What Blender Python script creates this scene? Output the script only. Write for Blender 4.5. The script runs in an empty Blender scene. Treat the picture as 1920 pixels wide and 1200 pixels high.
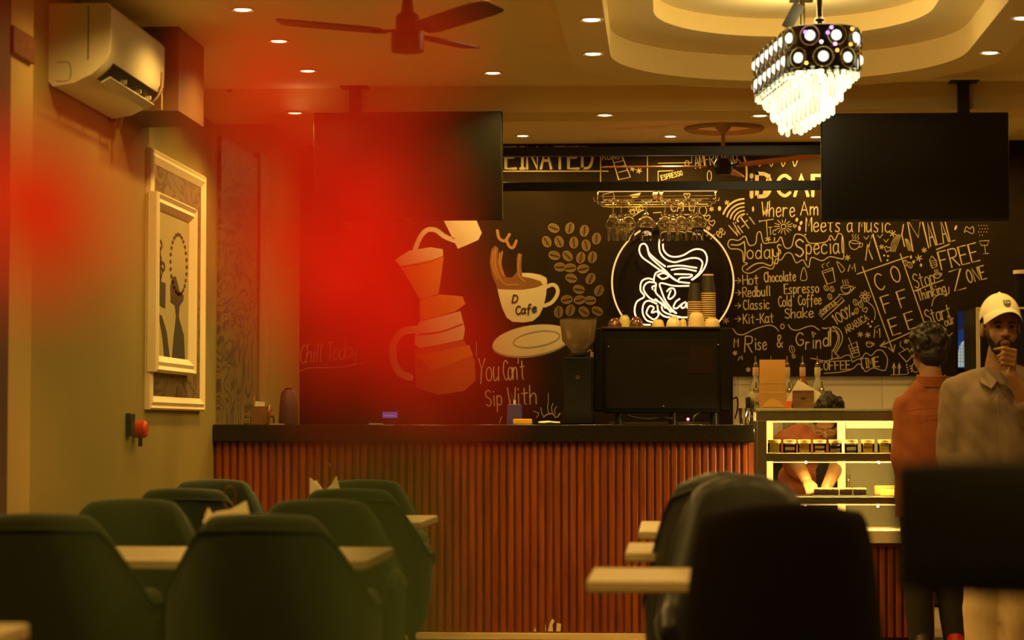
import bpy, bmesh, math, random
from mathutils import Vector, Matrix, Euler, noise
from mathutils.geometry import tessellate_polygon
random.seed(7)
SC = bpy.context.scene
COL = SC.collection
# ------------------------------------------------------------------ camera
F = 85.0 / 36.0 * 1920.0            # focal length in pixels
EYE = Vector((0.0, 0.0, 1.085))
PITCH = math.atan(200.0 / F)
YAW = math.atan(290.0 / F * math.cos(PITCH))
cam_data = bpy.data.cameras.new('camera')
cam_data.lens = 85.0
cam_data.sensor_width = 36.0
cam_data.clip_start = 0.02
cam_data.dof.use_dof = True
cam_data.dof.focus_distance = 13.0
cam_data.dof.aperture_fstop = 3.6
cam = bpy.data.objects.new('camera', cam_data)
cam.location = EYE
cam.rotation_euler = (math.pi / 2 + PITCH, 0, YAW)
COL.objects.link(cam)
SC.camera = cam
RM = Euler((math.pi / 2 + PITCH, 0, YAW)).to_matrix()
# ------------------------------------------------------------------ world, colour management, lamps
w = bpy.data.worlds.new('world')
w.use_nodes = True
w.node_tree.nodes['Background'].inputs[0].default_value = (1.0, 0.55, 0.16, 1)
w.node_tree.nodes['Background'].inputs[1].default_value = 0.02
SC.world = w
SC.view_settings.view_transform = 'Standard'
SC.view_settings.look = 'None'
SC.view_settings.exposure = 0.0
SC.view_settings.gamma = 1.0
SC.view_settings.use_curve_mapping = False
WARM = (1.0, 0.61, 0.15)
SPOT_W = 36.0


def ray(px, py):
    return RM @ Vector(((px - 960.0) / F, (600.0 - py) / F, -1.0))


def at(px, py, Y):
    d = ray(px, py)
    return EYE + d * (Y / d.y)


def atx(px, py, X):
    d = ray(px, py)
    return EYE + d * (X / d.x)


def atz(px, py, Z):
    d = ray(px, py)
    return EYE + d * ((Z - EYE.z) / d.z)


def sc_at(Y):
    return F / Y


def V(*a):
    return Vector(a)


# ------------------------------------------------------------------ materials
MATS = {}


def mat(name, col, rough=0.6, metal=0.0, var=0.12, scale=30.0, bump=0.0, emit=None, estr=0.0, trans=0.0, ior=1.45, coat=0.0, sheen=0.0, spec=0.5):
    if name in MATS:
        return MATS[name]
    m = bpy.data.materials.new(name)
    m.use_nodes = True
    nt = m.node_tree
    b = nt.nodes['Principled BSDF']
    b.inputs['Roughness'].default_value = rough
    b.inputs['Metallic'].default_value = metal
    b.inputs['IOR'].default_value = ior
    b.inputs['Transmission Weight'].default_value = trans
    b.inputs['Coat Weight'].default_value = coat
    b.inputs['Sheen Weight'].default_value = sheen
    b.inputs['Specular IOR Level'].default_value = spec
    tc = nt.nodes.new('ShaderNodeTexCoord')
    nz = nt.nodes.new('ShaderNodeTexNoise')
    nz.inputs['Scale'].default_value = scale
    nz.inputs['Detail'].default_value = 3.0
    nt.links.new(tc.outputs['Object'], nz.inputs['Vector'])
    if var > 0:
        mx = nt.nodes.new('ShaderNodeMix')
        mx.data_type = 'RGBA'
        mx.inputs[6].default_value = (col[0] * (1 - var), col[1] * (1 - var), col[2] * (1 - var), 1)
        mx.inputs[7].default_value = (min(1, col[0] * (1 + var)), min(1, col[1] * (1 + var)), min(1, col[2] * (1 + var)), 1)
        nt.links.new(nz.outputs['Fac'], mx.inputs[0])
        nt.links.new(mx.outputs[2], b.inputs['Base Color'])
    else:
        b.inputs['Base Color'].default_value = (*col, 1)
    if bump > 0:
        bp = nt.nodes.new('ShaderNodeBump')
        bp.inputs['Strength'].default_value = bump
        bp.inputs['Distance'].default_value = 0.004
        nt.links.new(nz.outputs['Fac'], bp.inputs['Height'])
        nt.links.new(bp.outputs['Normal'], b.inputs['Normal'])
    if emit:
        b.inputs['Emission Color'].default_value = (*emit, 1)
        b.inputs['Emission Strength'].default_value = estr
    MATS[name] = m
    return m


def wood_mat(name, c1, c2, scale=6.0, axis='Z', rough=0.45, dist=4.0):
    if name in MATS:
        return MATS[name]
    m = bpy.data.materials.new(name)
    m.use_nodes = True
    nt = m.node_tree
    b = nt.nodes['Principled BSDF']
    b.inputs['Roughness'].default_value = rough
    tc = nt.nodes.new('ShaderNodeTexCoord')
    mp = nt.nodes.new('ShaderNodeMapping')
    s = {'X': (0.15, 1, 1), 'Y': (1, 0.15, 1), 'Z': (1, 1, 0.08)}[axis]
    mp.inputs['Scale'].default_value = s
    nz = nt.nodes.new('ShaderNodeTexNoise')
    nz.inputs['Scale'].default_value = scale * 6
    nz.inputs['Detail'].default_value = 6
    nz.inputs['Distortion'].default_value = dist * 0.2
    cr = nt.nodes.new('ShaderNodeValToRGB')
    cr.color_ramp.elements[0].position = 0.35
    cr.color_ramp.elements[0].color = (*c1, 1)
    cr.color_ramp.elements[1].position = 0.68
    cr.color_ramp.elements[1].color = (*c2, 1)
    nt.links.new(tc.outputs['Object'], mp.inputs['Vector'])
    nt.links.new(mp.outputs['Vector'], nz.inputs['Vector'])
    nt.links.new(nz.outputs['Fac'], cr.inputs['Fac'])
    nt.links.new(cr.outputs['Color'], b.inputs['Base Color'])
    MATS[name] = m
    return m


def swirl_mat(name, c1, c2, scale=2.2):
    """burl veneer: contour lines of a distorted noise"""
    m = bpy.data.materials.new(name)
    m.use_nodes = True
    nt = m.node_tree
    b = nt.nodes['Principled BSDF']
    b.inputs['Roughness'].default_value = 0.5
    tc = nt.nodes.new('ShaderNodeTexCoord')
    mp = nt.nodes.new('ShaderNodeMapping')
    mp.inputs['Scale'].default_value = (1, 0.6, 1.6)
    nz = nt.nodes.new('ShaderNodeTexNoise')
    nz.inputs['Scale'].default_value = scale
    nz.inputs['Detail'].default_value = 4
    nz.inputs['Distortion'].default_value = 1.6
    mu = nt.nodes.new('ShaderNodeMath')
    mu.operation = 'MULTIPLY'
    mu.inputs[1].default_value = 9.0
    fr = nt.nodes.new('ShaderNodeMath')
    fr.operation = 'PINGPONG'
    fr.inputs[1].default_value = 0.5
    cr = nt.nodes.new('ShaderNodeValToRGB')
    cr.color_ramp.elements[0].position = 0.05
    cr.color_ramp.elements[0].color = (*c1, 1)
    cr.color_ramp.elements[1].position = 0.3
    cr.color_ramp.elements[1].color = (*c2, 1)
    nt.links.new(tc.outputs['Object'], mp.inputs['Vector'])
    nt.links.new(mp.outputs['Vector'], nz.inputs['Vector'])
    nt.links.new(nz.outputs['Fac'], mu.inputs[0])
    nt.links.new(mu.outputs[0], fr.inputs[0])
    nt.links.new(fr.outputs[0], cr.inputs['Fac'])
    nt.links.new(cr.outputs['Color'], b.inputs['Base Color'])
    MATS[name] = m
    return m


def tile_mat(name, c1, c2, size=0.6, rough=0.25, upright=False):
    m = bpy.data.materials.new(name)
    m.use_nodes = True
    nt = m.node_tree
    b = nt.nodes['Principled BSDF']
    b.inputs['Roughness'].default_value = rough
    tc = nt.nodes.new('ShaderNodeTexCoord')
    br = nt.nodes.new('ShaderNodeTexBrick')
    br.offset = 0.0
    br.inputs['Color1'].default_value = (*c1, 1)
    br.inputs['Color2'].default_value = (c1[0] * .92, c1[1] * .92, c1[2] * .92, 1)
    br.inputs['Mortar'].default_value = (*c2, 1)
    br.inputs['Scale'].default_value = 1.0 / size
    br.inputs['Mortar Size'].default_value = 0.006
    br.inputs['Brick Width'].default_value = 1.0
    br.inputs['Row Height'].default_value = 1.0
    if upright:
        sx = nt.nodes.new('ShaderNodeSeparateXYZ')
        cx = nt.nodes.new('ShaderNodeCombineXYZ')
        nt.links.new(tc.outputs['Object'], sx.inputs[0])
        nt.links.new(sx.outputs[0], cx.inputs[0])
        nt.links.new(sx.outputs[2], cx.inputs[1])
        nt.links.new(cx.outputs[0], br.inputs['Vector'])
    else:
        nt.links.new(tc.outputs['Object'], br.inputs['Vector'])
    nt.links.new(br.outputs['Color'], b.inputs['Base Color'])
    MATS[name] = m
    return m


def glow_mat(name, col, strength):
    if name in MATS:
        return MATS[name]
    m = bpy.data.materials.new(name)
    m.use_nodes = True
    nt = m.node_tree
    nt.nodes.remove(nt.nodes['Principled BSDF'])
    e = nt.nodes.new('ShaderNodeEmission')
    e.inputs[0].default_value = (*col, 1)
    e.inputs[1].default_value = strength
    nt.links.new(e.outputs[0], nt.nodes['Material Output'].inputs[0])
    MATS[name] = m
    return m


def pane_mat(name, tint=(0.97, 0.97, 0.92), gloss=0.9):
    """thin sheet of glass: clear with a fresnel reflection"""
    m = bpy.data.materials.new(name)
    m.use_nodes = True
    nt = m.node_tree
    nt.nodes.remove(nt.nodes['Principled BSDF'])
    t = nt.nodes.new('ShaderNodeBsdfTransparent')
    t.inputs[0].default_value = (*tint, 1)
    g = nt.nodes.new('ShaderNodeBsdfGlossy')
    g.inputs['Roughness'].default_value = 0.05
    fz = nt.nodes.new('ShaderNodeFresnel')
    fz.inputs[0].default_value = 1.35
    mx = nt.nodes.new('ShaderNodeMixShader')
    nt.links.new(fz.outputs[0], mx.inputs[0])
    nt.links.new(t.outputs[0], mx.inputs[1])
    nt.links.new(g.outputs[0], mx.inputs[2])
    nt.links.new(mx.outputs[0], nt.nodes['Material Output'].inputs[0])
    MATS[name] = m
    return m


# ------------------------------------------------------------------ mesh builder
def catmull(pts, n=6, closed=False):
    P = [Vector(p) for p in pts]
    if len(P) < 3:
        return P
    out = []
    N = len(P)
    segs = N if closed else N - 1
    for i in range(segs):
        if closed:
            a, b, c, d = P[(i - 1) % N], P[i], P[(i + 1) % N], P[(i + 2) % N]
        else:
            b, c = P[i], P[i + 1]
            a = P[i - 1] if i > 0 else b + (b - c)
            d = P[i + 2] if i + 2 < N else c + (c - b)
        for k in range(n):
            t = k / n
            out.append(0.5 * ((2 * b) + (c - a) * t + (2 * a - 5 * b + 4 * c - d) * t * t + (3 * b - a - 3 * c + d) * t ** 3))
    if not closed:
        out.append(P[-1])
    return out


class MB:
    def __init__(self):
        self.v, self.f, self.m = [], [], []
        self.mi = 0

    def add(self, verts, faces):
        o = len(self.v)
        self.v += [Vector(p) for p in verts]
        for f in faces:
            self.f.append([o + i for i in f])
            self.m.append(self.mi)
        return self

    def box(self, c, s, rot=None):
        c = Vector(c)
        R = rot if rot is not None else Matrix.Identity(3)
        vs = []
        for x in (-1, 1):
            for y in (-1, 1):
                for z in (-1, 1):
                    vs.append(c + R @ Vector((x * s[0] / 2, y * s[1] / 2, z * s[2] / 2)))
        return self.add(vs, [(0, 1, 3, 2), (4, 6, 7, 5), (0, 4, 5, 1), (2, 3, 7, 6), (0, 2, 6, 4), (1, 5, 7, 3)])

    def bx(self, a, b):
        a, b = Vector(a), Vector(b)
        return self.box((a + b) / 2, [abs(b[i] - a[i]) for i in range(3)])

    def loft(self, rings, closed=True, cap0=True, cap1=True):
        n = len(rings[0])
        o = len(self.v)
        vs = [p for r in rings for p in r]
        fs = []
        for i in range(len(rings) - 1):
            for j in range(n if closed else n - 1):
                k = (j + 1) % n
                fs.append((i * n + j, i * n + k, (i + 1) * n + k, (i + 1) * n + j))
        if cap0:
            fs.append(tuple(reversed(range(n))))
        if cap1:
            b = (len(rings) - 1) * n
            fs.append(tuple(range(b, b + n)))
        return self.add(vs, fs)

    def lathe(self, prof, c=(0, 0, 0), n=20, axis=None, sx=1.0, sy=1.0, cap=True):
        """prof: (r, z) list"""
        c = Vector(c)
        R = Matrix.Identity(3) if axis is None else Vector((0, 0, 1)).rotation_difference(Vector(axis)).to_matrix()
        rings = []
        for r, z in prof:
            r = max(r, 1e-5)
            rings.append([c + R @ Vector((r * sx * math.cos(2 * math.pi * k / n), r * sy * math.sin(2 * math.pi * k / n), z)) for k in range(n)])
        return self.loft(rings, True, cap, cap)

    def cyl(self, p0, p1, r0, r1=None, n=14):
        p0, p1 = Vector(p0), Vector(p1)
        r1 = r0 if r1 is None else r1
        d = p1 - p0
        return self.lathe([(r0, 0), (r1, d.length)], p0, n, d)

    def capsule(self, p0, p1, r0, r1, n=14, k=5, flat=1.0, up=None):
        p0, p1 = Vector(p0), Vector(p1)
        d = p1 - p0
        L = d.length
        prof = [(r0 * math.sin(a), -r0 * math.cos(a)) for a in [math.pi / 2 * i / k for i in range(k)]]
        prof += [(r0, 0), (r1, L)]
        prof += [(r1 * math.cos(a), L + r1 * math.sin(a)) for a in [math.pi / 2 * i / k for i in range(1, k + 1)]]
        return self.lathe(prof, p0, n, d if L > 1e-6 else (0, 0, 1))

    def ell(self, c, r, rot=None, n=18, k=10):
        c = Vector(c)
        R = rot if rot is not None else Matrix.Identity(3)
        rings = []
        for i in range(k + 1):
            a = -math.pi / 2 + math.pi * i / k
            rr = max(math.cos(a), 1e-3)
            rings.append([c + R @ Vector((r[0] * rr * math.cos(2 * math.pi * j / n), r[1] * rr * math.sin(2 * math.pi * j / n), r[2] * math.sin(a))) for j in range(n)])
        return self.loft(rings)

    def tube(self, path, r, n=8, closed=False):
        P = [Vector(p) for p in path]
        N = len(P)
        T = []
        for i in range(N):
            a = P[(i - 1) % N] if (closed or i > 0) else P[i]
            b = P[(i + 1) % N] if (closed or i < N - 1) else P[i]
            t = (b - a)
            T.append(t.normalized() if t.length > 1e-9 else Vector((0, 0, 1)))
        up = Vector((0, 0, 1)) if abs(T[0].z) < 0.9 else Vector((1, 0, 0))
        nrm = (up - T[0] * up.dot(T[0])).normalized()
        rings = []
        for i in range(N):
            nrm = nrm - T[i] * nrm.dot(T[i])
            nrm = nrm.normalized() if nrm.length > 1e-6 else Vector((1, 0, 0))
            bn = T[i].cross(nrm)
            rr = r(i / (N - 1)) if callable(r) else r
            rings.append([P[i] + (nrm * math.cos(2 * math.pi * k / n) + bn * math.sin(2 * math.pi * k / n)) * rr for k in range(n)])
        if closed:
            rings.append(rings[0])
            return self.loft(rings, True, False, False)
        return self.loft(rings)

    def torso(self, rows, n=28, ex=2.3):
        """rows: (centre, half width, half depth), lofted into one smooth trunk"""
        rings = []
        P = [(Vector(c), a, b) for c, a, b in rows]
        c0, a0, b0 = P[0]
        c1, a1, b1 = P[-1]
        d0 = (P[0][0] - P[1][0]).normalized() * 0.02
        d1 = (P[-1][0] - P[-2][0]).normalized() * 0.02
        P = [(c0 + d0, a0 * .6, b0 * .6)] + P + [(c1 + d1, a1 * .6, b1 * .6)]
        for c, a, b in P:
            ring = []
            for k in range(n):
                t = 2 * math.pi * k / n
                cc, ss = math.cos(t), math.sin(t)
                q = (abs(cc) ** ex + abs(ss) ** ex) ** (-1 / ex)
                ring.append(c + Vector((a * cc * q, b * ss * q, 0)))
            rings.append(ring)
        return self.loft(rings)

    def prism(self, poly, depth):
        """poly: world points (planar loop), extruded by vector depth"""
        P = [Vector(p) for p in poly]
        d = Vector(depth)
        n = len(P)
        return self.add(P + [p + d for p in P], [tuple(reversed(range(n))), tuple(range(n, 2 * n))] + [(i, (i + 1) % n, n + (i + 1) % n, n + i) for i in range(n)])

    def build(self, name, m, parent=None, smooth=True, angle=38, bevel=0.0, sub=0, seg=2):
        me = bpy.data.meshes.new(name)
        off = ORI.get(parent.name, Vector((0, 0, 0))) if parent is not None else Vector((0, 0, 0))
        me.from_pydata([p - off for p in self.v], [], self.f)
        ms = m if isinstance(m, (list, tuple)) else [m]
        for x in ms:
            me.materials.append(x)
        if len(ms) > 1:
            me.polygons.foreach_set('material_index', self.m)
        bm = bmesh.new()
        bm.from_mesh(me)
        bmesh.ops.recalc_face_normals(bm, faces=bm.faces)
        bm.to_mesh(me)
        bm.free()
        if smooth:
            me.polygons.foreach_set('use_smooth', [True] * len(me.polygons))
            me.set_sharp_from_angle(angle=math.radians(angle))
        me.update()
        o = bpy.data.objects.new(name, me)
        COL.objects.link(o)
        if parent is not None:
            o.parent = parent
            ORI[o.name] = off
        if bevel > 0:
            b = o.modifiers.new('bevel', 'BEVEL')
            b.width = bevel
            b.segments = seg
            b.limit_method = 'ANGLE'
            b.angle_limit = math.radians(40)
        if sub:
            s = o.modifiers.new('sub', 'SUBSURF')
            s.levels = sub
            s.render_levels = sub
        return o


ORI = {}


def thing(name, label, cat, loc=(0, 0, 0), group=None, rz=0.0):
    o = bpy.data.objects.new(name, None)
    o.empty_display_size = 0.05
    COL.objects.link(o)
    o.location = loc
    o.rotation_euler = (0, 0, rz)
    o['label'] = label
    o['category'] = cat
    if group:
        o['group'] = group
    ORI[o.name] = Vector(loc)
    return o


def proto(name, label, cat, group=None):
    """thing built around its own origin, to be placed afterwards"""
    return thing(name, label, cat, (0, 0, 0), group)


def tag(o, label, cat, group=None, kind=None):
    o['label'] = label
    o['category'] = cat
    if group:
        o['group'] = group
    if kind:
        o['kind'] = kind
    return o


def struct(o):
    o['kind'] = 'structure'
    return o


def dup(root, loc, rz=0.0, label=None, group=None):
    r = root.copy()
    COL.objects.link(r)
    r.location = loc
    r.rotation_euler = (0, 0, rz)
    if label:
        r['label'] = label
    if group:
        r['group'] = group
    for ch in list(root.children):
        c = ch.copy()
        COL.objects.link(c)
        c.parent = r
        for g in list(ch.children):
            d = g.copy()
            COL.objects.link(d)
            d.parent = c
    return r


def remeshed(mb, name, m, parent, voxel=0.008, smooth=4, cut=None, post=None):
    """overlapping closed shapes fused into one continuous organic surface"""
    me = bpy.data.meshes.new('tmp')
    me.from_pydata(mb.v, [], mb.f)
    bm = bmesh.new()
    bm.from_mesh(me)
    bmesh.ops.recalc_face_normals(bm, faces=bm.faces)
    bm.to_mesh(me)
    bm.free()
    o = bpy.data.objects.new('tmp', me)
    COL.objects.link(o)
    r = o.modifiers.new('r', 'REMESH')
    r.mode = 'VOXEL'
    r.voxel_size = voxel
    if smooth:
        s = o.modifiers.new('s', 'SMOOTH')
        s.iterations = smooth
        s.factor = 0.5
    dg = bpy.context.evaluated_depsgraph_get()
    dg.update()
    out = bpy.data.meshes.new_from_object(o.evaluated_get(dg))
    bpy.data.objects.remove(o)
    bpy.data.meshes.remove(me)
    off = ORI.get(parent.name, Vector((0, 0, 0))) if parent is not None else Vector((0, 0, 0))
    bm = bmesh.new()
    bm.from_mesh(out)
    for pl in (cut or []):
        bmesh.ops.bisect_plane(bm, geom=bm.verts[:] + bm.edges[:] + bm.faces[:], plane_co=pl[0], plane_no=pl[1], clear_outer=True)
    if post:
        for v in bm.verts:
            post(v)
    for v in bm.verts:
        v.co -= off
    bm.to_mesh(out)
    bm.free()
    out.name = name
    out.materials.clear()
    out.materials.append(m)
    out.polygons.foreach_set('use_smooth', [True] * len(out.polygons))
    ob = bpy.data.objects.new(name, out)
    COL.objects.link(ob)
    if parent is not None:
        ob.parent = parent
        ORI[ob.name] = off
    return ob


def spot(name, loc, watts, size=2.6, blend=0.6, r=0.03, col=WARM):
    l = bpy.data.lights.new(name, 'SPOT')
    l.energy = watts
    l.color = col
    l.spot_size = size
    l.spot_blend = blend
    l.shadow_soft_size = r
    o = bpy.data.objects.new(name, l)
    o.location = loc
    COL.objects.link(o)
    return o


def area(name, loc, sx, sy, watts, rot=(0, 0, 0), col=WARM):
    l = bpy.data.lights.new(name, 'AREA')
    l.shape = 'RECTANGLE'
    l.size = sx
    l.size_y = sy
    l.energy = watts
    l.color = col
    o = bpy.data.objects.new(name, l)
    o.location = loc
    o.rotation_euler = rot
    COL.objects.link(o)
    return o


# ------------------------------------------------------------------ shared palette
M_metal = mat('brushed_steel', (0.42, 0.38, 0.26), 0.32, 1.0, 0.1, 60)
M_black = mat('black_paint', (0.012, 0.010, 0.006), 0.4, 0, 0.1)
M_blackgloss = mat('black_gloss', (0.010, 0.008, 0.006), 0.18, 0, 0.05)
M_white = mat('white_paint', (0.78, 0.70, 0.52), 0.5, 0, 0.04)
M_cream = mat('cream_frame', (0.80, 0.66, 0.40), 0.45, 0, 0.05)
M_darkmetal = mat('dark_metal', (0.05, 0.045, 0.04), 0.35, 0.8, 0.1)
M_chrome = mat('chrome', (0.8, 0.72, 0.55), 0.12, 1.0, 0.02)
M_napkin = mat('paper_napkin', (0.88, 0.78, 0.58), 0.8, 0, 0.03)
M_glass = mat('clear_glass', (0.95, 0.93, 0.88), 0.02, 0, 0.0, trans=1.0, ior=1.45)
# ================================================================== SETTING
XL, XR, YB, YF = -2.33, 3.0, 15.3, -1.6
ZC, ZP, ZB, ZR = 2.78, 2.70, 2.65, 2.88
CY = 12.35                              # front of the bar counter
M_olive = mat('olive_wall_paint', (0.25, 0.185, 0.042), 0.7, 0, 0.06, 3)
M_ceil = mat('ceiling_paint', (0.88, 0.70, 0.36), 0.75, 0, 0.04, 3)
M_tray = mat('ceiling_tray_paint', (0.88, 0.72, 0.36), 0.75, 0, 0.03, 3)
M_beam = mat('beam_paint', (0.80, 0.58, 0.22), 0.7, 0, 0.04, 3)
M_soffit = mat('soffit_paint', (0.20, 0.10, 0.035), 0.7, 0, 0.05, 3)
M_floor = tile_mat('floor_tile', (0.16, 0.11, 0.06), (0.08, 0.06, 0.04), 0.6, 0.3)
M_floor2 = tile_mat('bar_floor_tile', (0.62, 0.50, 0.32), (0.3, 0.24, 0.16), 0.45, 0.3)
M_walltile = tile_mat('glazed_wall_tile', (0.86, 0.74, 0.56), (0.5, 0.42, 0.3), 0.45, 0.2, True)
M_burl = swirl_mat('burl_veneer', (0.085, 0.048, 0.014), (0.20, 0.125, 0.04))

fl = MB().bx((XL, YF, -0.1), (XR, CY + 0.3, 0)).build('floor', M_floor, smooth=False)
struct(fl)
f2 = MB().bx((XL, CY + 0.3, -0.1), (XR, YB, 0)).build('floor', M_floor2, smooth=False)
struct(f2)
struct(MB().bx((XL - 0.15, YF, -0.1), (XL, YB + 0.15, 3.1)).build('wall_left', M_olive, smooth=False))
struct(MB().bx((XR, YF, -0.1), (XR + 0.15, YB + 0.15, 3.1)).build('wall_right', M_olive, smooth=False))
struct(MB().bx((XL, YB, -0.1), (XR, YB + 0.15, 3.1)).build('wall_back', M_walltile, smooth=False))
struct(MB().bx((XL - 0.15, YF - 0.15, -0.1), (XR + 0.15, YF, 3.1)).build('wall_front', M_olive, smooth=False))
# patterned veneer stretch of the left wall beside the counter and its edge trim
y0, y1 = 12.42, 13.55
struct(MB().bx((XL, y0, 0.0), (XL + 0.02, y1, 2.6)).build('trim_1', M_burl, smooth=False))
struct(MB().bx((XL, y1, 0.0), (XL + 0.035, y1 + 0.28, 2.64)).build('trim_2', mat('veneer_edge', (0.34, 0.22, 0.075), 0.5, 0, 0.2, 8), smooth=False))
# pilaster at the left edge of the view
pa, pb = atx(15, 400, XL + 0.05), atx(60, 400, XL + 0.05)
struct(MB().bx((XL, pa.y, 0), (XL + 0.05, pb.y, 3.0)).build('trim_3', mat('pilaster_paint', (0.42, 0.29, 0.09), 0.6, 0, 0.05, 3), smooth=False))
struct(MB().bx((XL, pa.y - 1.6, 0), (XL + 0.056, pa.y - 0.001, 3.0)).build('trim_7', mat('dark_brown_panel', (0.07, 0.025, 0.01), 0.6, 0, 0.2, 4), smooth=False))
# box soffit behind the air conditioner
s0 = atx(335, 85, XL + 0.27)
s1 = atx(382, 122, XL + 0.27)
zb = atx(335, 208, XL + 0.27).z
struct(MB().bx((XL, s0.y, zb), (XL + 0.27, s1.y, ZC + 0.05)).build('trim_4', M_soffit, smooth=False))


# ceiling: flat field, oval tray, beam over the bar, higher ceiling behind it
def oval(xc, a, y0, y1, b0, b1, n=40):
    pts = []
    for i in range(n + 1):
        t = math.pi * i / n
        pts.append(Vector((xc + a * math.cos(t), y1 + b1 * math.sin(t), 0)))
    for i in range(n + 1):
        t = math.pi + math.pi * i / n
        pts.append(Vector((xc + a * math.cos(t), y0 + b0 * math.sin(t), 0)))
    return pts


def sheet(mb, outer, holes, z, dz=0.0):
    loops = [outer] + holes
    tri = tessellate_polygon([[Vector((p.x, p.y, 0)) for p in l] for l in loops])
    flat = [Vector((p.x, p.y, z)) for l in loops for p in l]
    mb.add(flat, [tuple(t) for t in tri])


def wallband(mb, loop, z0, z1):
    n = len(loop)
    mb.add([Vector((p.x, p.y, z0)) for p in loop] + [Vector((p.x, p.y, z1)) for p in loop], [(i, (i + 1) % n, n + (i + 1) % n, n + i) for i in range(n)])


XC = 0.53
inner = oval(XC, 0.77, 7.6, 10.45, 0.8, 0.85)
outer = oval(XC, 0.95, 7.6, 10.62, 0.95, 0.93)
inner2 = oval(XC, 0.58, 7.6, 10.05, 0.65, 0.70)
rect = [V(XL, YF, 0), V(XR, YF, 0), V(XR, 11.98, 0), V(XL, 11.98, 0)]
c = MB()
sheet(c, rect, [inner], ZC)
struct(c.build('ceiling', M_ceil, smooth=False))
t = MB()
sheet(t, outer, [inner], ZP)
wallband(t, outer, ZP, ZC)
t.mi = 1
wallband(t, inner, ZP, 2.82)
t.mi = 0
sheet(t, inner, [inner2], 2.82)
t.mi = 1
wallband(t, inner2, 2.82, 2.90)
t.mi = 0
sheet(t, inner2, [], 2.90)
struct(t.build('trim_5', [M_tray, M_beam], smooth=False))
struct(MB().bx((XL, 11.98, ZB), (XR, 12.34, 3.1)).build('trim_6', M_beam, smooth=False))
struct(MB().bx((XL, 12.34, ZR), (XR, YB, 3.1)).build('ceiling', M_ceil, smooth=False))
struct(MB().bx((XL, YF, 2.95), (XR, 11.98, 3.1)).build('ceiling', M_ceil, smooth=False))

# ------------------------------------------------------------------ recessed downlights (each with its own spot lamp)
M_lens = glow_mat('downlight_lens', (1.0, 0.74, 0.36), 9.0)
M_rim = mat('downlight_rim', (0.7, 0.55, 0.3), 0.4, 0.2, 0.02)
dl = proto('downlight', 'round recessed downlight', 'ceiling light')
ob = MB().lathe([(0.036, -0.001), (0.046, -0.006), (0.049, -0.003), (0.049, 0.004), (0.036, 0.004)], n=24, cap=False).build('rim', M_rim, dl)
ob = MB().lathe([(0.036, 0.002), (0.030, -0.004), (0.001, -0.006)], n=24).build('lens', M_lens, dl)
LIGHTS = [
    (455, 17, ZC, 'lit round downlight nearest the top left of the ceiling, above the left fan blade', 1),
    (523, 76, ZC, 'lit round downlight just below the tip of the long fan blade', 1),
    (577, 132, ZC, 'lit round downlight in the red blur, last of the left ceiling row', 1),
    (924, 136, ZC, 'lit round downlight between the ceiling fan and the oval tray', 1),
    (1109, 36, ZP, 'upper of two lit downlights on the straight side of the oval ceiling tray', 1),
    (1112, 100, ZP, 'lower of two lit downlights on the straight side of the oval ceiling tray', 1),
    (1856, 98, ZP, 'lit round downlight at right above the right television', 1),
    (1918, 33, ZP, 'lit round downlight cut by the top right edge of the photo', 1),
    (553, 211, ZB, 'lit round downlight under the beam left of the left television', 1),
    (1134, 215, ZB, 'lit round downlight under the beam, between fan and chandelier', 1),
    (1425, 216, ZB, 'lit round downlight under the beam just left of the chandelier crystals', 1),
    (980, 254, ZR, 'lit round downlight on the rear bar ceiling beside the left television', 1),
    (1257, 255, ZR, 'lit round downlight on the rear bar ceiling near the round medallion', 1),
    (1530, 256, ZR, 'lit round downlight on the rear bar ceiling by the right television edge', 1),
]
first = True
for (px, py, z, lab, k) in LIGHTS:
    p = atz(px, py, z)
    if first:
        dl.location = p
        dl['label'] = lab
        first = False
    else:
        dup(dl, p, 0, lab)
    kk = 1.0 if z == ZR else 1.0
    spot('downlight_lamp', p + V(0, 0, -0.03), SPOT_W * kk, 3.05 if z == ZR else 2.6)
# same lamps over the nearer tables, unseen; last three added to light flowers
for (x, y) in [(-1.75, 8.6), (-1.75, 7.2), (-1.75, 5.8), (-1.75, 4.2), (-0.6, 8.2), (-0.6, 6.2), (-0.6, 4.2), (2.3, 8.5), (2.3, 6.5), (2.3, 4.5), (0.8, 5.6), (0.8, 3.6), (-0.7, 2.0), (0.9, 1.4), (-0.7, -0.5), (0.5, -0.5), (-0.1, -1.1)]:
    spot('downlight_lamp', (x, y, ZC - 0.03), SPOT_W * 0.85)
# unseen lamp added behind the camera to brighten the red flowers
sl_ = spot('flower_fill_lamp', (0.12, -1.45, 2.1), 130.0, 0.38, 0.5, 0.05)
sl_.rotation_euler = (V(-0.03, 0.4, 1.12) - V(0.12, -1.45, 2.1)).to_track_quat('-Z', 'Y').to_euler()
# bar lamps beyond what the picture shows (hidden behind the televisions)
for (x, y) in [(-1.6, 14.6), (-1.0, 13.6), (1.9, 14.6), (2.6, 13.5)]:
    spot('downlight_lamp', (x, y, ZR - 0.03), SPOT_W * 1.0, 3.05)

# ------------------------------------------------------------------ bar counter
M_slat = wood_mat('fluted_wood', (0.19, 0.036, 0.006), (0.33, 0.075, 0.012), 5, 'Z', 0.42)
M_granite = mat('black_granite', (0.016, 0.013, 0.009), 0.16, 0, 0.4, 120)
M_kick = wood_mat('beige_tile_strip', (0.62, 0.45, 0.20), (0.82, 0.62, 0.30), 3, 'X', 0.4)
xl = XL
xr = at(1415, 1000, CY).x
CT = at(900, 796, CY).z + 0.0           # counter top height
ct = thing('bar_counter', 'long bar counter with fluted red-brown wood front and black stone top', 'counter', ((xl + xr) / 2, CY + 0.3, 0))


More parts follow.
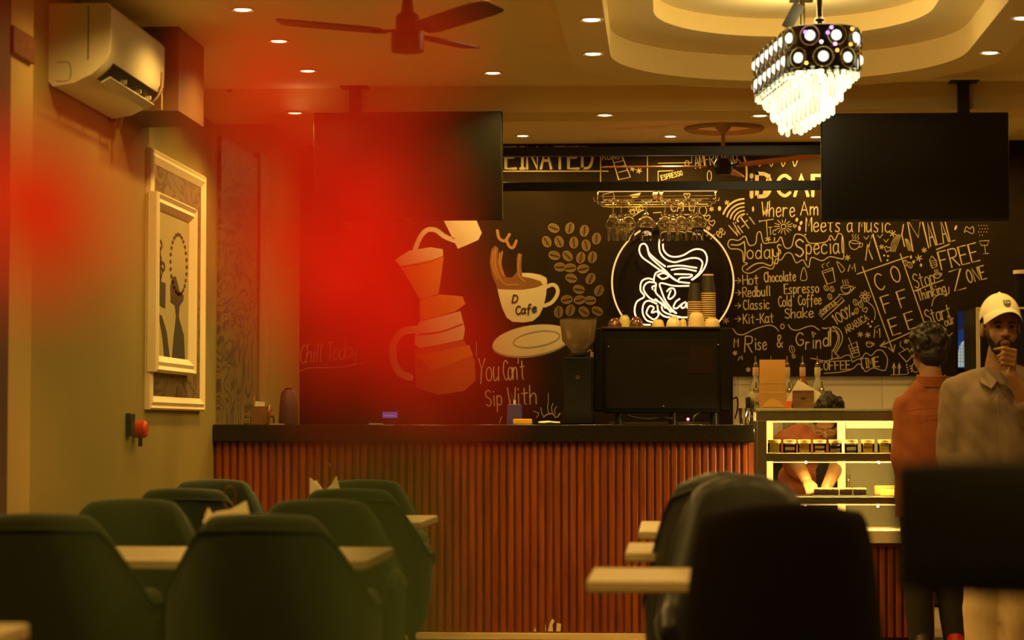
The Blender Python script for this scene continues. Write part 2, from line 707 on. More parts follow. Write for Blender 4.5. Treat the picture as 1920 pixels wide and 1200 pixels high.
def fluted(x0, x1, y, z0, z1, depth=0.020, pitch=0.0398):
    mb = MB()
    n = int(round((x1 - x0) / pitch))
    p = (x1 - x0) / n
    prof = []
    for i in range(n):
        xx = x0 + i * p
        prof += [(xx, y + depth), (xx + p * 0.16, y + depth), (xx + p * 0.22, y + depth * 0.25), (xx + p * 0.38, y), (xx + p * 0.78, y), (xx + p * 0.94, y + depth * 0.25)]
    prof.append((x1, y + depth))
    back = [(x1, y + 0.05), (x0, y + 0.05)]
    loop = prof + back
    nn = len(loop)
    vs = [V(a, b, z0) for a, b in loop] + [V(a, b, z1) for a, b in loop]
    fs = [(i, (i + 1) % nn, nn + (i + 1) % nn, nn + i) for i in range(nn)]
    mb.add(vs, fs)
    return mb


o = fluted(xl + 0.002, xr - 0.03, CY, 0.038, CT - 0.09).build('fluted_front', M_slat, ct, smooth=False)
MB().bx((xl + 0.002, CY + 0.05, 0.04), (xr - 0.03, CY + 0.62, CT - 0.092)).build('body', M_black, ct, smooth=False)
MB().bx((xl + 0.002, CY - 0.035, CT - 0.088), (xr, CY + 0.68, CT)).build('countertop', M_granite, ct, bevel=0.004)
MB().bx((xl + 0.002, CY - 0.004, 0.001), (xr - 0.03, CY + 0.05, 0.036)).build('kick_strip', M_kick, ct, bevel=0.002)
MB().bx((xr - 0.03, CY + 0.0, 0.001), (xr - 0.004, CY + 0.62, CT - 0.09)).build('end_panel', wood_mat('end_panel_wood', (0.28, 0.06, 0.012), (0.42, 0.1, 0.02), 4), ct, smooth=False)
M_chip = mat('bare_wood_chip', (0.80, 0.62, 0.30), 0.7, 0, 0.1)
for poly in ([(1027, 1184), (1031, 1168), (1035, 1160), (1040, 1164), (1036, 1172), (1037, 1184)], [(1043, 1184), (1044, 1168), (1052, 1170), (1051, 1184)], [(1001, 1184), (1003, 1176), (1005, 1184)], [(1022, 1184), (1023, 1167), (1024, 1184)]):
    pr = MB().prism([at(x, y, CY - 0.003) for x, y in poly], (0, 0.004, 0)).build('chipped_patch', M_chip, ct, smooth=False)
    pr['label'] = 'bare pale patch where the wood is chipped'
# ================================================================== CHALKBOARD WALL
BYF = YB - 0.03                          # face of the board
BD = BYF - 0.002
bl = at(545, 700, YB).x
br_ = XR - 0.002
bz = at(1200, 706, BYF).z
board = thing('chalkboard', 'black wall-sized chalkboard covered in chalk lettering and painted coffee cups behind the bar', 'chalkboard', ((bl + br_) / 2, BYF, bz))
M_board = mat('chalkboard_black', (0.019, 0.0115, 0.0042), 0.9, 0, 0.35, 4, spec=0.1)
MB().bx((bl, BYF, bz), (br_, YB, ZR - 0.001)).build('panel', M_board, board, smooth=False)
MB().bx((bl, BYF, 0.905), (at(1374, 700, YB).x, YB, bz)).build('lower_panel', M_board, board, smooth=False)


def bp(x, y, layer=1):
    return at(x, y, BYF - 0.0012 * layer)


class Chalk:
    """strokes given in photo positions, laid as flat chalk marks on the board plane"""

    def __init__(self, plane=bp, layer=1, pen=1.0):
        self.mb = MB()
        self.plane = plane
        self.layer = layer
        self.rec = []
        self.pen = pen

    def clusters(self, name, m, parent, gap=2.0, tiny=7.0):
        """neighbouring marks become one part each"""
        R = self.rec
        n = len(R)
        par = list(range(n))

        def root(i):
            while par[i] != i:
                par[i] = par[par[i]]
                i = par[i]
            return i
        for i in range(n):
            for j in range(i):
                a, b = R[i], R[j]
                if a[0] - gap <= b[2] and b[0] - gap <= a[2] and a[1] - gap <= b[3] and b[1] - gap <= a[3]:
                    par[root(i)] = root(j)
        ends = [r[4] for r in R[1:]] + [len(self.mb.f)]
        grp = {}
        for i in range(n):
            r_ = root(i)
            grp.setdefault(r_, []).append(i)
        small = MB()
        for ids in grp.values():
            size = max(max(R[i][2] for i in ids) - min(R[i][0] for i in ids), max(R[i][3] for i in ids) - min(R[i][1] for i in ids))
            mb = small if size < tiny else MB()
            for i in ids:
                for f in range(R[i][4], ends[i]):
                    fc = self.mb.f[f]
                    mb.add([self.mb.v[q] for q in fc], [tuple(range(len(fc)))])
            if mb is not small:
                mb.build(name, m, parent, smooth=False)
        if small.v:
            o = small.build('chalk_dots', m, parent, smooth=False)
            o['kind'] = 'stuff'

    def stroke(self, pts, wd=2.0, smooth=False, closed=False):
        P = [Vector((p[0], p[1])) for p in pts]
        wd *= self.pen
        if smooth and len(P) > 2:
            P = [Vector((p[0], p[1])) for p in catmull([Vector((q[0], q[1], 0)) for q in P], 5, closed)]
            if closed:
                P.append(P[0])
        elif closed:
            P.append(P[0])
        n = len(P)
        L, R = [], []
        for i in range(n):
            a = P[max(i - 1, 0)]
            b = P[min(i + 1, n - 1)]
            if closed and i in (0, n - 1):
                a, b = P[n - 2], P[1]
            t = b - a
            if t.length < 1e-6:
                t = Vector((1, 0))
            t.normalize()
            nn = Vector((-t.y, t.x))
            k = 1.0
            if 0 < i < n - 1:
                d1 = (P[i] - P[i - 1])
                if d1.length > 1e-6:
                    k = min(1.6, 1.0 / max(0.5, abs(d1.normalized().dot(t))))
            L.append(P[i] + nn * wd / 2 * k)
            R.append(P[i] - nn * wd / 2 * k)
        self.rec.append((min(p.x for p in P), min(p.y for p in P), max(p.x for p in P), max(p.y for p in P), len(self.mb.f)))
        vs = [self.plane(p.x, p.y, self.layer) for p in L] + [self.plane(p.x, p.y, self.layer) for p in R]
        self.mb.add(vs, [(i, i + 1, n + i + 1, n + i) for i in range(n - 1)])
        # rounded ends
        for e, s in ((0, 1), (n - 1, -1)):
            if closed:
                break
            c = P[e]
            o = [c + Vector((math.cos(2 * math.pi * k / 8), math.sin(2 * math.pi * k / 8))) * wd * 0.5 for k in range(8)]
            self.mb.add([self.plane(p.x, p.y, self.layer + 0.3) for p in o], [tuple(range(8))])

    def fill(self, pts, layer=None, smooth=False):
        P = [Vector((p[0], p[1], 0)) for p in pts]
        if smooth:
            P = catmull(P, 5, True)
        self.rec.append((min(p.x for p in P), min(p.y for p in P), max(p.x for p in P), max(p.y for p in P), len(self.mb.f)))
        tri = tessellate_polygon([P])
        self.mb.add([self.plane(p.x, p.y, layer or self.layer) for p in P], [tuple(t) for t in tri])

    def dot(self, x, y, r, ry=None, rot=0.0):
        ry = ry or r
        self.fill([(x + r * math.cos(a) * math.cos(rot) - ry * math.sin(a) * math.sin(rot), y + r * math.cos(a) * math.sin(rot) + ry * math.sin(a) * math.cos(rot)) for a in [2 * math.pi * k / 12 for k in range(12)]])

    def ring(self, x, y, r, ry=None, wd=1.6, rot=0.0, a0=0.0, a1=360.0):
        ry = ry or r
        n = 16
        pts = []
        for k in range(n + 1):
            a = math.radians(a0 + (a1 - a0) * k / n)
            pts.append((x + r * math.cos(a) * math.cos(rot) - ry * math.sin(a) * math.sin(rot), y + r * math.cos(a) * math.sin(rot) + ry * math.sin(a) * math.cos(rot)))
        self.stroke(pts, wd)

    def zoom(self, pts, x0, y0, s, wd=2.0, smooth=True, closed=False):
        self.stroke([(x0 + a / s, y0 + b / s) for a, b in pts], wd, smooth, closed)

    def star(self, x, y, r):
        for k in range(3):
            a = math.pi * k / 3 + 0.3
            self.stroke([(x - r * math.cos(a), y - r * math.sin(a)), (x + r * math.cos(a), y + r * math.sin(a))], 2.0)

    def heart(self, x, y, r, rot=0.0):
        P = []
        for k in range(17):
            t = 2 * math.pi * k / 16
            hx = 16 * math.sin(t) ** 3 / 16 * r
            hy = -(13 * math.cos(t) - 5 * math.cos(2 * t) - 2 * math.cos(3 * t) - math.cos(4 * t)) / 16 * r
            P.append((x + hx * math.cos(rot) - hy * math.sin(rot), y + hx * math.sin(rot) + hy * math.cos(rot)))
        self.stroke(P, 1.5)

    def bean(self, x, y, r, rot):
        self.ring(x, y, r, r * 0.68, 1.3, rot)
        self.stroke([(x - r * .7 * math.cos(rot), y - r * .7 * math.sin(rot)), (x + r * .7 * math.cos(rot), y + r * .7 * math.sin(rot))], 1.2)

    def cup(self, x, y, s, rot=0.0, steam=True):
        def T(a, b):
            return (x + s * (a * math.cos(rot) - b * math.sin(rot)), y + s * (a * math.sin(rot) + b * math.cos(rot)))
        self.stroke([T(-1, -.4), (T(-.9, .3)), T(-.4, .9), T(.4, .9), T(.9, .3), T(1, -.4)], 1.5, True)
        self.stroke([T(-1, -.4), T(0, -.7), T(1, -.4), T(0, -.1)], 1.3, True, True)
        self.stroke([T(1, -.3), T(1.5, -.3), T(1.4, .3), T(.85, .45)], 1.4, True)
        if steam:
            for k in (-.5, 0, .5):
                self.stroke([T(k, -.9), T(k + .2, -1.2), T(k - .1, -1.5), T(k + .1, -1.9)], 1.0, True)

    def arrow(self, x, y, l):
        self.stroke([(x, y), (x + l, y)], 1.6)
        self.stroke([(x + l * .5, y - l * .45), (x + l, y), (x + l * .5, y + l * .45)], 1.6)

    def text(self, s, x, y, cw, ch, ang=0.0, wd=2.0, adv=1.25, slant=0.0, curve=True):
        """x,y: left end of the baseline; cw, ch: letter width and capital height in photo units"""
        ca, sa = math.cos(math.radians(ang)), math.sin(math.radians(ang))
        cx = 0.0
        for chh in s:
            if chh == ' ':
                cx += cw * 0.8
                continue
            g = GLYPH.get(chh)
            if g is None:
                continue
            wide = 1.0
            if chh in "il'.!1I|":
                wide = 0.55
            for st in g.split('|'):
                sm = st.startswith('~')
                if sm:
                    st = st[1:]
                pts = []
                for q in st.split():
                    a, b = q.split(',')
                    a, b = float(a) / 4 * cw * wide, float(b) / 8 * ch
                    a += b * slant
                    X, Y = cx + a, b
                    pts.append((x + X * ca - Y * sa, y - (X * sa + Y * ca)))
                self.stroke(pts, wd, sm)
            cx += cw * adv * (wide if wide < 1 else 1)
        return cx


GLYPH = {
    'A': '0,0 2,8 4,0|0.8,3 3.2,3', 'B': '0,0 0,8|~0,8 2.8,7.8 3.2,6 2.5,4.6 0,4.2|~0,4.2 3.4,3.9 4,2.2 3.2,0.4 0,0',
    'C': '~4,6.8 2.6,8 1,7 0.2,4 1,1.1 2.6,0 4,1.2', 'D': '0,0 0,8|~0,8 2.8,7.4 4,4 2.8,0.6 0,0', 'E': '4,8 0,8 0,0 4,0|0,4.2 3,4.2',
    'F': '4,8 0,8 0,0|0,4.2 3,4.2', 'G': '~4,6.8 2.6,8 1,7 0.2,4 1,1.1 2.6,0 4,1.6|4,1 4,3.6 2.4,3.6', 'H': '0,0 0,8|4,0 4,8|0,4 4,4',
    'I': '2,0 2,8|0.6,8 3.4,8|0.6,0 3.4,0', 'K': '0,0 0,8|4,8 0,3.4|1.2,4.4 4,0', 'L': '0,8 0,0 3.6,0', 'M': '0,0 0.2,8 2,3 3.8,8 4,0',
    'N': '0,0 0,8 4,0 4,8', 'O': '~2,8 0.3,6 0.3,2 2,0 3.7,2 3.7,6 2,8', 'P': '0,0 0,8|~0,8 3.2,7.8 3.8,6 3,4.2 0,3.8',
    'R': '0,0 0,8|~0,8 3.2,7.8 3.8,6 3,4.4 0,4|1.2,4 4,0', 'S': '~3.8,6.8 2.2,8 0.4,6.8 0.8,4.9 3,3.6 3.8,1.8 2.2,0 0.2,1.1',
    'T': '0,8 4,8|2,8 2,0', 'U': '~0,8 0,2.4 2,0 4,2.4 4,8', 'W': '0,8 0.9,0 2,5.4 3.1,0 4,8', 'Y': '0,8 2,4 4,8|2,4 1.4,-1', 'Z': '0,8 4,8 0,0 4,0',
    'a': '~3.4,4.4 1.8,5 0.3,3.6 0.4,1 1.7,0 3.3,1.6|~3.4,5 3.3,1.4 4,0', 'c': '~3.6,4.2 2,5 0.4,3.6 0.5,1 2,0 3.6,0.8',
    'd': '~3.4,3.6 1.8,4.8 0.3,3 0.6,0.6 2,0 3.4,1.6|3.5,8.5 3.4,0', 'e': '~0.5,2.4 3.4,3 3,4.8 1.4,4.8 0.3,2.8 0.9,0.4 2.4,0 3.8,1',
    'f': '~3.8,7.4 2.8,8.4 1.8,7 1.7,3 1.4,-2|0.3,4.4 3.4,4.6', 'g': '~3.4,4.4 1.8,5 0.4,3.4 0.8,1.2 2.2,1 3.4,2.6|~3.5,5 3.4,0 2.6,-2.4 0.6,-2',
    'h': '0.4,8.5 0.2,0|~0.3,3 1.8,4.8 3.2,4.2 3.3,0', 'i': '2,5 2,0|2,6.8 2,7.4', 'k': '0.3,8.5 0.2,0|3.6,5 0.3,2.2 3.6,0', 'l': '~2,0.2 1.6,4 2.2,8.4',
    'm': '0,5 0,0|~0,3 1,4.8 1.9,4 2,0|~2,3 3,4.8 3.9,4 4,0', 'n': '0.3,5 0.2,0|~0.3,3 1.8,4.9 3.2,4.2 3.4,0', 'o': '~2,5 0.4,3.6 0.5,1 2,0 3.5,1 3.6,3.6 2,5',
    'p': '0.4,5 0.2,-3|~0.3,3.8 1.8,5 3.4,3.8 3.2,1.2 1.8,0.2 0.3,1.2', 'r': '0.4,5 0.3,0|~0.4,3 1.6,4.8 3.2,4.6', 's': '~3.2,4.4 1.8,5 0.7,4 1.4,2.8 2.8,1.8 2.6,0.4 1.2,0 0.2,0.6',
    't': '1.8,7.4 1.7,0.6 2.6,0|0.3,5 3.4,5.2', 'u': '~0.3,5 0.3,1.4 1.4,0 3.2,1.6|3.4,5 3.4,0', 'b': '0.3,8.5 0.2,0|~0.3,3 1.8,4.8 3.4,3.4 3.2,0.8 1.6,0 0.2,1.2',
    'w': '0,5 0.9,0 2,4 3.1,0 4,5', 'y': '~0.3,5 0.5,2 1.8,1 3.3,2.4|~3.5,5 3.3,0 2.4,-3 0.4,-2.4', 'v': '0.2,5 2,0 3.8,5',
    '0': '~2,8 0.4,6 0.4,2 2,0 3.6,2 3.6,6 2,8', '1': '0.4,6.4 2,8 2,0', '%': '4,8 0,0|~0.8,8 0,7 0.8,6 1.6,7 0.8,8|~3.2,2 2.4,1 3.2,0 4,1 3.2,2', "'": '2.2,8.4 1.8,6.6',
    '-': '0.6,3 3.2,3', '/': '0,0 3.2,8', '&': '~3.6,0 1,4.6 1.2,7.4 2.6,7 2,4.6 0.4,2 1.6,0 3.8,3', '|': '2,0 2,8',
}
M_chalk = mat('chalk_mark', (0.54, 0.43, 0.25), 0.9, 0, 0.2, 40)
M_chalkdim = mat('rubbed_chalk', (0.30, 0.24, 0.13), 0.9, 0, 0.3, 40)
# ---- lettering
k = Chalk(pen=0.82)
k.text('Where', 1429, 406, 10.5, 27, 0, 2.2, 1.22)
k.text('Am', 1501, 403, 14, 25, 0, 2.2, 1.3)
k.text('Meets a Music', 1511, 434, 11, 27, -0.5, 2.3, 1.24)
k.zoom([(205, 525), (290, 530), (345, 505), (370, 480)], 1340, 380, 6.667, 2.4)
k.zoom([(370, 480), (380, 600), (372, 720)], 1340, 380, 6.667, 2.4)
k.text('oday', 1400, 485, 13, 26, 0.5, 2.3, 1.25)
k.text("'s", 1449, 477, 11, 30, 0, 2.2, 1.1)
k.zoom([(720, 580), (715, 780), (600, 755), (500, 770), (400, 840)], 1340, 380, 6.667, 2.4)
k.text('S', 1491, 481, 16, 32, 0, 3.0)
k.text('pecial', 1511, 477, 12, 29, 2, 2.5, 1.2)
k.zoom([(165, 520), (200, 460), (300, 470), (380, 420), (430, 530), (510, 510), (530, 390), (575, 370), (610, 500), (700, 500), (780, 490), (830, 430), (880, 560), (960, 550), (1000, 410), (1060, 395), (1130, 430), (1190, 505), (1390, 490), (1450, 410), (1500, 470), (1550, 385), (1605, 440), (1612, 680), (1570, 700), (1440, 675), (1340, 725), (1210, 685), (1180, 800), (1150, 790), (1100, 715), (1020, 750), (960, 640), (890, 635), (830, 715), (765, 705), (740, 800), (700, 830), (600, 805), (450, 880), (360, 860), (350, 800), (410, 760), (360, 735), (350, 620), (290, 580), (200, 575)], 1340, 380, 6.667, 1.9, True, True)
for (t, x, y, cw, ch) in [('Hot', 1393, 534, 9, 18), ('Chocolate', 1433, 529, 6.0, 18), ('Redbull', 1393, 557, 7.4, 18), ('Espresso', 1471, 551, 7.0, 18), ('Classic', 1394, 581, 7.0, 18), ('Cold', 1460, 575, 6.2, 19), ('Coffee', 1497, 572, 6.3, 18), ('Kit-Kat', 1394, 607, 7.6, 18), ('Shake', 1472, 597, 9.4, 18)]:
    k.text(t, x, y, cw, ch, 2.5, 2.1, 1.18)
for y in (526, 549, 573, 598):
    k.arrow(1378, y, 11)
k.text('R', 1396, 660, 14, 30, -3, 2.4)
k.text('ise', 1415, 656, 8, 22, 2, 2.4, 1.2)
k.text('&', 1456, 651, 12, 24, 0, 2.4)
k.text('G', 1492, 648, 14, 24, 0, 2.4)
k.text('r', 1510, 655, 9, 22, 0, 2.4)
k.text('in', 1522, 653, 11, 24, 0, 2.4, 1.2)
k.text('d', 1543, 649, 12, 26, 0, 2.6)
k.stroke([(1542, 615), (1548, 616), (1557, 614), (1557, 648)], 2.6)
k.stroke([(1522, 622), (1530, 626), (1524, 629), (1522, 622)], 1.6)
k.stroke([(1374, 616), (1382, 626), (1395, 627), (1415, 617), (1440, 610), (1453, 613), (1460, 621)], 2.0, True)
k.ring(1467, 612, 3.4, 4.5, 1.8)
k.stroke([(1478, 609), (1484, 617), (1496, 619), (1515, 612), (1526, 612), (1536, 619)], 2.0, True)
k.text('C', 1532, 694, 10, 16, 0, 2.0)
k.text('OFFEE', 1545, 694, 8, 16, 2, 2.0, 1.3)
k.text('TIME', 1612, 691, 8.6, 18, 6, 2.2, 1.3)
k.zoom([(0, 790), (60, 800), (150, 820), (200, 815), (260, 795), (330, 790), (400, 755), (450, 770), (470, 830), (510, 810), (580, 780), (620, 730), (680, 760), (740, 705), (800, 700), (850, 760), (865, 820), (850, 900), (820, 930), (700, 900), (620, 940), (570, 870), (530, 855), (470, 910), (340, 945), (150, 960)], 1520, 540, 6, 1.8)
k.text('100%', 1568, 609, 10, 20, 30, 2.1, 1.15)
k.text('ARABICA', 1588, 625, 6.0, 12.5, 32, 1.8, 1.28)
k.text('COFFEE', 1541, 590, 4.4, 9, 34, 1.5, 1.45)
k.stroke([(1535, 589), (1574, 554), (1583, 563), (1544, 599)], 1.6, False, True)
k.stroke([(1540, 594), (1579, 558)], 1.2)
k.stroke([(1537, 592), (1545, 588)], 1.1)
# COFFEE panel, tilted
for a, b in (((1607, 514), (1703, 481)), ((1617, 500), (1675, 660)), ((1688, 476), (1735, 611)), ((1735, 611), (1650, 649))):
    k.stroke([a, b], 2.4)
k.stroke([(1666, 652), (1675, 660), (1678, 647)], 2.2)
k.stroke([(1659, 640), (1650, 649), (1662, 651)], 2.2)
for (ch, x, y) in (('C', 1645, 546), ('O', 1676, 531), ('F', 1660, 587), ('F', 1690, 577), ('E', 1674, 629), ('E', 1704, 618)):
    k.text(ch, x, y, 16, 31, 18, 2.6)
k.text('Stop', 1716, 541, 9.2, 27, 14, 1.9, 1.12)
k.stroke([(1713, 546), (1768, 525)], 2.1)
k.text('Thinking', 1723, 564, 7.0, 19, 17, 2.0, 1.12)
k.text('Start', 1739, 608, 9.4, 27, 16, 2.0, 1.05)
k.text('our', 1773, 612, 6.0, 16, 20, 1.8, 1.2)
k.ring(1779, 594, 2.2, 2.2, 1.4)
k.stroke([(1747, 574), (1751, 560), (1762, 552), (1778, 551), (1779, 538)], 1.8, True)
k.stroke([(1735, 611), (1750, 607), (1765, 610), (1770, 620)], 1.8, True)
k.stroke([(1786, 624), (1779, 632), (1780, 646)], 1.6, True)
k.text('M', 1712, 471, 30, 62, 12, 2.6)
k.text('ALAL', 1745, 462, 10, 44, 14, 2.4, 1.25)
k.text('FREE', 1766, 506, 15, 34, 14, 2.6, 1.3)
k.stroke([(1756, 468), (1780, 458)], 2.6)
k.text('Z', 1790, 546, 22, 38, 16, 2.6)
k.text('ONE', 1816, 531, 9.5, 25, 15, 2.5, 1.35)
k.stroke([(1623, 488), (1627, 456), (1630, 472), (1636, 486)], 2.3)
k.stroke([(1629, 463), (1636, 438), (1652, 490)], 2.5)
k.text('Free', 1337, 458, 7.6, 20, 42, 1.9, 1.1)
k.text('Wi-Fi', 1382, 444, 9.5, 26, 36, 2.0, 1.12)
k.text('You', 897, 714, 12, 42, 0, 1.9, 1.15)
k.text("Can't", 944, 713, 9.4, 37, 3, 1.9, 0.95)
k.text('Sip', 911, 762, 11, 30, 4, 1.9, 1.2)
k.text('With', 953, 760, 15, 33, 3, 2.0, 1.05)
k.text('Chill Today', 562, 682, 11, 34, 6, 1.5, 1.05, 0.2)
k.stroke([(556, 700), (580, 690), (640, 688), (700, 676)], 1.4, True)
k.text('CHAI', 1183, 403, 6.0, 10, 20, 1.5, 1.3)
k.stroke([(1165, 408), (1202, 384), (1206, 393), (1168, 418)], 1.4, False, True)
k.text('CAFE', 1258, 397, 9, 16, 4, 1.8, 1.3)
k.stroke([(1225, 399), (1240, 398), (1240, 404), (1300, 402), (1304, 380)], 1.6)
k.text('ESPRESSO', 1241, 338, 4.0, 9, 14, 1.5, 1.3)
k.text('AMERICANO', 1304, 316, 8, 26, 8, 1.8, 1.2)
k.text('ROAST', 1130, 300, 7, 12, 4, 1.5, 1.2)
k.clusters('lettering', M_chalk, board, 1.0, 3.0)
# bold letters
k = Chalk()
k.text('CAFFEINATED', 845, 316, 19, 40, 0, 5.0, 1.36)
k.stroke([(700, 321), (1140, 321)], 2.2)
k.stroke([(1126, 283), (1126, 350)], 1.8)
k.text('iD', 1402, 369, 26, 44, 0, 7.0, 1.2)
k.text('/', 1432, 369, 12, 40, 0, 6.0)
k.text('CAFE', 1456, 367, 25, 38, 0, 6.0, 1.36)
k.clusters('block_lettering', mat('chalk_block', (0.45, 0.37, 0.24), 0.9, 0, 0.2, 40), board, 8.0, 3.0)
# ---- doodles
k = Chalk(layer=2, pen=0.85)
for r in (14, 20, 27, 34, 42):
    k.ring(1396, 415, r, r, 2.0 + r * 0.045, 0, 178 + r * 0.5, 268)
k.dot(1384, 415, 1.8)
for (x, y, r) in [(1437, 398, 5), (1440, 448, 5), (1186, 316, 5), (1198, 320, 5), (1334, 392, 4), (1363, 380, 4), (1589, 483, 5), (1674, 438, 6), (1653, 463, 4), (1733, 469, 4.5), (1723, 484, 6), (1613, 627, 5), (1627, 628, 5), (1699, 640, 4), (1361, 601, 6), (1378, 662, 4), (1403, 693, 4), (1328, 428, 4), (1212, 288, 5)]:
    k.star(x, y, r)
for (x, y, r, ro) in [(1490, 424, 3, .2), (1664, 467, 6, .3), (1326, 408, 6, -.2), (1335, 418, 6, -.2), (1622, 581, 5, -.4), (1288, 367, 6, 0)]:
    k.heart(x, y, r, ro)
for (x, y, rx, ry, ro) in [(1494, 412, 2.5, 4, .2), (1502, 418, 2.5, 4, .3), (1499, 428, 2.5, 5, 0), (1510, 440, 2, 1.4, 0), (1349, 391, 3, 4.5, 0), (1412, 392, 2, 5, 0), (1658, 479, 2, 2, 0), (1665, 480, 2, 2, 0), (1664, 488, 2, 2, 0), (1708, 482, 2, 3.4, 0), (1713, 491, 2.4, 3.4, .2), (1727, 497, 2.2, 3.2, 0), (1792, 427, 2, 5, .4), (1635, 603, 2, 2, 0), (1628, 607, 2, 2, 0), (1632, 612, 2.4, 2.4, 0)]:
    k.dot(x, y, rx, ry, ro)
for q in range(14):
    k.dot(1835 + (q % 4) * 5 + (q // 4) % 2 * 2, 423 + (q // 4) * 6, 0.9)
k.ring(1469, 425, 4.5, 4.5, 1.5)
for a in range(0, 360, 26):
    ca, sa = math.cos(math.radians(a)), math.sin(math.radians(a))
    k.stroke([(1469 + 8 * ca, 425 + 7 * sa), (1469 + (15 + a % 5) * ca, 425 + (13 + a % 4) * sa)], 1.4)
k.stroke([(1424, 415), (1450, 411)], 1.6)
k.stroke([(1424, 413), (1424, 417)], 1.2)
k.stroke([(1437, 414), (1439, 446)], 1.6)
k.text('Tc', 1441, 440, 7, 14, 0, 1.4, 1.1)
k.cup(1602, 458, 10, 0.12)
k.cup(1586, 541, 9, -0.1)
k.stroke([(1572, 552), (1590, 551), (1604, 538)], 1.4, True)
k.cup(1757, 516, 6, -0.2)
k.cup(1630, 645, 6, 0.1, False)
for (x, y, r, ro) in [(1549, 540, 5.5, 1.1), (1560, 542, 5.5, 1.2), (1556, 556, 5.5, 1.3), (1604, 567, 6, 1.2), (1614, 571, 6, 1.3), (1606, 583, 5.5, 1.8), (1698, 493, 5.5, 1.3), (1706, 497, 6, 1.2), (1485, 655, 7, 1.3), (1488, 668, 4, 1.2)]:
    k.bean(x, y, r, ro)
k.stroke([(1541, 509), (1561, 502), (1566, 528), (1551, 533)], 1.6, False, True)
k.stroke([(1542, 513), (1561, 506)], 1.3)
k.stroke([(1544, 503), (1541, 498), (1546, 494)], 1, True)
k.stroke([(1553, 500), (1550, 496), (1555, 491)], 1, True)
k.stroke([(1507, 501), (1513, 523), (1501, 524)], 1.5, True, True)
k.stroke([(1569, 490), (1583, 504), (1577, 510)], 1.3, True, True)
k.stroke([(1590, 509), (1594, 496), (1598, 504), (1602, 494), (1604, 509)], 1.5)
k.stroke([(1376, 651), (1377, 634), (1380, 642), (1384, 635), (1384, 650)], 1.6)
k.stroke([(1384, 676), (1387, 668), (1389, 673), (1391, 666), (1392, 675)], 1.4)
k.stroke([(1639, 633), (1640, 616), (1644, 624), (1649, 615), (1650, 632)], 1.6)
k.stroke([(1640, 614), (1648, 610)], 1.4)
k.stroke([(1743, 488), (1747, 480), (1755, 488), (1757, 499), (1748, 503)], 1.5, False, True)
for q in range(3):
    k.stroke([(1744, 490 + q * 4), (1756, 488 + q * 4)], 1.2)
k.stroke([(1808, 436), (1812, 425), (1818, 429), (1824, 425), (1826, 434), (1822, 438), (1812, 433)], 1.4, True, True)
k.stroke([(1836, 452), (1855, 451), (1851, 460), (1840, 460)], 1.5, False, True)
k.stroke([(1846, 460), (1848, 475), (1842, 476), (1854, 475)], 1.4)
k.ring(1622, 556, 3, 3, 1.2)
for a in range(0, 360, 45):
    ca, sa = math.cos(math.radians(a)), math.sin(math.radians(a))
    k.ring(1622 + 7 * ca, 556 + 7 * sa, 3.6, 2.0, 1.1, math.radians(a))
k.stroke([(1624, 564), (1636, 574), (1641, 586), (1640, 599)], 1.5, True)
k.stroke([(1591, 648), (1606, 641), (1612, 667), (1600, 671)], 1.6, False, True)
k.stroke([(1591, 633), (1602, 660)], 1.5)
for q in range(3):
    k.stroke([(1595, 654 + q * 5), (1609, 650 + q * 5)], 1.8)
k.stroke([(1561, 612), (1572, 616), (1579, 628), (1578, 642), (1566, 664)], 2.0, True)
k.stroke([(1560, 620), (1567, 622), (1571, 630), (1570, 640), (1562, 658)], 2.0, True)
k.stroke([(1561, 614), (1569, 620), (1574, 632), (1572, 646), (1564, 660)], 1.6, True)
k.stroke([(1560, 656), (1560, 674), (1573, 669)], 2.0, False, True)
k.stroke([(1685, 663), (1702, 653), (1710, 668), (1700, 679)], 1.8, False, True)
k.stroke([(1689, 640), (1688, 648), (1696, 655)], 1.3, True)
for x in (1676, 1686):
    k.stroke([(x, 702), (x, 682)], 2.4)
    k.stroke([(x - 3, 690), (x, 680), (x + 3, 690)], 1.6)
k.stroke([(1670, 703), (1702, 702)], 1.2)
for q in range(7):
    k.dot(1700 + (q * 7) % 13, 684 + q * 2.4, 1.5)
k.ring(1717, 689, 7, 9, 1.6, 0, 60, 290)
k.stroke([(1620, 444), (1624, 449), (1629, 442)], 1.3)
k.stroke([(1645, 441), (1650, 446), (1655, 439)], 1.3)
k.stroke([(1657, 449), (1661, 454), (1666, 448)], 1.3)
k.stroke([(1694, 421), (1691, 440), (1696, 462)], 2.4)
for q in range(5):
    k.stroke([(1690 - q * 2, 440), (1684 - q * 3, 455), (1678 - q * 2, 472)], 0.9, True)
    k.stroke([(1697 + q, 448), (1700 + q * 2, 460), (1704 + q * 2, 470)], 0.9, True)
# boxes and drinks between the two rails
k.stroke([(1148, 296), (1166, 292), (1182, 332), (1160, 337)], 1.8, False, True)
for q in range(3):
    k.stroke([(1152 + q * 4, 305 + q * 9), (1169 + q * 4, 301 + q * 9)], 1.6)
k.stroke([(1214, 280), (1214, 345)], 1.6)
k.stroke([(1234, 306), (1297, 305), (1297, 280)], 1.6)
k.stroke([(1234, 345), (1234, 321), (1262, 320)], 1.4)
k.ring(1288, 306, 4, 5, 1.4)
k.ring(1232, 365, 8, 8, 1.4, 0, 0, 200)
k.ring(1330, 330, 4, 10, 1.6)
k.fill([(1180, 366), (1202, 361), (1196, 370), (1186, 371)])
k.stroke([(1130, 365), (1150, 360), (1152, 372), (1132, 376)], 1.3, False, True)
k.ring(1390, 325, 10, 35, 4.0, 0, -60, 60)
for q in range(4):
    k.stroke([(1420 + q * 22, 300), (1424 + q * 22, 312), (1430 + q * 22, 300)], 1.4, True)
k.ring(1382, 305, 6, 6, 1.2)
k.ring(1318, 395, 7, 9, 1.4)
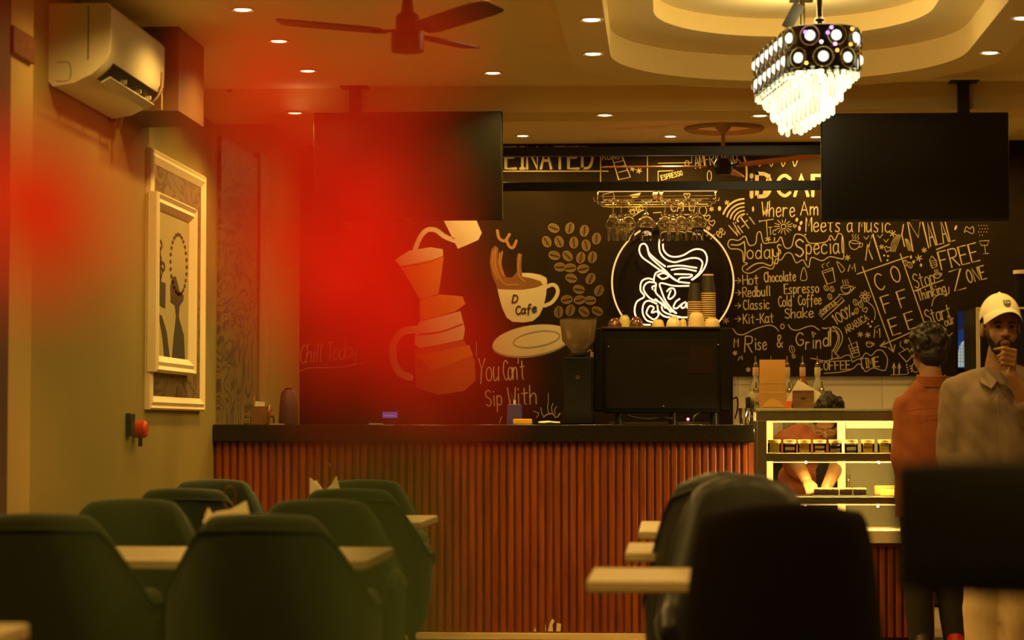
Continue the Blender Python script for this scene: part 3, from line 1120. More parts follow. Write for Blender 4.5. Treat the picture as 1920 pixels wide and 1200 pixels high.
# little sun rising behind the counter
k.stroke([(1019, 782), (1026, 777), (1036, 776), (1042, 783)], 2.0, True)
for (a, b, c_) in [((1000, 771), (1010, 775), (1006, 783)), ((1014, 764), (1016, 775), (1019, 780)), ((1027, 757), (1027, 768), (1030, 776)), ((1037, 756), (1034, 765), (1036, 774)), ((1044, 762), (1040, 768), (1041, 776))]:
    k.stroke([a, b, c_], 1.3, True)
k.stroke([(1028, 737), (1028, 757)], 1.0)
k.stroke([(1050, 775), (1045, 782)], 2.4)
k.stroke([(941, 781), (936, 793)], 1.4)
k.stroke([(1101, 660), (1106, 655), (1110, 662)], 1.3)
k.text('Ra', 1108, 670, 5, 9, 0, 1.3)
k.stroke([(893, 640), (893, 668)], 0.9)
k.clusters('doodle', M_chalk, board, 0.5)
# ---- painted pictures
M_pcream = mat('mural_cream', (0.52, 0.43, 0.28), 0.85, 0, 0.10, 6)
M_pgrey = mat('mural_grey', (0.24, 0.20, 0.14), 0.85, 0, 0.10, 6)
M_pbrown = mat('mural_coffee', (0.17, 0.070, 0.016), 0.85, 0, 0.3, 10)
M_pcaramel = mat('mural_caramel', (0.30, 0.13, 0.03), 0.85, 0, 0.25, 10)
M_pbean = mat('mural_bean', (0.13, 0.072, 0.018), 0.85, 0, 0.25, 12)
M_pdark = mat('mural_black', (0.012, 0.009, 0.005), 0.85, 0, 0.1)
M_porange = mat('mural_orange', (0.46, 0.18, 0.022), 0.85, 0, 0.15, 8)


def zp(pts, x0, y0, s):
    return [(x0 + a / s, y0 + b / s) for a, b in pts]


def elpts(cx, cy, rx, ry, rot=0.0, n=40):
    return [(cx + rx * math.cos(a) * math.cos(rot) - ry * math.sin(a) * math.sin(rot), cy + rx * math.cos(a) * math.sin(rot) + ry * math.sin(a) * math.cos(rot)) for a in [2 * math.pi * i / n for i in range(n)]]


k = Chalk()
z6 = (880, 380, 2.857)
k.fill(zp([(148, 452), (158, 500), (176, 565), (200, 615), (230, 638), (290, 642), (340, 634), (375, 605), (398, 555), (412, 490), (417, 420), (412, 402), (380, 386), (330, 377), (280, 376), (250, 390), (180, 440)], *z6))
k.zoom([(412, 452), (440, 440), (462, 446), (474, 472), (466, 502), (440, 535), (404, 552)], *z6, wd=7.0)
k.mb.mi = 1
k.layer = 2
k.fill(zp([(152, 462), (122, 390), (108, 320), (118, 250), (138, 230), (156, 245), (152, 290), (158, 350), (185, 400), (230, 400), (255, 370), (253, 300), (262, 270), (282, 276), (278, 340), (284, 395), (330, 404), (380, 420), (394, 440), (350, 455), (280, 466)], *z6))
k.mb.mi = 2
k.layer = 3
for a in ([(163, 270), (160, 320), (172, 370), (190, 395)], [(176, 262), (168, 330), (184, 385)], [(270, 280), (262, 340), (268, 395), (300, 425)], [(128, 260), (124, 330), (150, 410)], [(140, 250), (138, 330), (180, 430), (260, 440)]):
    k.zoom(a, *z6, wd=3.0)
for a in ([(150, 150), (160, 190), (190, 205), (215, 170)], [(200, 205), (215, 235), (235, 240), (252, 205)]):
    k.zoom(a, *z6, wd=5.5)
k.mb.mi = 3
k.layer = 4
k.text('D', 960, 567, 9, 14, -4, 2.6, slant=0.15)
k.text('Cafe', 967, 590, 8.6, 15, 8, 2.6, 1.2, 0.15)
k.mb.build('cup_painting', [M_pcream, M_pbrown, M_pcaramel, M_pdark], board, smooth=False)
k = Chalk()
k.mb.mi = 1
k.fill(elpts(997, 640.5, 75, 29, -0.15))
k.mb.mi = 0
k.layer = 2
k.fill(elpts(997, 638, 74, 28, -0.15))
k.mb.mi = 1
k.layer = 3
k.stroke(elpts(1006, 636, 44, 14, -0.17), 2.2, False, True)
k.mb.build('saucer_painting', [M_pcream, M_pgrey], board, smooth=False)
bz3 = (900, 240, 3)
rnd = random.Random(5)
beans = [(415, 563, 25), (505, 563, -70), (587, 578, -78), (655, 622, -80), (375, 640, 65), (445, 640, 70), (528, 645, -88), (597, 660, 80), (418, 717, 20), (493, 720, 50), (567, 730, -72), (632, 727, -76), (450, 782, 5), (508, 787, 0), (580, 792, -6), (513, 845, 18), (622, 848, -60), (556, 908, 15), (670, 915, -62), (488, 965, -5), (560, 967, -10), (620, 970, 3), (442, 1035, -85), (508, 1025, -70), (585, 1033, 40), (660, 1030, 30)]
beans += [(a - 1160 + rnd.uniform(-8, 8), b - 20, c) for a, b, c in [(415, 563, 25), (505, 563, -70), (445, 640, 70), (528, 645, -88), (375, 640, 65), (418, 717, 20), (493, 720, 50)]]
for (a, b, r) in beans:
    x, y = 900 + a / 3, 240 + b / 3
    ro = math.radians(r)
    k = Chalk()
    k.fill(elpts(x, y, 11, 8.2, ro, 20))
    k.mb.mi = 1
    k.layer = 2
    k.ring(x, y, 10.4, 7.7, 1.2, ro)
    k.mb.mi = 2
    k.layer = 3
    ca, sa = math.cos(ro), math.sin(ro)
    k.stroke([(x - 8 * ca - sa, y - 8 * sa + ca), (x, y), (x + 8 * ca + sa, y + 8 * sa - ca)], 2.0, True)
    k.mb.build('bean_painting', [M_pbean, mat('mural_bean_rim', (0.24, 0.145, 0.045), 0.85, 0, 0.1), M_pdark], board, smooth=False)
z5 = (520, 400, 3)
k = Chalk()
k.fill(zp([(935, 40), (1120, 40), (1150, 110), (1130, 150), (1015, 200), (975, 120)], *z5))
k.zoom([(770, 215), (800, 140), (840, 95), (890, 95), (940, 130), (1000, 155)], *z5, wd=9)
k.fill(zp([(660, 262), (735, 212), (860, 190), (930, 202), (932, 240), (840, 275), (690, 300)], *z5))
k.fill(zp([(795, 612), (1030, 550), (1042, 600), (1055, 650), (1045, 710), (800, 760), (770, 735), (775, 670)], *z5))
k.zoom([(775, 652), (700, 668), (652, 735), (655, 830), (690, 895), (745, 922)], *z5, wd=14)
k.mb.mi = 1
k.layer = 2
k.fill(zp([(690, 300), (935, 245), (922, 350), (905, 462), (800, 482)], *z5))
k.fill(zp([(800, 488), (905, 455), (1040, 468), (1058, 510), (1000, 552), (800, 610)], *z5))
k.mb.mi = 2
k.fill(zp([(770, 762), (1050, 714), (1110, 830), (1115, 940), (1050, 1000), (900, 1020), (780, 980)], *z5))
k.mb.mi = 1
k.layer = 3
k.fill(zp([(790, 800), (1080, 740), (1100, 800), (870, 885)], *z5))
k.mb.mi = 3
k.zoom([(800, 680), (920, 665), (1040, 622)], *z5, wd=2, smooth=True)
k.zoom([(690, 300), (840, 278), (935, 240)], *z5, wd=2, smooth=True)
k.mb.build('coffee_maker_painting', [M_pcream, M_porange, mat('mural_rust', (0.30, 0.10, 0.016), 0.85, 0, 0.2, 9), M_pbrown], board, smooth=False)

# ================================================================== NEON SIGN
NY = YB - 0.11
neon = thing('neon_sign', 'glowing warm white neon coffee cup sign inside a lit ring', 'neon sign', at(1261.5, 529, NY))
M_neon = glow_mat('neon_tube', (1.0, 0.62, 0.30), 2.6)
M_ring = glow_mat('neon_ring_tube', (1.0, 0.55, 0.16), 1.25)
MB().lathe([(0.001, 0), (0.36, 0), (0.36, 0.01), (0.001, 0.01)], at(1261.5, 529, NY) + V(0, 0.03, 0), 64, (0, 1, 0)).build('backing_disc', mat('neon_backing', (0.010, 0.006, 0.0025), 0.8, spec=0.1), neon)
MB().tube([at(1261.5 + 114 * math.cos(a), 529 + 114 * math.sin(a), NY) for a in [2 * math.pi * i / 72 for i in range(72)]], 0.0052, 8, True).build('ring_tube', M_ring, neon)
for a in (30, 150, 270):
    c_ = at(1261.5 + 108 * math.cos(math.radians(a)), 529 + 108 * math.sin(math.radians(a)), NY)
    MB().cyl(c_ + V(0, 0.03, 0), (c_.x, BYF, c_.z), 0.006).build('standoff', M_chrome, neon)
zn = (1120, 400, 5)
NEON = [
    [(585, 240), (578, 300), (590, 370), (640, 430), (720, 458), (800, 440), (880, 420), (950, 425), (985, 465), (965, 540), (935, 580), (880, 625)],
    [(615, 285), (620, 340), (660, 390), (720, 408), (800, 395), (880, 350), (940, 335), (1000, 355), (1028, 420), (1010, 500), (960, 570), (890, 625)],
    [(605, 545), (500, 470), (420, 410), (393, 350), (405, 298), (440, 285), (465, 310), (485, 370), (560, 440), (640, 500)],
    [(470, 320), (490, 400), (560, 470), (640, 540), (700, 600), (770, 648)],
    [(600, 530), (660, 575), (720, 620), (760, 640)],
    [(655, 500), (780, 490), (935, 512)], [(690, 530), (800, 518), (930, 542)],
    [(720, 570), (880, 575), (860, 600), (780, 605), (765, 640), (870, 655)],
    [(600, 535), (545, 565), (530, 640), (550, 660), (548, 740), (600, 800), (690, 930)],
    [(525, 622), (470, 610), (415, 640), (405, 720), (440, 780), (370, 830), (350, 920), (380, 1000), (430, 1040), (500, 1045)],
    [(540, 650), (480, 645), (440, 680), (440, 730), (500, 800), (600, 840), (640, 890)],
    [(520, 715), (515, 690), (545, 680), (542, 720), (530, 725)],
    [(562, 582), (620, 560), (668, 590), (612, 615), (562, 582)],
    [(865, 680), (720, 680), (592, 655), (600, 720), (640, 820), (700, 900), (742, 938), (640, 880), (540, 800)],
    [(560, 850), (480, 820), (435, 850), (425, 930), (460, 1000), (520, 1022)],
    [(562, 860), (575, 920), (640, 970), (760, 975), (860, 975)],
    [(600, 870), (620, 920), (700, 955), (790, 975)],
    [(480, 965), (460, 930), (490, 870), (530, 885), (510, 930), (560, 920), (572, 960), (530, 995), (480, 965)],
    [(650, 735), (680, 705), (720, 710), (728, 760), (690, 800), (665, 790), (690, 720)],
    [(775, 800), (735, 830), (715, 880), (745, 890), (790, 850)],
    [(830, 830), (795, 850), (790, 885), (820, 880), (838, 840), (845, 890)],
    [(850, 900), (870, 830), (890, 790), (900, 800), (872, 870), (862, 920)],
]
for pts in NEON:
    P = [at(zn[0] + a / zn[2], zn[1] + b / zn[2], NY) for a, b in pts]
    MB().tube(catmull(P, 6), 0.0047, 7).build('cup_tube', M_neon, neon)

# ================================================================== TELEVISIONS on ceiling poles
M_screen = mat('tv_screen', (0.010, 0.009, 0.006), 0.22, 0, 0.0)
TVY = 11.85


def tv(px0, py0, px1, py1, pole, label):
    a, b = at(px0, py0, TVY), at(px1, py1, TVY)
    cx = (a.x + b.x) / 2
    t = thing('television', label, 'television', (cx, TVY, b.z))
    MB().bx((a.x, TVY, b.z), (b.x, TVY + 0.045, a.z)).build('housing', M_black, t, bevel=0.006)
    MB().bx((a.x + 0.008, TVY - 0.002, b.z + 0.012), (b.x - 0.008, TVY + 0.001, a.z - 0.008)).build('screen', M_screen, t, smooth=False)
    MB().bx((cx - 0.2, TVY + 0.045, b.z + 0.12), (cx + 0.2, TVY + 0.075, a.z - 0.12)).build('wall_plate', M_darkmetal, t, bevel=0.003)
    p = at(pole, 180, TVY + 0.1)
    MB().bx((p.x - 0.028, TVY + 0.075, b.z + 0.2), (p.x + 0.028, TVY + 0.125, ZC)).build('ceiling_pole', M_black, t, bevel=0.003)
    MB().bx((p.x - 0.07, TVY + 0.03, ZC - 0.006), (p.x + 0.07, TVY + 0.168, ZC)).build('ceiling_flange', M_black, t, bevel=0.002)
    MB().bx((cx - 0.02, TVY - 0.0035, b.z + 0.002), (cx + 0.02, TVY, b.z + 0.008)).build('logo_bar', M_chrome, t, smooth=False)


tv(588, 211, 942, 412, 666, 'large dark flat television hanging at left, seen through the red blur')
tv(1539, 213, 1893, 414, 1806, 'large dark flat television hanging at right beside the chandelier')

# ================================================================== HANGING BLACK RAILS
RY = 13.0
rails = thing('hanging_rack', 'black two-rail metal frame hanging above the bar between the televisions', 'rack', (at(1240, 400, RY).x, RY, at(1240, 357, RY).z))
M_rail = mat('satin_black_rail', (0.014, 0.011, 0.007), 0.3, 0, 0.1, spec=0.6)
xa, xb = at(700, 300, RY).x, at(1740, 300, RY).x
for (t0, t1) in ((274, 291), (340, 357)):
    za, zb_ = at(1240, t0, RY).z, at(1240, t1, RY).z
    MB().bx((xa, RY, zb_), (xb, RY + 0.05, za)).build('rail', M_rail, rails, bevel=0.002)
for px in (720, 1720):
    x = at(px, 300, RY).x
    MB().bx((x - 0.025, RY + 0.001, at(1240, 356, RY).z), (x + 0.025, RY + 0.049, ZR)).build('hanger', M_rail, rails, bevel=0.002)
xs0, xs1 = at(1120, 360, RY).x, at(1345, 360, RY).x
zs_ = at(1240, 357, RY).z
MB().bx((xs0, RY + 0.030, zs_ - 0.003), (xs1, RY + 0.044, zs_)).build('led_strip', glow_mat('rail_led', (1.0, 0.60, 0.20), 0.9), rails, smooth=False)
area('rail_led_light', ((xs0 + xs1) / 2, RY + 0.026, zs_ - 0.008), xs1 - xs0, 0.016, 7.0)
# wire glass rack hung from the lower rail
GX0, GX1, GXM = at(1113, 380, RY).x, at(1349, 380, RY).x, at(1235, 380, RY).x
GZ = at(1230, 377, RY).z
M_wire = mat('brass_wire', (0.75, 0.55, 0.25), 0.22, 1.0, 0.05)
gr = thing('glass_rack', 'shiny wire stemware rack fixed under the lower black rail', 'rack', (GXM, RY + 0.05, GZ))
for q in range(3):
    z = GZ - 0.012 + q * 0.014
    ins = (2 - q) * 0.02
    loop = [V(GX0 + 0.04 + ins, RY - 0.12 + ins, z), V(GX1 - 0.04 - ins, RY - 0.12 + ins, z), V(GX1 - ins, RY - 0.06, z), V(GX1 - ins, RY + 0.17, z), V(GX1 - 0.04 - ins, RY + 0.24 - ins, z), V(GX0 + 0.04 + ins, RY + 0.24 - ins, z), V(GX0 + ins, RY + 0.17, z), V(GX0 + ins, RY - 0.06, z)]
    MB().tube(loop, 0.003, 6, True).build('wire_rim', M_wire, gr)
GL = [1150, 1179, 1212, 1247, 1277, 1308]
for px in GL:
    x = at(px, 380, RY).x
    for s in (-0.017, 0.017):
        MB().tube([V(x + s, RY - 0.12, GZ - 0.003), V(x + s, RY + 0.23, GZ - 0.003)], 0.0022, 5).build('wire_rung', M_wire, gr)
for px in (1120, 1232, 1238, 1342):
    x = at(px, 380, RY).x
    MB().tube([V(x, RY + 0.02, GZ), V(x, RY + 0.02, at(1240, 356, RY).z)], 0.004, 6).build('hanging_wire', M_wire, gr)
for px in (1228, 1240):
    x = at(px, 380, RY).x
    MB().bx((x - 0.008, RY + 0.03, GZ + 0.01), (x + 0.008, RY + 0.034, at(1240, 357, RY).z)).build('bracket_plate', M_wire, gr)


def stem_glass(bulge, name='wine_glass'):
    t = proto(name, 'clear stemmed glass', 'glass', 'stem glasses hanging in the wire rack')
    H = 0.215
    # upside down: foot at z=0, mouth at z=-H ; outer then inner wall
    out = [(0.030, 0.003), (0.031, 0.0), (0.012, -0.004), (0.0045, -0.012), (0.004, -0.055), (0.007, -0.064), (bulge * 0.6, -0.088), (bulge, -0.118), (bulge * 1.02, -0.132), (bulge * 0.9, -0.142), (0.032, -0.148), (0.030, -0.19), (0.031, -H)]
    inn = [(0.0298, -H), (0.0288, -0.19), (0.0305, -0.149), (bulge * 0.88, -0.1405), (bulge * 0.97, -0.131), (bulge * 0.95, -0.119), (bulge * 0.55, -0.09), (0.001, -0.072)]
    MB().lathe([(0.001, 0.0032)] + out + inn, n=24, cap=False).build('bowl', M_glass, t, angle=60)
    return t


g1 = stem_glass(0.041)
g2 = stem_glass(0.052)
names = ['leftmost hanging glass of the front row in the wire rack', 'second hanging glass from the left in the front row of the rack', 'third hanging glass from the left, with the widest bowl', 'fourth hanging glass from the left in the front row of the rack', 'fifth hanging glass from the left in the front row of the rack', 'rightmost hanging glass of the front row in the wire rack']
for i, px in enumerate(GL):
    p = V(at(px, 380, RY).x, RY - 0.02, GZ)
    if i == 0:
        g1.location = p
        g1['label'] = names[0]
    elif i == 2:
        g2.location = p
        g2['label'] = names[2]
    else:
        dup(g2 if i == 5 else g1, p, 0, names[i])
for px, lab in ((1164, 'glass hanging behind the gap between the first two front glasses'), (1262, 'glass hanging behind the gap between the fourth and fifth front glasses'), (1298, 'glass hanging in the back row behind the rightmost front glass')):
    dup(g1, V(at(px, 380, RY).x, RY + 0.15, GZ + 0.014), 0, lab)

# ================================================================== REAR CEILING MEDALLION AND FAN
mc = atz(1358, 239, ZR)
med = thing('ceiling_medallion', 'round plaster ceiling medallion above the rear fan', 'ceiling rose', mc)
M_med = mat('medallion_gold', (0.45, 0.28, 0.07), 0.6, 0, 0.1)
MB().lathe([(0.235, 0.0), (0.24, -0.012), (0.225, -0.022), (0.21, -0.012), (0.195, -0.02), (0.175, -0.010), (0.16, -0.006), (0.16, 0.0)], mc, 48, cap=False).build('rim_mouldings', M_med, med)
MB().lathe([(0.16, -0.003), (0.03, -0.004), (0.001, -0.004)], mc, 40, cap=False).build('centre_disc', M_tray, med)
M_fanwood = mat('fan_blade_orange', (0.75, 0.27, 0.05), 0.4, 0, 0.1)
M_fanbody = mat('fan_body_brown', (0.10, 0.045, 0.02), 0.4, 0.1, 0.1)


def fan(hub, blades, rod_top, label, mb_, mh, hr=0.06, hh=0.1, L=0.6, tier=False):
    t = thing('ceiling_fan', label, 'ceiling fan', (hub.x, hub.y, rod_top))
    MB().cyl((hub.x, hub.y, hub.z + hh * 0.4), (hub.x, hub.y, rod_top), 0.012).build('down_rod', mh if tier else M_med, t)
    MB().lathe([(0.001, rod_top - hub.z), (0.05, rod_top - hub.z), (0.045, rod_top - hub.z - 0.03), (0.014, rod_top - hub.z - 0.06)], hub, 20).build('canopy', mh if tier else M_med, t)
    if tier:
        prof = [(0.001, -hh * .5), (hr * .96, -hh * .5), (hr, -hh * .46), (hr, -hh * .02), (hr * .95, 0.0), (hr * .72, 0.004), (hr * .72, hh * .42), (hr * .62, hh * .5), (hr * .4, hh * .56), (hr * .3, hh * .9), (0.001, hh * .9)]
    else:
        prof = [(0.001, -hh / 2), (hr * .8, -hh / 2), (hr, -hh * .2), (hr, hh * .2), (hr * .7, hh * .45), (0.001, hh / 2)]
    MB().lathe(prof, hub, 28).build('motor_housing', mh, t)
    for (ang, ln, pitch, droop) in blades:
        ca, sa = math.cos(math.radians(ang)), math.sin(math.radians(ang))
        dx, dy = V(ca, sa, droop), V(-sa, ca, 0)
        tw = V(0, 0, 1)
        rings = []
        for i, (r, wd) in enumerate([(0.09, 0.035), (0.14, 0.05), (ln * .5, 0.052), (ln * .85, 0.055), (ln * .97, 0.050), (ln, 0.036)]):
            c_ = hub + dx * r
            a_ = dy * math.cos(pitch) + tw * math.sin(pitch)
            b_ = tw * math.cos(pitch) - dy * math.sin(pitch)
            rings.append([c_ + a_ * wd - b_ * 0.003, c_ + a_ * wd + b_ * 0.003, c_ - a_ * wd + b_ * 0.003, c_ - a_ * wd - b_ * 0.003])
        MB().loft(rings).build('blade', mb_, t, angle=50)
        MB().box(hub + dx * (hr + 0.025), (0.09, 0.02, 0.008), Matrix.Rotation(math.radians(ang), 3, 'Z')).build('blade_arm', mh, t)
    return t


FY2 = 14.3
fan(at(1356, 312, FY2), [(-8, 0.60, 0.35, 0.09), (165, 0.74, -0.15, 0.03), (80, 0.55, 0.2, 0.0)], ZR, 'dark ceiling fan with orange blades behind the black rails', M_fanwood, M_black, 0.055, 0.1)
fan(at(764, 62, 8.9), [(172, 0.50, 0.05, 0.12), (-50, 0.56, -0.30, 0.05), (60, 0.42, 0.1, 0.0)], ZC, 'brown ceiling fan nearest the camera, top middle, tinted red by the blur', M_fanbody, M_fanbody, 0.062, 0.14, tier=True)
# ================================================================== CHANDELIER
ch_f, ch_b, CR = V(0.615, 9.55, 0), V(0.525, 10.22, 0), 0.152
ch = thing('chandelier', 'large lit crystal chandelier with two rows of ringed discs, hanging from the oval tray', 'chandelier', ((ch_f.x + ch_b.x) / 2, (ch_f.y + ch_b.y) / 2, 2.90))
ax = (ch_b - ch_f).normalized()
sd = V(ax.y, -ax.x, 0)                   # to the right of the axis
CL = (ch_b - ch_f).length


def stadium(r, s):
    """point and outward normal at arc length s round a stadium of radius r"""
    per = 2 * CL + 2 * math.pi * r
    s %= per
    if s < CL:                            # right side, front to back
        return ch_f + ax * s + sd * r, sd
    s -= CL
    if s < math.pi * r:
        a = s / r
        n = sd * math.cos(a) + ax * math.sin(a)
        return ch_b + n * r, n
    s -= math.pi * r
    if s < CL:
        return ch_b - ax * s - sd * r, -sd
    s -= CL
    a = s / r
    n = -sd * math.cos(a) - ax * math.sin(a)
    return ch_f + n * r, n


M_crystal = mat('glow_crystal', (0.95, 0.95, 0.80), 0.05, 0, 0.0, emit=(0.90, 1.0, 0.42), estr=0.06, trans=0.95, ior=1.5)  # glow put into the glass to stand for light the crystals catch
M_crystal2 = mat('bright_glow_crystal', (0.95, 0.95, 0.80), 0.05, 0, 0.0, emit=(1.0, 0.97, 0.55), estr=0.32, trans=0.95, ior=1.5)  # same glass with a stronger painted glow
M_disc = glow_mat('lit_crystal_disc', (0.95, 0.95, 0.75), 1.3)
M_bronze = mat('dark_bronze', (0.06, 0.045, 0.016), 0.28, 0.9, 0.1)
M_brass = mat('brass_ring', (0.55, 0.45, 0.16), 0.25, 1.0, 0.1)
ZT = at(1545, 65, 9.4).z
ZL = at(1545, 105, 9.4).z
zb0, zb1 = ZL - 0.075, ZT + 0.06
# frame band and rods
per = 2 * CL + 2 * math.pi * CR
NS = 64
for (r, z0, z1) in ((CR - 0.012, zb0 + 0.03, zb1 - 0.02),):
    mb = MB()
    ring_ = [stadium(r, per * i / NS)[0] for i in range(NS)]
    wallband(mb, [V(p.x, p.y, 0) for p in ring_], z0, z1)
    mb.build('frame_band', M_bronze, ch)
for z in (zb0 + 0.03, (ZT + ZL) / 2, zb1 - 0.02):
    MB().tube([stadium(CR - 0.01, per * i / NS)[0] + V(0, 0, z) for i in range(NS)], 0.006, 6, True).build('frame_hoop', M_bronze, ch)
mid = (ch_f + ch_b) / 2
for q in (-0.32, 0.32):
    c0 = mid + ax * q
    MB().bx((c0.x - CR, c0.y - 0.012, zb1 - 0.03), (c0.x + CR, c0.y + 0.012, zb1 - 0.018)).build('cross_bar', M_bronze, ch)
for q, r in ((-0.30, 0.011), (0.06, 0.011)):
    c0 = mid + ax * q
    MB().cyl((c0.x, c0.y, zb1 - 0.02), (c0.x, c0.y, 2.90), r).build('hanging_rod', M_bronze, ch)
    MB().lathe([(0.02, 0), (0.02, 0.012), (0.012, 0.02)], (c0.x, c0.y, zb1 + 0.02), 12).build('rod_collar', M_bronze, ch)
MB().bx((mid.x - 0.05, mid.y - 0.45, 2.87), (mid.x + 0.05, mid.y + 0.30, 2.90)).build('ceiling_plate', M_bronze, ch, bevel=0.004)
tg = at(1487, 30, 9.7)
MB().box(tg, (0.045, 0.004, 0.11), Matrix.Rotation(math.radians(28), 3, 'Y')).build('hanging_tag', M_black, ch, smooth=False)
# ringed discs, two rows
nd = 22
rd = random.Random(3)
for row, z in enumerate((ZT, ZL)):
    for i in range(nd):
        s = per * (i + 0.5 * row) / nd
        p, n = stadium(CR, s)
        p = p + V(0, 0, z)
        R = V(0, 0, 1).rotation_difference(n).to_matrix()
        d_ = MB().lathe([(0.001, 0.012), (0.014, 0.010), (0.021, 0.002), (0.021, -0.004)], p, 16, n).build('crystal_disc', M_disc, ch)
        rr = MB().tube([p + R @ V(0.039 * math.cos(a), 0.039 * math.sin(a), 0.001) for a in [2 * math.pi * k_ / 24 for k_ in range(24)]], 0.0032, 6, True).build('disc_ring', M_brass, ch)
# little coloured sparkles on the crown (glints set as small glowing dots)
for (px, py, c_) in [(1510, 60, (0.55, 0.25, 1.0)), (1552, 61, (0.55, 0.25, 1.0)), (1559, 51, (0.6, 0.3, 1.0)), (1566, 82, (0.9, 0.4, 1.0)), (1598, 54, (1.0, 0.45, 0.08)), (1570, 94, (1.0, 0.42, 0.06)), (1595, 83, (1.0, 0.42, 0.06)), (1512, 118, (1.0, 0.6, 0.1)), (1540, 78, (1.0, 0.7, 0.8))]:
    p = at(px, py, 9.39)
    MB().ell(p, (0.008, 0.006, 0.008), n=10, k=6).build('crystal_glint', glow_mat('glint_%d' % int(c_[2] * 100 + c_[1] * 10), c_, 2.2), ch)
# tiers of hanging glass rods
tiers = [(0.140, zb0 + 0.02, 2.475), (0.108, zb0 + 0.02, 2.425), (0.076, zb0 + 0.02, 2.372), (0.042, zb0 + 0.02, 2.318)]
rods = []
for ti, (r, z1, z0) in enumerate(tiers):
    pr_ = 2 * CL + 2 * math.pi * r
    n = int(pr_ / 0.031)
    for i in range(n):
        p, nn = stadium(r, pr_ * i / n)
        rods.append((p, z1 - 0.004 * (i % 2), z0 + 0.006 * (i % 3), ti, nn))
front = sorted(rods, key=lambda q: (q[4].y > 0.3 or q[4].x > 0.5, q[0].y))
rest = MB()
for i, (p, z1, z0, ti, nn) in enumerate(front):
    prof = [(0.003, z0 - 0.006), (0.0095, z0), (0.0095, z1 - 0.01), (0.004, z1)]
    if i < 96:
        MB().lathe(prof, (p.x, p.y, 0), 8).build('crystal_rod', M_crystal2 if i % 3 != 1 else M_crystal, ch, angle=60)
    else:
        rest.lathe(prof, (p.x, p.y, 0), 6)
o = rest.build('crystal_rod', M_crystal2, ch, angle=60)
o['kind'] = 'stuff'
for q in (-0.28, 0.0, 0.28):
    c0 = mid + ax * q
    MB().cyl((c0.x, c0.y, 2.45), (c0.x, c0.y, 2.60), 0.02).build('bulb', glow_mat('chandelier_bulb', (1.0, 0.93, 0.6), 3.0), ch)
    l = bpy.data.lights.new('chandelier_lamp', 'POINT')
    l.energy = 5.5
    l.color = (1.0, 0.80, 0.36)
    l.shadow_soft_size = 0.12
    lo = bpy.data.objects.new('chandelier_lamp', l)
    lo.location = (c0.x, c0.y, zb1 + 0.06)
    COL.objects.link(lo)

# ================================================================== LEFT WALL THINGS
# split air conditioner
A0 = atx(209, 60, XL + 0.24)
A1 = atx(309, 120, XL + 0.24)
y0, y1 = A0.y, A1.y
zt = atx(209, 5, XL + 0.24).z
zbm = zt - 0.315
ac = thing('air_conditioner', 'white split air conditioner high on the left wall with open louver', 'air conditioner', (XL, (y0 + y1) / 2, zbm))
M_ac = mat('ac_plastic', (0.74, 0.64, 0.44), 0.35, 0, 0.03)
prof = [(0.0, zbm + 0.02), (0.02, zbm), (0.10, zbm + 0.012), (0.17, zbm + 0.045), (0.215, zbm + 0.085), (0.236, zbm + 0.13), (0.240, zbm + 0.2), (0.240, zt - 0.02), (0.225, zt), (0.0, zt)]
mb = MB()
rings = []
for (yy, ins) in ((y0, 0.004), (y0 + 0.006, 0.0), (y1 - 0.006, 0.0), (y1, 0.004)):
    rings.append([V(XL + max(0, x - ins), yy, z) for x, z in prof])
mb.loft(rings)
mb.build('body', M_ac, ac, angle=30)


def acp(u):
    """point on the curved underside, u 0..1"""
    pts = catmull([V(x, z, 0) for x, z in prof[2:7]], 8)
    return pts[min(len(pts) - 1, int(u * (len(pts) - 1)))]


ya, yb_ = y0 + 0.09, y1 - 0.06
sl = MB()
us = [0.22, 0.32, 0.42, 0.52, 0.60]
n = len(us)
vs = []
for yy in (ya, yb_):
    for u in us:
        q = acp(u)
        vs.append(V(XL + q.x + 0.0015, yy, q.y - 0.0015))
sl.add(vs, [(i, i + 1, n + i + 1, n + i) for i in range(n - 1)])
sl.build('air_outlet', M_black, ac)
q0, q1 = acp(0.26), acp(0.36)
MB().loft([[V(XL + q0.x + 0.004, yy, q0.y - 0.014), V(XL + q0.x + 0.008, yy, q0.y - 0.018), V(XL + q1.x + 0.022, yy, q1.y - 0.012), V(XL + q1.x + 0.020, yy, q1.y - 0.008)] for yy in (ya + 0.02, yb_ - 0.01)]).build('louver', M_ac, ac)
for f_ in (0.3, 0.62, 0.85):
    yy = ya + (yb_ - ya) * f_
    q = acp(0.42)
    MB().box((XL + q.x + 0.006, yy, q.y - 0.008), (0.03, 0.008, 0.016)).build('louver_vane', M_ac, ac)
MB().bx((XL + 0.2402, y1 - 0.075, zt - 0.21), (XL + 0.2412, y1 - 0.045, zt - 0.13)).build('energy_label', mat('energy_label_tan', (0.42, 0.22, 0.06), 0.5, 0, 0.3, 200), ac, smooth=False)
MB().bx((XL + 0.2402, y1 - 0.065, zt - 0.285), (XL + 0.2412, y1 - 0.048, zt - 0.215)).build('energy_label', mat('energy_label_yellow', (0.55, 0.36, 0.06), 0.5, 0, 0.3, 200), ac, smooth=False)
MB().bx((XL + 0.15, y0 - 0.0012, zbm + 0.10), (XL + 0.153, y0, zt - 0.01)).build('panel_seam', M_black, ac, smooth=False)
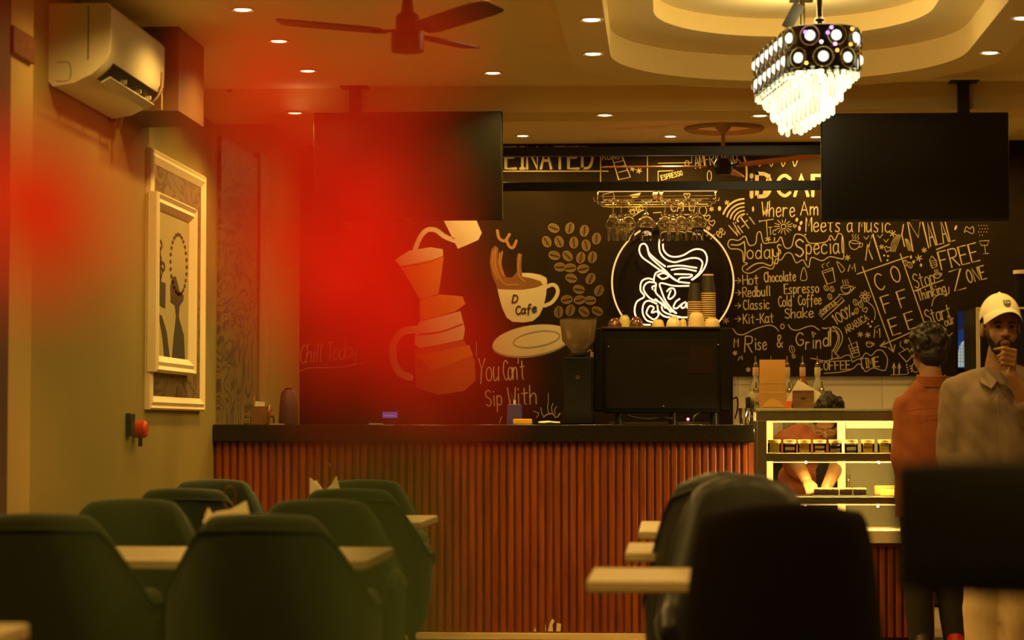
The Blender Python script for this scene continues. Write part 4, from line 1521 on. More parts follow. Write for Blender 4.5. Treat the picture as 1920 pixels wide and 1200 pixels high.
MB().tube(catmull([V(XL + 0.03, y0 - 0.0005, zbm + 0.09), V(XL + 0.075, y0 - 0.0005, zbm + 0.09), V(XL + 0.085, y0 - 0.0005, zbm + 0.07), V(XL + 0.085, y0 - 0.0005, zbm + 0.035), V(XL + 0.07, y0 - 0.0005, zbm + 0.02), V(XL + 0.03, y0 - 0.0005, zbm + 0.02)], 5), 0.0012, 5).build('panel_seam', mat('seam_brown', (0.2, 0.12, 0.05), 0.6), ac)
# pipe fitting under it
pf = atx(220, 215, XL + 0.03)
hk = thing('pipe_fitting', 'small dark pipe fitting on the wall below the air conditioner', 'pipe', (XL, pf.y, pf.z))
MB().bx((XL, pf.y - 0.04, pf.z - 0.03), (XL + 0.02, pf.y + 0.03, pf.z + 0.045)).build('bracket', M_black, hk, bevel=0.004)
MB().tube(catmull([V(XL + 0.04, pf.y + 0.01, pf.z + 0.05), V(XL + 0.045, pf.y + 0.012, pf.z), V(XL + 0.035, pf.y + 0.015, pf.z - 0.04), V(XL + 0.03, pf.y + 0.02, pf.z - 0.055)], 5), 0.011, 8).build('pipe', mat('grey_pipe', (0.32, 0.25, 0.14), 0.3), hk)
# small plaque on the pilaster
s0, s1 = atx(20, 66, XL + 0.056), atx(60, 86, XL + 0.056)
pl = thing('wall_plaque', 'small dark wooden plaque on the pilaster at the left edge', 'plaque', (XL + 0.05, (s0.y + s1.y) / 2, s0.z - 0.05))
MB().bx((XL + 0.05, s0.y, s0.z - 0.06), (XL + 0.068, s1.y, s0.z + 0.035)).build('board', mat('plaque_wood', (0.13, 0.05, 0.016), 0.5, 0, 0.3), pl, bevel=0.003)
kq = MB()
for i in range(7):
    yy = s0.y + (s1.y - s0.y) * (0.14 + 0.12 * i)
    kq.box((XL + 0.0685, yy, s0.z + 0.004), (0.002, 0.010, 0.03 + 0.012 * (i % 3)), Matrix.Rotation(0.3 * (-1) ** i, 3, 'X'))
kq.build('carved_marks', mat('carved_tan', (0.28, 0.13, 0.04), 0.6), pl, smooth=False)

# framed art: outer moulding, burl field, raised inner frame, picture
fa, fb = atx(281, 500, XL + 0.02), atx(383, 500, XL + 0.02)
yA, yB = fa.y, fb.y
zT = (atx(281, 285, XL + 0.02).z + atx(383, 322, XL + 0.02).z) / 2
zB_ = (atx(281, 768, XL + 0.02).z + atx(383, 771, XL + 0.02).z) / 2
art = thing('framed_art', 'tall cream double frame with a dark figure silhouette on the left wall', 'framed picture', (XL, (yA + yB) / 2, zB_))


def frame_ring(mb, ya, yb, za, zb, prof):
    """picture moulding on the left wall: prof = (inset, height off the wall)"""
    rings = []
    for ins, h in prof:
        rings.append([V(XL + h, ya + ins, za + ins), V(XL + h, yb - ins, za + ins), V(XL + h, yb - ins, zb - ins), V(XL + h, ya + ins, zb - ins)])
    rings.append(rings[0])
    mb.loft(rings, True, False, False)


mb = MB()
frame_ring(mb, yA, yB, zB_, zT, [(0, 0.0), (0, 0.022), (0.008, 0.030), (0.02, 0.024), (0.034, 0.032), (0.05, 0.022), (0.062, 0.014), (0.062, 0.0)])
mb.build('outer_frame', M_cream, art, angle=20)
MB().bx((XL, yA + 0.058, zB_ + 0.058), (XL + 0.012, yB - 0.058, zT - 0.058)).build('field', M_burl, art, smooth=False)
ia, ib = atx(297, 500, XL + 0.06), atx(370, 500, XL + 0.06)
iz1 = (atx(297, 360, XL + 0.06).z + atx(370, 389, XL + 0.06).z) / 2
iz0 = (atx(297, 697, XL + 0.06).z + atx(370, 704, XL + 0.06).z) / 2
mb = MB()
frame_ring(mb, ia.y, ib.y, iz0, iz1, [(0, 0.012), (0, 0.05), (0.010, 0.062), (0.028, 0.05), (0.045, 0.056), (0.066, 0.040), (0.074, 0.033), (0.074, 0.012)])
mb.build('inner_frame', M_cream, art, angle=20)
py0, py1, pz0, pz1 = ia.y + 0.068, ib.y - 0.068, iz0 + 0.068, iz1 - 0.068
MB().bx((XL + 0.013, py0, pz0), (XL + 0.030, py1, pz1)).build('picture', mat('picture_ground', (0.36, 0.29, 0.12), 0.7, 0, 0.08, 5), art, smooth=False)
M_sil = mat('silhouette_brown', (0.035, 0.022, 0.008), 0.7, 0, 0.1)


def pp(u, v):
    return V(XL + 0.0315, py0 + (py1 - py0) * u, pz1 - (pz1 - pz0) * v)


kq = Chalk(plane=lambda a, b, l: pp(a, b) + V(0.0003 * l, 0, 0))
kq.fill([(0.50, 0.43), (0.60, 0.42), (0.72, 0.52), (0.85, 0.54), (0.83, 0.58), (0.72, 0.62), (0.70, 0.70), (0.86, 0.82), (0.90, 1.0), (0.50, 1.0), (0.55, 0.85), (0.62, 0.70), (0.58, 0.62), (0.46, 0.61), (0.44, 0.50)])
kq.fill([(0.02, 0.48), (0.30, 0.49), (0.29, 0.66), (0.04, 0.64)])
kq.fill([(0.10, 0.70), (0.20, 0.72), (0.34, 0.82), (0.44, 1.0), (0.28, 1.0), (0.22, 0.86)])
for a in range(26):
    t_ = 2 * math.pi * a / 26
    kq.dot(0.69 + 0.25 * math.cos(t_), 0.33 + 0.21 * math.sin(t_), 0.03, 0.014)
for (u, v) in ((0.14, 0.24), (0.12, 0.34), (0.22, 0.38), (0.05, 0.36)):
    kq.ring(u, v, 0.05, 0.025, 0.022)
    kq.stroke([(u, v + 0.02), (0.15, 0.48)], 0.02)
kq.mb.build('silhouette', M_sil, art, smooth=False)

# red alarm pull with bracket
rp = atx(270, 805, XL + 0.05)
al = thing('alarm_button', 'small red alarm unit on the left wall below the framed picture', 'alarm', (XL, rp.y, rp.z))
MB().bx((XL, rp.y - 0.14, rp.z - 0.03), (XL + 0.025, rp.y - 0.06, rp.z + 0.07)).build('bracket', M_black, al, bevel=0.004)
MB().lathe([(0.001, 0.0), (0.036, 0.0), (0.038, 0.01), (0.038, 0.05), (0.03, 0.06), (0.001, 0.062)], (XL, rp.y + 0.02, rp.z), 20, (1, 0, 0)).build('button_housing', mat('alarm_red', (0.55, 0.03, 0.01), 0.4), al)
for q in (-0.02, 0.0, 0.02):
    MB().cyl((XL + 0.03, rp.y + 0.02 + q, rp.z - 0.03), (XL + 0.03, rp.y + 0.02 + q, rp.z - 0.075), 0.005).build('cable', M_black, al)
# dome camera on the beam face
dc = at(433, 171, 12.02)
cc = thing('dome_camera', 'small round dome camera on the beam in the red blur', 'camera', dc)
MB().lathe([(0.001, 0.0), (0.045, 0.0), (0.045, 0.012), (0.03, 0.02), (0.001, 0.02)], dc, 20, (0, -1, 0)).build('base', M_white, cc)
MB().ell(dc + V(0, -0.02, 0), (0.024, 0.024, 0.024)).build('dome', M_blackgloss, cc)

# ================================================================== BACK COUNTER, BOTTLES
bc = thing('back_counter', 'low worktop along the tiled back wall behind the bar', 'worktop', (0.2, 15.0, 0))
MB().bx((XL + 0.3, 14.72, 0.02), (1.7, 15.24, 0.86)).build('cabinet', M_black, bc, smooth=False)
MB().bx((XL + 0.28, 14.68, 0.86), (1.72, 15.25, 0.9)).build('worktop', M_granite, bc, bevel=0.004)
RK = 14.95
rk = thing('bottle_rack', 'black two-step bottle rack on the back worktop', 'rack', (at(1478, 760, RK).x, RK, 0.9))
rx0, rx1 = at(1402, 740, RK).x, at(1551, 740, RK).x
zup = at(1478, 762, RK).z - 0.02
for (y_, z_) in ((RK + 0.02, 1.1605), (RK - 0.10, 1.0005)):
    MB().bx((rx0, y_ - 0.05, z_ - 0.012), (rx1, y_ + 0.05, z_)).build('shelf', M_black, rk, bevel=0.002)
for x in (rx0, rx1):
    MB().bx((x - 0.012, RK - 0.15, 0.9), (x + 0.012, RK + 0.07, 1.165 + 0.10)).build('side_frame', M_black, rk, bevel=0.002)
M_bot = mat('bottle_glass', (0.80, 0.82, 0.70), 0.03, 0, 0.0, trans=0.9, ior=1.45)
M_cap = mat('bottle_collar', (0.70, 0.45, 0.28), 0.4, 0, 0.1)


def bottle(name, labcol, liquid, colcol):
    t = proto(name, 'x', 'bottle', 'syrup bottles on the back rack')
    MB().lathe([(0.001, 0.0), (0.036, 0.0), (0.039, 0.006), (0.039, 0.15), (0.036, 0.175), (0.026, 0.205), (0.016, 0.225), (0.0145, 0.29), (0.0165, 0.292), (0.0165, 0.30), (0.001, 0.30)], n=18).build('glass', liquid, t)
    MB().lathe([(0.0395, 0.03), (0.0402, 0.031), (0.0402, 0.139), (0.0395, 0.14)], n=18, cap=False).build('paper_label', labcol, t)
    MB().lathe([(0.017, 0.235), (0.0185, 0.24), (0.0185, 0.285), (0.017, 0.29)], n=14, cap=False).build('neck_label', colcol, t)
    MB().lathe([(0.001, 0.300), (0.018, 0.300), (0.018, 0.312), (0.012, 0.318), (0.006, 0.322), (0.005, 0.36), (0.001, 0.36)], n=12).build('pump_cap', M_chrome, t)
    return t


def label_mat(name, c1, c2, sc=60):
    m = wood_mat(name, c1, c2, sc, 'X', 0.6)
    return m


bots = [(1417, 'leftmost syrup bottle of the back row, beside the paper bag', label_mat('bottle_label_green', (0.30, 0.32, 0.12), (0.72, 0.62, 0.34)), (0.70, 0.38, 0.25)),
        (1446, 'syrup bottle whose neck rises behind the paper bag', label_mat('bottle_label_pale', (0.5, 0.42, 0.26), (0.75, 0.65, 0.42)), (0.74, 0.56, 0.28)),
        (1476, 'syrup bottle just right of the paper bag', label_mat('bottle_label_dark', (0.10, 0.08, 0.05), (0.62, 0.56, 0.40)), (0.66, 0.45, 0.26)),
        (1505, 'amber syrup bottle with a pale neck band behind the white napkins', label_mat('bottle_label_amber', (0.36, 0.15, 0.03), (0.45, 0.20, 0.05)), (0.70, 0.40, 0.26)),
        (1533, 'rightmost syrup bottle with a leafy label at the rack end', label_mat('bottle_label_leafy', (0.12, 0.14, 0.06), (0.70, 0.62, 0.40)), (0.72, 0.56, 0.30))]
M_amber = mat('amber_glass', (0.55, 0.20, 0.04), 0.05, 0, 0.0, trans=0.7)
for i, (px, lab, lm, cm) in enumerate(bots):
    b = bottle('syrup_bottle', lm, M_amber if i == 3 else M_bot, mat('neck_label_%s' % ['rose', 'gold', 'tan', 'coral', 'straw'][i], cm, 0.6, 0, 0.1))
    b['label'] = lab
    b.location = (at(px, 740, RK + 0.02).x, RK + 0.02, 1.1605)
for i, (px, lab) in enumerate(((1418, 'lower row syrup bottle at the left end of the rack'), (1480, 'lower row syrup bottle beside the napkin holder'), (1541, 'lower row syrup bottle at the right end of the rack'))):
    b = bottle('syrup_bottle', bots[(0, 2, 4)[i]][2], M_bot, MATS['neck_label_tan'])
    b['label'] = lab
    b.location = (at(px, 740, RK - 0.10).x, RK - 0.10, 1.0005)

# ================================================================== THINGS ON THE BAR
CB = CT
MY = 12.62
# espresso machine seen from its back
m0, m1 = at(1113, 613, MY), at(1372, 613, MY)
mz0, mz1 = at(1240, 774, MY).z, at(1240, 614, MY).z
em = thing('espresso_machine', 'large matte black espresso machine seen from its flat back, on the bar', 'espresso machine', ((m0.x + m1.x) / 2, MY + 0.2, CB))
M_mach = mat('machine_black', (0.008, 0.007, 0.004), 0.7, 0, 0.25, 50, spec=0.12)
M_mach2 = mat('machine_panel', (0.012, 0.009, 0.005), 0.75, 0, 0.2, 80, spec=0.12)
MB().bx((m0.x + 0.045, MY, mz0), (m1.x - 0.06, MY + 0.42, mz1)).build('body', M_mach, em, bevel=0.006)
for (xa_, xb_) in ((m0.x, m0.x + 0.047), (m1.x - 0.062, m1.x)):
    MB().bx((xa_, MY - 0.006, mz0 + 0.01), (xb_, MY + 0.43, mz1 - 0.002)).build('side_panel', M_mach, em, bevel=0.008)
MB().bx((m0.x + 0.06, MY - 0.004, mz0 + 0.02), (m1.x - 0.075, MY, mz1 - 0.062)).build('back_panel', M_mach2, em, bevel=0.002)
MB().bx((m0.x + 0.045, MY - 0.008, mz1 - 0.008), (m1.x - 0.06, MY + 0.40, mz1 + 0.004)).build('cup_tray', mat('tray_edge', (0.10, 0.075, 0.035), 0.3, 0.8), em, bevel=0.002)
for (px, py) in ((1141, 650), (1347, 647), (1244, 762)):
    MB().lathe([(0.001, 0.004), (0.004, 0.003), (0.006, 0.0)], at(px, py, MY - 0.004), 12, (0, -1, 0)).build('screw', M_metal, em)
sl = MB()
for i in range(20):
    px = 1203 + i * 5.4
    h_ = 6 + 5 * ((i * 7) % 3)
    a_, b_ = at(px, 664 - h_ * .5, MY - 0.0045), at(px + 2.0, 664 + h_ * .5, MY - 0.0045)
    sl.bx((a_.x, a_.y, b_.z), (b_.x, a_.y + 0.001, a_.z))
sl.build('illegible_lettering', M_blackgloss, em, smooth=False)  # strokes stand for unreadable embossed lettering
a_, b_ = at(1291, 648, MY - 0.005), at(1338, 700, MY - 0.005)
MB().bx((a_.x, MY - 0.0055, b_.z), (b_.x, MY - 0.0035, a_.z)).build('plate', mat('brown_plate', (0.02, 0.010, 0.005), 0.7, spec=0.1), em, smooth=False)
for px in (1160, 1262, 1340):
    x = at(px, 780, MY + 0.05).x
    MB().cyl((x, MY + 0.05, CB), (x, MY + 0.05, mz0 + 0.01), 0.022, 0.018).build('foot', M_black, em)
    MB().cyl((x, MY + 0.36, CB), (x, MY + 0.36, mz0 + 0.01), 0.022, 0.018).build('foot', M_black, em)
MB().bx((m0.x + 0.08, MY + 0.12, CB), (m1.x - 0.08, MY + 0.42, CB + 0.018)).build('drip_tray', M_metal, em, bevel=0.003)
MB().tube(catmull([at(1172, 773, MY + 0.02), at(1185, 782, MY), at(1215, 786, MY), at(1240, 783, MY + 0.02), at(1262, 786, MY)], 6), 0.006, 6).build('cable', M_black, em)
MB().tube(catmull([at(1313, 772, MY + 0.02), at(1302, 780, MY), at(1298, 791, MY)], 6), 0.005, 6).build('cable', M_black, em)
MB().tube(catmull([at(1374, 748, MY + 0.1), at(1382, 746, MY + 0.1), at(1383, 765, MY + 0.1), at(1378, 785, MY + 0.1)], 6), 0.004, 6).build('steam_pipe', M_darkmetal, em)
MB().ell(at(1290, 786, MY + 0.02), (0.008, 0.006, 0.008)).build('indicator_lamp', glow_mat('indicator_pink', (1.0, 0.25, 0.25), 3.0), em)

# grinder
GY = MY - 0.21
g0 = at(1083, 792, GY)
gx = g0.x
gd = thing('coffee_grinder', 'black coffee grinder with a clear bean hopper beside the espresso machine', 'coffee grinder', (gx, GY + 0.1, CB))
gz1 = at(1083, 669, GY).z
MB().loft([[V(gx - 0.082, GY + 0.0, CB), V(gx + 0.082, GY, CB), V(gx + 0.082, GY + 0.24, CB), V(gx - 0.082, GY + 0.24, CB)], [V(gx - 0.082, GY, CB + 0.06), V(gx + 0.082, GY, CB + 0.06), V(gx + 0.082, GY + 0.24, CB + 0.06), V(gx - 0.082, GY + 0.24, CB + 0.06)],
           [V(gx - 0.072, GY + 0.012, CB + 0.08), V(gx + 0.072, GY + 0.012, CB + 0.08), V(gx + 0.072, GY + 0.2, CB + 0.08), V(gx - 0.072, GY + 0.2, CB + 0.08)], [V(gx - 0.070, GY + 0.012, gz1), V(gx + 0.07, GY + 0.012, gz1), V(gx + 0.07, GY + 0.2, gz1), V(gx - 0.07, GY + 0.2, gz1)]]).build('body', M_mach, gd, bevel=0.008)
MB().lathe([(0.03, 0), (0.03, 0.02), (0.045, 0.025), (0.045, 0.012)], (gx, GY + 0.1, gz1 - 0.003), 20, cap=False).build('collar', M_black, gd)
hz = at(1083, 598, GY + 0.1).z
hb = gz1 + 0.015
hs = (hz - hb)
M_hop = pane_mat('hazed_hopper', (0.95, 0.90, 0.78))
nt_ = M_hop.node_tree
df = nt_.nodes.new('ShaderNodeBsdfDiffuse')
df.inputs[0].default_value = (0.62, 0.46, 0.26, 1)  # tan diffuse mixed in to stand for reflections on the plastic
mx_ = nt_.nodes.new('ShaderNodeMixShader')
mx_.inputs[0].default_value = 0.28
src = nt_.nodes['Material Output'].inputs[0].links[0].from_socket
nt_.links.new(src, mx_.inputs[1])
nt_.links.new(df.outputs[0], mx_.inputs[2])
nt_.links.new(mx_.outputs[0], nt_.nodes['Material Output'].inputs[0])
MB().lathe([(0.034, hb), (0.040, hb + hs * .12), (0.083, hb + hs * .38), (0.097, hz), (0.094, hz), (0.080, hb + hs * .39), (0.037, hb + hs * .13), (0.030, hb)], (gx, GY + 0.1, 0), 28, cap=False).build('hopper', M_hop, gd)
MB().lathe([(0.101, hz), (0.101, hz + 0.008), (0.001, hz + 0.009)], (gx, GY + 0.1, 0), 28).build('hopper_lid', M_black, gd)
be = MB()
rb = random.Random(11)
for i in range(90):
    zz = hb + hs * rb.uniform(.16, .46)
    rmax = 0.034 + (zz - hb - hs * .14) / (hs * .3) * 0.04
    a = rb.uniform(0, 6.28)
    r_ = rb.uniform(0.3, 0.92) * min(rmax, 0.074)
    be.ell((gx + r_ * math.cos(a), GY + 0.1 + r_ * math.sin(a), zz), (0.007, 0.005, 0.004), Euler((rb.uniform(0, 3), rb.uniform(0, 3), 0)).to_matrix(), 6, 4)
o = be.build('coffee_beans', mat('roasted_beans', (0.035, 0.015, 0.006), 0.4), gd)
o['kind'] = 'stuff'
bad = MB()
for q in range(4):
    bad.box((gx - 0.008 + q * 0.0055, GY + 0.0112, gz1 - 0.105), (0.002, 0.0015, 0.022 if q in (1, 2) else 0.016))
bad.build('badge', mat('gold_badge', (0.22, 0.17, 0.04), 0.35, 0.6), gd, smooth=False)

# cups on the machine
M_cupc = mat('cup_ceramic', (0.74, 0.56, 0.26), 0.35, 0, 0.05)
M_cupp = mat('cup_pale', (0.78, 0.66, 0.40), 0.35, 0, 0.05)
ctz = mz1 + 0.0045


def cup_down(px, w_px, top_py, label, m, y=MY + 0.12, handle=False, dark=False, nm='coffee_cup'):
    c = at(px, 612, y)
    t = thing(nm, label, 'cup', (c.x, y, ctz), 'cups upside down on the espresso machine')
    r = w_px / 2 / sc_at(y)
    h = at(px, top_py, y).z - ctz
    if dark:
        prof = [(r * .98, 0.0), (r, 0.004), (r * .97, h * .35), (r * .82, h * .68), (r * .5, h * .93), (0.001, h)]
    else:
        prof = [(r, 0.0), (r * .99, h * .25), (r * .9, h * .6), (r * .78, h * .86), (r * .62, h * .96), (0.001, h)]
    MB().lathe(prof + [], (c.x, y, ctz), 24).build('bowl', m, t)
    MB().lathe([(r * .5, h * .97), (r * .52, h + 0.004), (r * .46, h + 0.004), (r * .44, h * .97)], (c.x, y, ctz), 20, cap=False).build('foot_ring', m, t)
    if handle:
        MB().tube(catmull([V(c.x + r * .9, y, ctz + h * .2), V(c.x + r * 1.5, y, ctz + h * .3), V(c.x + r * 1.5, y, ctz + h * .65), V(c.x + r * .85, y, ctz + h * .7)], 6), 0.005, 7).build('handle', m, t)
    return t


M_spot = mat('speckled_brown', (0.12, 0.035, 0.02), 0.12, 0, 0.9, 90, coat=1.0)
cup_down(1153, 27, 597, 'dark brown glazed bowl upside down at the left end of the machine top', M_spot, dark=True, nm='bowl')
cup_down(1193, 27, 595, 'second dark brown glazed bowl on the machine, right of the first', M_spot, dark=True, nm='bowl')
cup_down(1171, 22, 592, 'pale green cup upside down between the two dark bowls', mat('cup_olive', (0.55, 0.50, 0.18), 0.35), y=MY + 0.2)
cup_down(1234, 24, 600, 'low cream cup upside down left of the round white bowl', M_cupc, y=MY + 0.2)
cup_down(1263, 28, 595, 'round white bowl upside down in the middle of the machine top', M_cupp, dark=True, nm='bowl')
cup_down(1281, 14, 599, 'small cream cup behind the tall cup on the machine', M_cupc, y=MY + 0.22)
cup_down(1306, 30, 586, 'tallest cream mug upside down in front of the paper cup stacks', M_cupc)
cup_down(1335, 29, 597, 'low cream mug upside down at the right end of the machine top', M_cupc, handle=False)
# stacks of black paper cups with cream rims, upside down
M_pc = mat('paper_cup_black', (0.03, 0.02, 0.012), 0.6, 0, 0.1)
M_pr = mat('paper_cup_rim', (0.72, 0.48, 0.20), 0.5, 0, 0.05)
pcup = proto('paper_cup', 'black paper cup with a cream rim, stacked upside down', 'paper cup')
hc = 0.105
MB().lathe([(0.0385, 0.006), (0.0285, hc), (0.027, hc), (0.026, hc - 0.008), (0.001, hc - 0.008)], n=20, cap=False).build('wall', M_pc, pcup)
MB().lathe([(0.0385, 0.0), (0.0405, 0.0005), (0.0405, 0.0045), (0.0385, 0.006)], n=20, cap=False).build('rim', M_pr, pcup)
SY = MY + 0.29
firstc = True
for (px, top_py, stp, lab) in ((1303, 531, 0.0115, 'left'), (1328, 511, 0.0115, 'right')):
    x = at(px, 600, SY).x
    ztop = at(px, top_py, SY).z
    n = int((ztop - hc - ctz) / stp) + 1
    for i in range(n):
        l_ = 'black paper cup in the %s stack behind the machine mugs' % ('shorter left' if lab == 'left' else 'taller right')
        if i == n - 1:
            l_ = 'topmost black paper cup of the %s stack' % ('shorter left' if lab == 'left' else 'taller right')
        g_ = 'black paper cups in the %s stack' % lab
        if firstc:
            pcup.location = (x, SY, ctz + i * stp)
            pcup['label'] = l_
            pcup['group'] = g_
            firstc = False
        else:
            dup(pcup, (x, SY, ctz + i * stp), 0, l_, g_)
    if lab == 'right':
        pass
MB_ = MB().lathe([(0.029, 0), (0.0295, 0.012), (0.0275, 0.012)], (at(1328, 600, SY).x, SY, ctz + (n - 1) * 0.0115 + hc - 0.01), 20, cap=False)
last = [o for o in bpy.data.objects if o.name.startswith('paper_cup') and o.get('label', '').startswith('topmost') and o.get('group', '').endswith('right stack')][0]
ORI[last.name] = last.location.copy()
MB_.build('base_band', M_pr, last)

# blue bottle, sponge, cloth
bx_ = at(965, 792, 12.5)
bb = thing('blue_dispenser', 'blue tapered dispenser with a white nozzle on the bar', 'dispenser', (bx_.x, 12.5, CB))
h = at(965, 758, 12.5).z - CB
MB().loft([[V(bx_.x + sx * w_, 12.5 + sy * 0.035, CB + z) for sx, sy in ((-1, -1), (1, -1), (1, 1), (-1, 1))] for w_, z in ((0.041, 0), (0.039, 0.01), (0.036, h - 0.004), (0.034, h))]).build('body', mat('blue_plastic', (0.02, 0.06, 0.22), 0.4), bb, bevel=0.004)
MB().cyl((bx_.x, 12.5, CB + h), (bx_.x, 12.5, CB + h + 0.022), 0.007, 0.006).build('nozzle', M_white, bb)
sp = at(980, 790, 12.42)
t = MB().bx((sp.x - 0.048, 12.39, CB), (sp.x + 0.048, 12.45, at(980, 785.5, 12.42).z)).build('sponge', mat('yellow_sponge', (0.75, 0.42, 0.03), 0.9, 0, 0.2, 80, 0.3), None, bevel=0.005)
tag(t, 'flat yellow sponge in front of the blue dispenser', 'sponge')
cl = MB()
rc = random.Random(2)
c0 = at(1030, 790, 12.43)
rings = []
for i in range(9):
    u = i / 8
    rings.append([V(c0.x - 0.055 + 0.11 * u, 12.43 + 0.03 * math.cos(a) , CB + 0.0005 + max(0, 0.011 + 0.008 * math.sin(a) + rc.uniform(-.002, .002)) * (1 - 0.5 * abs(u - .4))) for a in [2 * math.pi * k_ / 8 for k_ in range(8)]])
o = cl.loft(rings).build('folded_cloth', M_napkin, None)
tag(o, 'crumpled white cloth on the bar beside the coffee grinder', 'cloth')
# glowing card terminal
cdp = at(731, 778, 12.5)
cd = thing('card_terminal', 'small lavender-lit screen standing on the bar in the red blur', 'screen', (cdp.x, 12.5, CB))
MB().box((cdp.x, 12.51, cdp.z), (0.086, 0.012, 0.036)).build('casing', M_black, cd, bevel=0.002)
MB().box((cdp.x, 12.503, cdp.z), (0.078, 0.002, 0.031)).build('screen', glow_mat('lavender_screen', (0.30, 0.20, 0.75), 0.8), cd, smooth=False)
MB().bx((cdp.x - 0.02, 12.5, CB), (cdp.x + 0.02, 12.54, cdp.z - 0.017)).build('stand', M_black, cd)
MB().box((cdp.x, 12.5015, cdp.z - 0.004), (0.06, 0.001, 0.003)).build('text_line', glow_mat('screen_line', (0.9, 0.5, 0.6), 1.0), cd, smooth=False)
# pen box at the left end
pb_ = at(488, 790, 12.55)
bxh = at(488, 762, 12.55).z - CB
pbx = thing('pen_box', 'small wooden box of pens and slips at the left end of the bar', 'box', (pb_.x, 12.55, CB))
mb = MB()
w2 = 0.044
for (a, b) in (((-w2, -w2), (w2, -w2 + 0.006)), ((-w2, w2 - 0.006), (w2, w2)), ((-w2, -w2), (-w2 + 0.006, w2)), ((w2 - 0.006, -w2), (w2, w2))):
    mb.bx((pb_.x + a[0], 12.55 + a[1], CB), (pb_.x + b[0], 12.55 + b[1], CB + bxh))
mb.bx((pb_.x - w2, 12.55 - w2, CB), (pb_.x + w2, 12.55 + w2, CB + 0.006))
mb.build('box', wood_mat('pen_box_wood', (0.16, 0.07, 0.02), (0.24, 0.11, 0.035)), pbx, smooth=False)
for (dx, l_, nm, m_) in ((-0.034, 0.145, 'pencil', mat('pencil_tan', (0.4, 0.17, 0.05), 0.5)), (0.03, 0.10, 'pen', M_white), (0.036, 0.085, 'pen', mat('red_pen', (0.5, 0.06, 0.02), 0.4))):
    o = MB().capsule((pb_.x + dx, 12.55, CB + 0.008), (pb_.x + dx * (1.6 if nm == 'pen' else 1.02), 12.56, CB + l_), 0.004, 0.004).build(nm, m_, None)
    tag(o, {0.145: 'tall tan pencil standing in the wooden pen box', 0.10: 'white pen leaning out of the wooden pen box', 0.085: 'short red pen at the right corner of the wooden pen box'}[l_], nm)
o = MB().box((pb_.x - 0.005, 12.55, CB + 0.075), (0.05, 0.012, 0.09), Matrix.Rotation(0.1, 3, 'Y')).build('paper_slip', M_white, None)
tag(o, 'white paper slips standing in the wooden pen box', 'paper')
for (px, lab) in ((464, 'small glass jar left of the pen box'), (508, 'small glass jar right of the pen box')):
    c = at(px, 790, 12.5)
    j = thing('small_jar', lab, 'jar', (c.x, 12.5, CB))
    MB().lathe([(0.001, 0), (0.017, 0), (0.019, 0.006), (0.019, 0.034), (0.015, 0.04), (0.014, 0.036), (0.017, 0.03), (0.017, 0.006), (0.001, 0.004)], (c.x, 12.5, CB), 16, cap=False).build('glass', M_glass, j)
    MB().lathe([(0.001, 0.04), (0.017, 0.04), (0.017, 0.048), (0.001, 0.05)], (c.x, 12.5, CB), 16).build('lid', M_brass, j)
c = at(541, 790, 12.55)
hd = at(541, 727, 12.55).z - CB
tk = thing('dark_jug', 'dark textured tapering jug at the left end of the bar', 'jug', (c.x, 12.55, CB))
MB().lathe([(0.001, 0), (0.05, 0), (0.052, 0.006), (0.048, hd * .5), (0.040, hd * .86), (0.026, hd * .95), (0.001, hd * .96)], (c.x, 12.55, CB), 24).build('body', mat('dark_mesh', (0.05, 0.04, 0.035), 0.5, 0, 0.9, 160, 0.5), tk)
MB().lathe([(0.001, hd * .95), (0.02, hd * .95), (0.022, hd * .98), (0.012, hd), (0.001, hd)], (c.x, 12.55, CB), 16).build('lid', M_black, tk)
o = MB().box(at(520, 790.5, 12.45) + V(0, 0, 0.0), (0.07, 0.05, 0.004)).build('notepad', mat('lime_pad', (0.55, 0.55, 0.06), 0.6), None)
o.location.z += CB + 0.0021 - at(520, 790.5, 12.45).z
tag(o, 'thin lime green notepad lying on the bar beside the dark jug', 'notepad')
c = at(705, 789, 12.45)
o = MB().loft([[V(c.x + a * 0.035, 12.45 + b * 0.02, CB + z) for a, b in ((-1, -1), (1, -1), (1, 1), (-1, 1))] for z in (0.0, 0.006)]).build('receipt_stack', M_white, None, bevel=0.001)
tag(o, 'small flat stack of receipts beside the lit screen', 'paper')
# glass of spoons right of the machine
c = at(1396, 790, 12.6)
sg = thing('glass_tumbler', 'clear tumbler on the bar between the machine and the display case', 'glass', (c.x, 12.6, CB))
MB().lathe([(0.001, 0), (0.026, 0), (0.031, 0.085), (0.029, 0.085), (0.0245, 0.006), (0.001, 0.006)], (c.x, 12.6, CB), 20, cap=False).build('wall', M_glass, sg)
# ================================================================== DISPLAY CASE
DY = 12.15
DD = 0.56
dx0, dx1 = at(1419, 900, DY).x, at(1752, 900, DY).x


def dz(y):
    return at(1550, y, DY).z


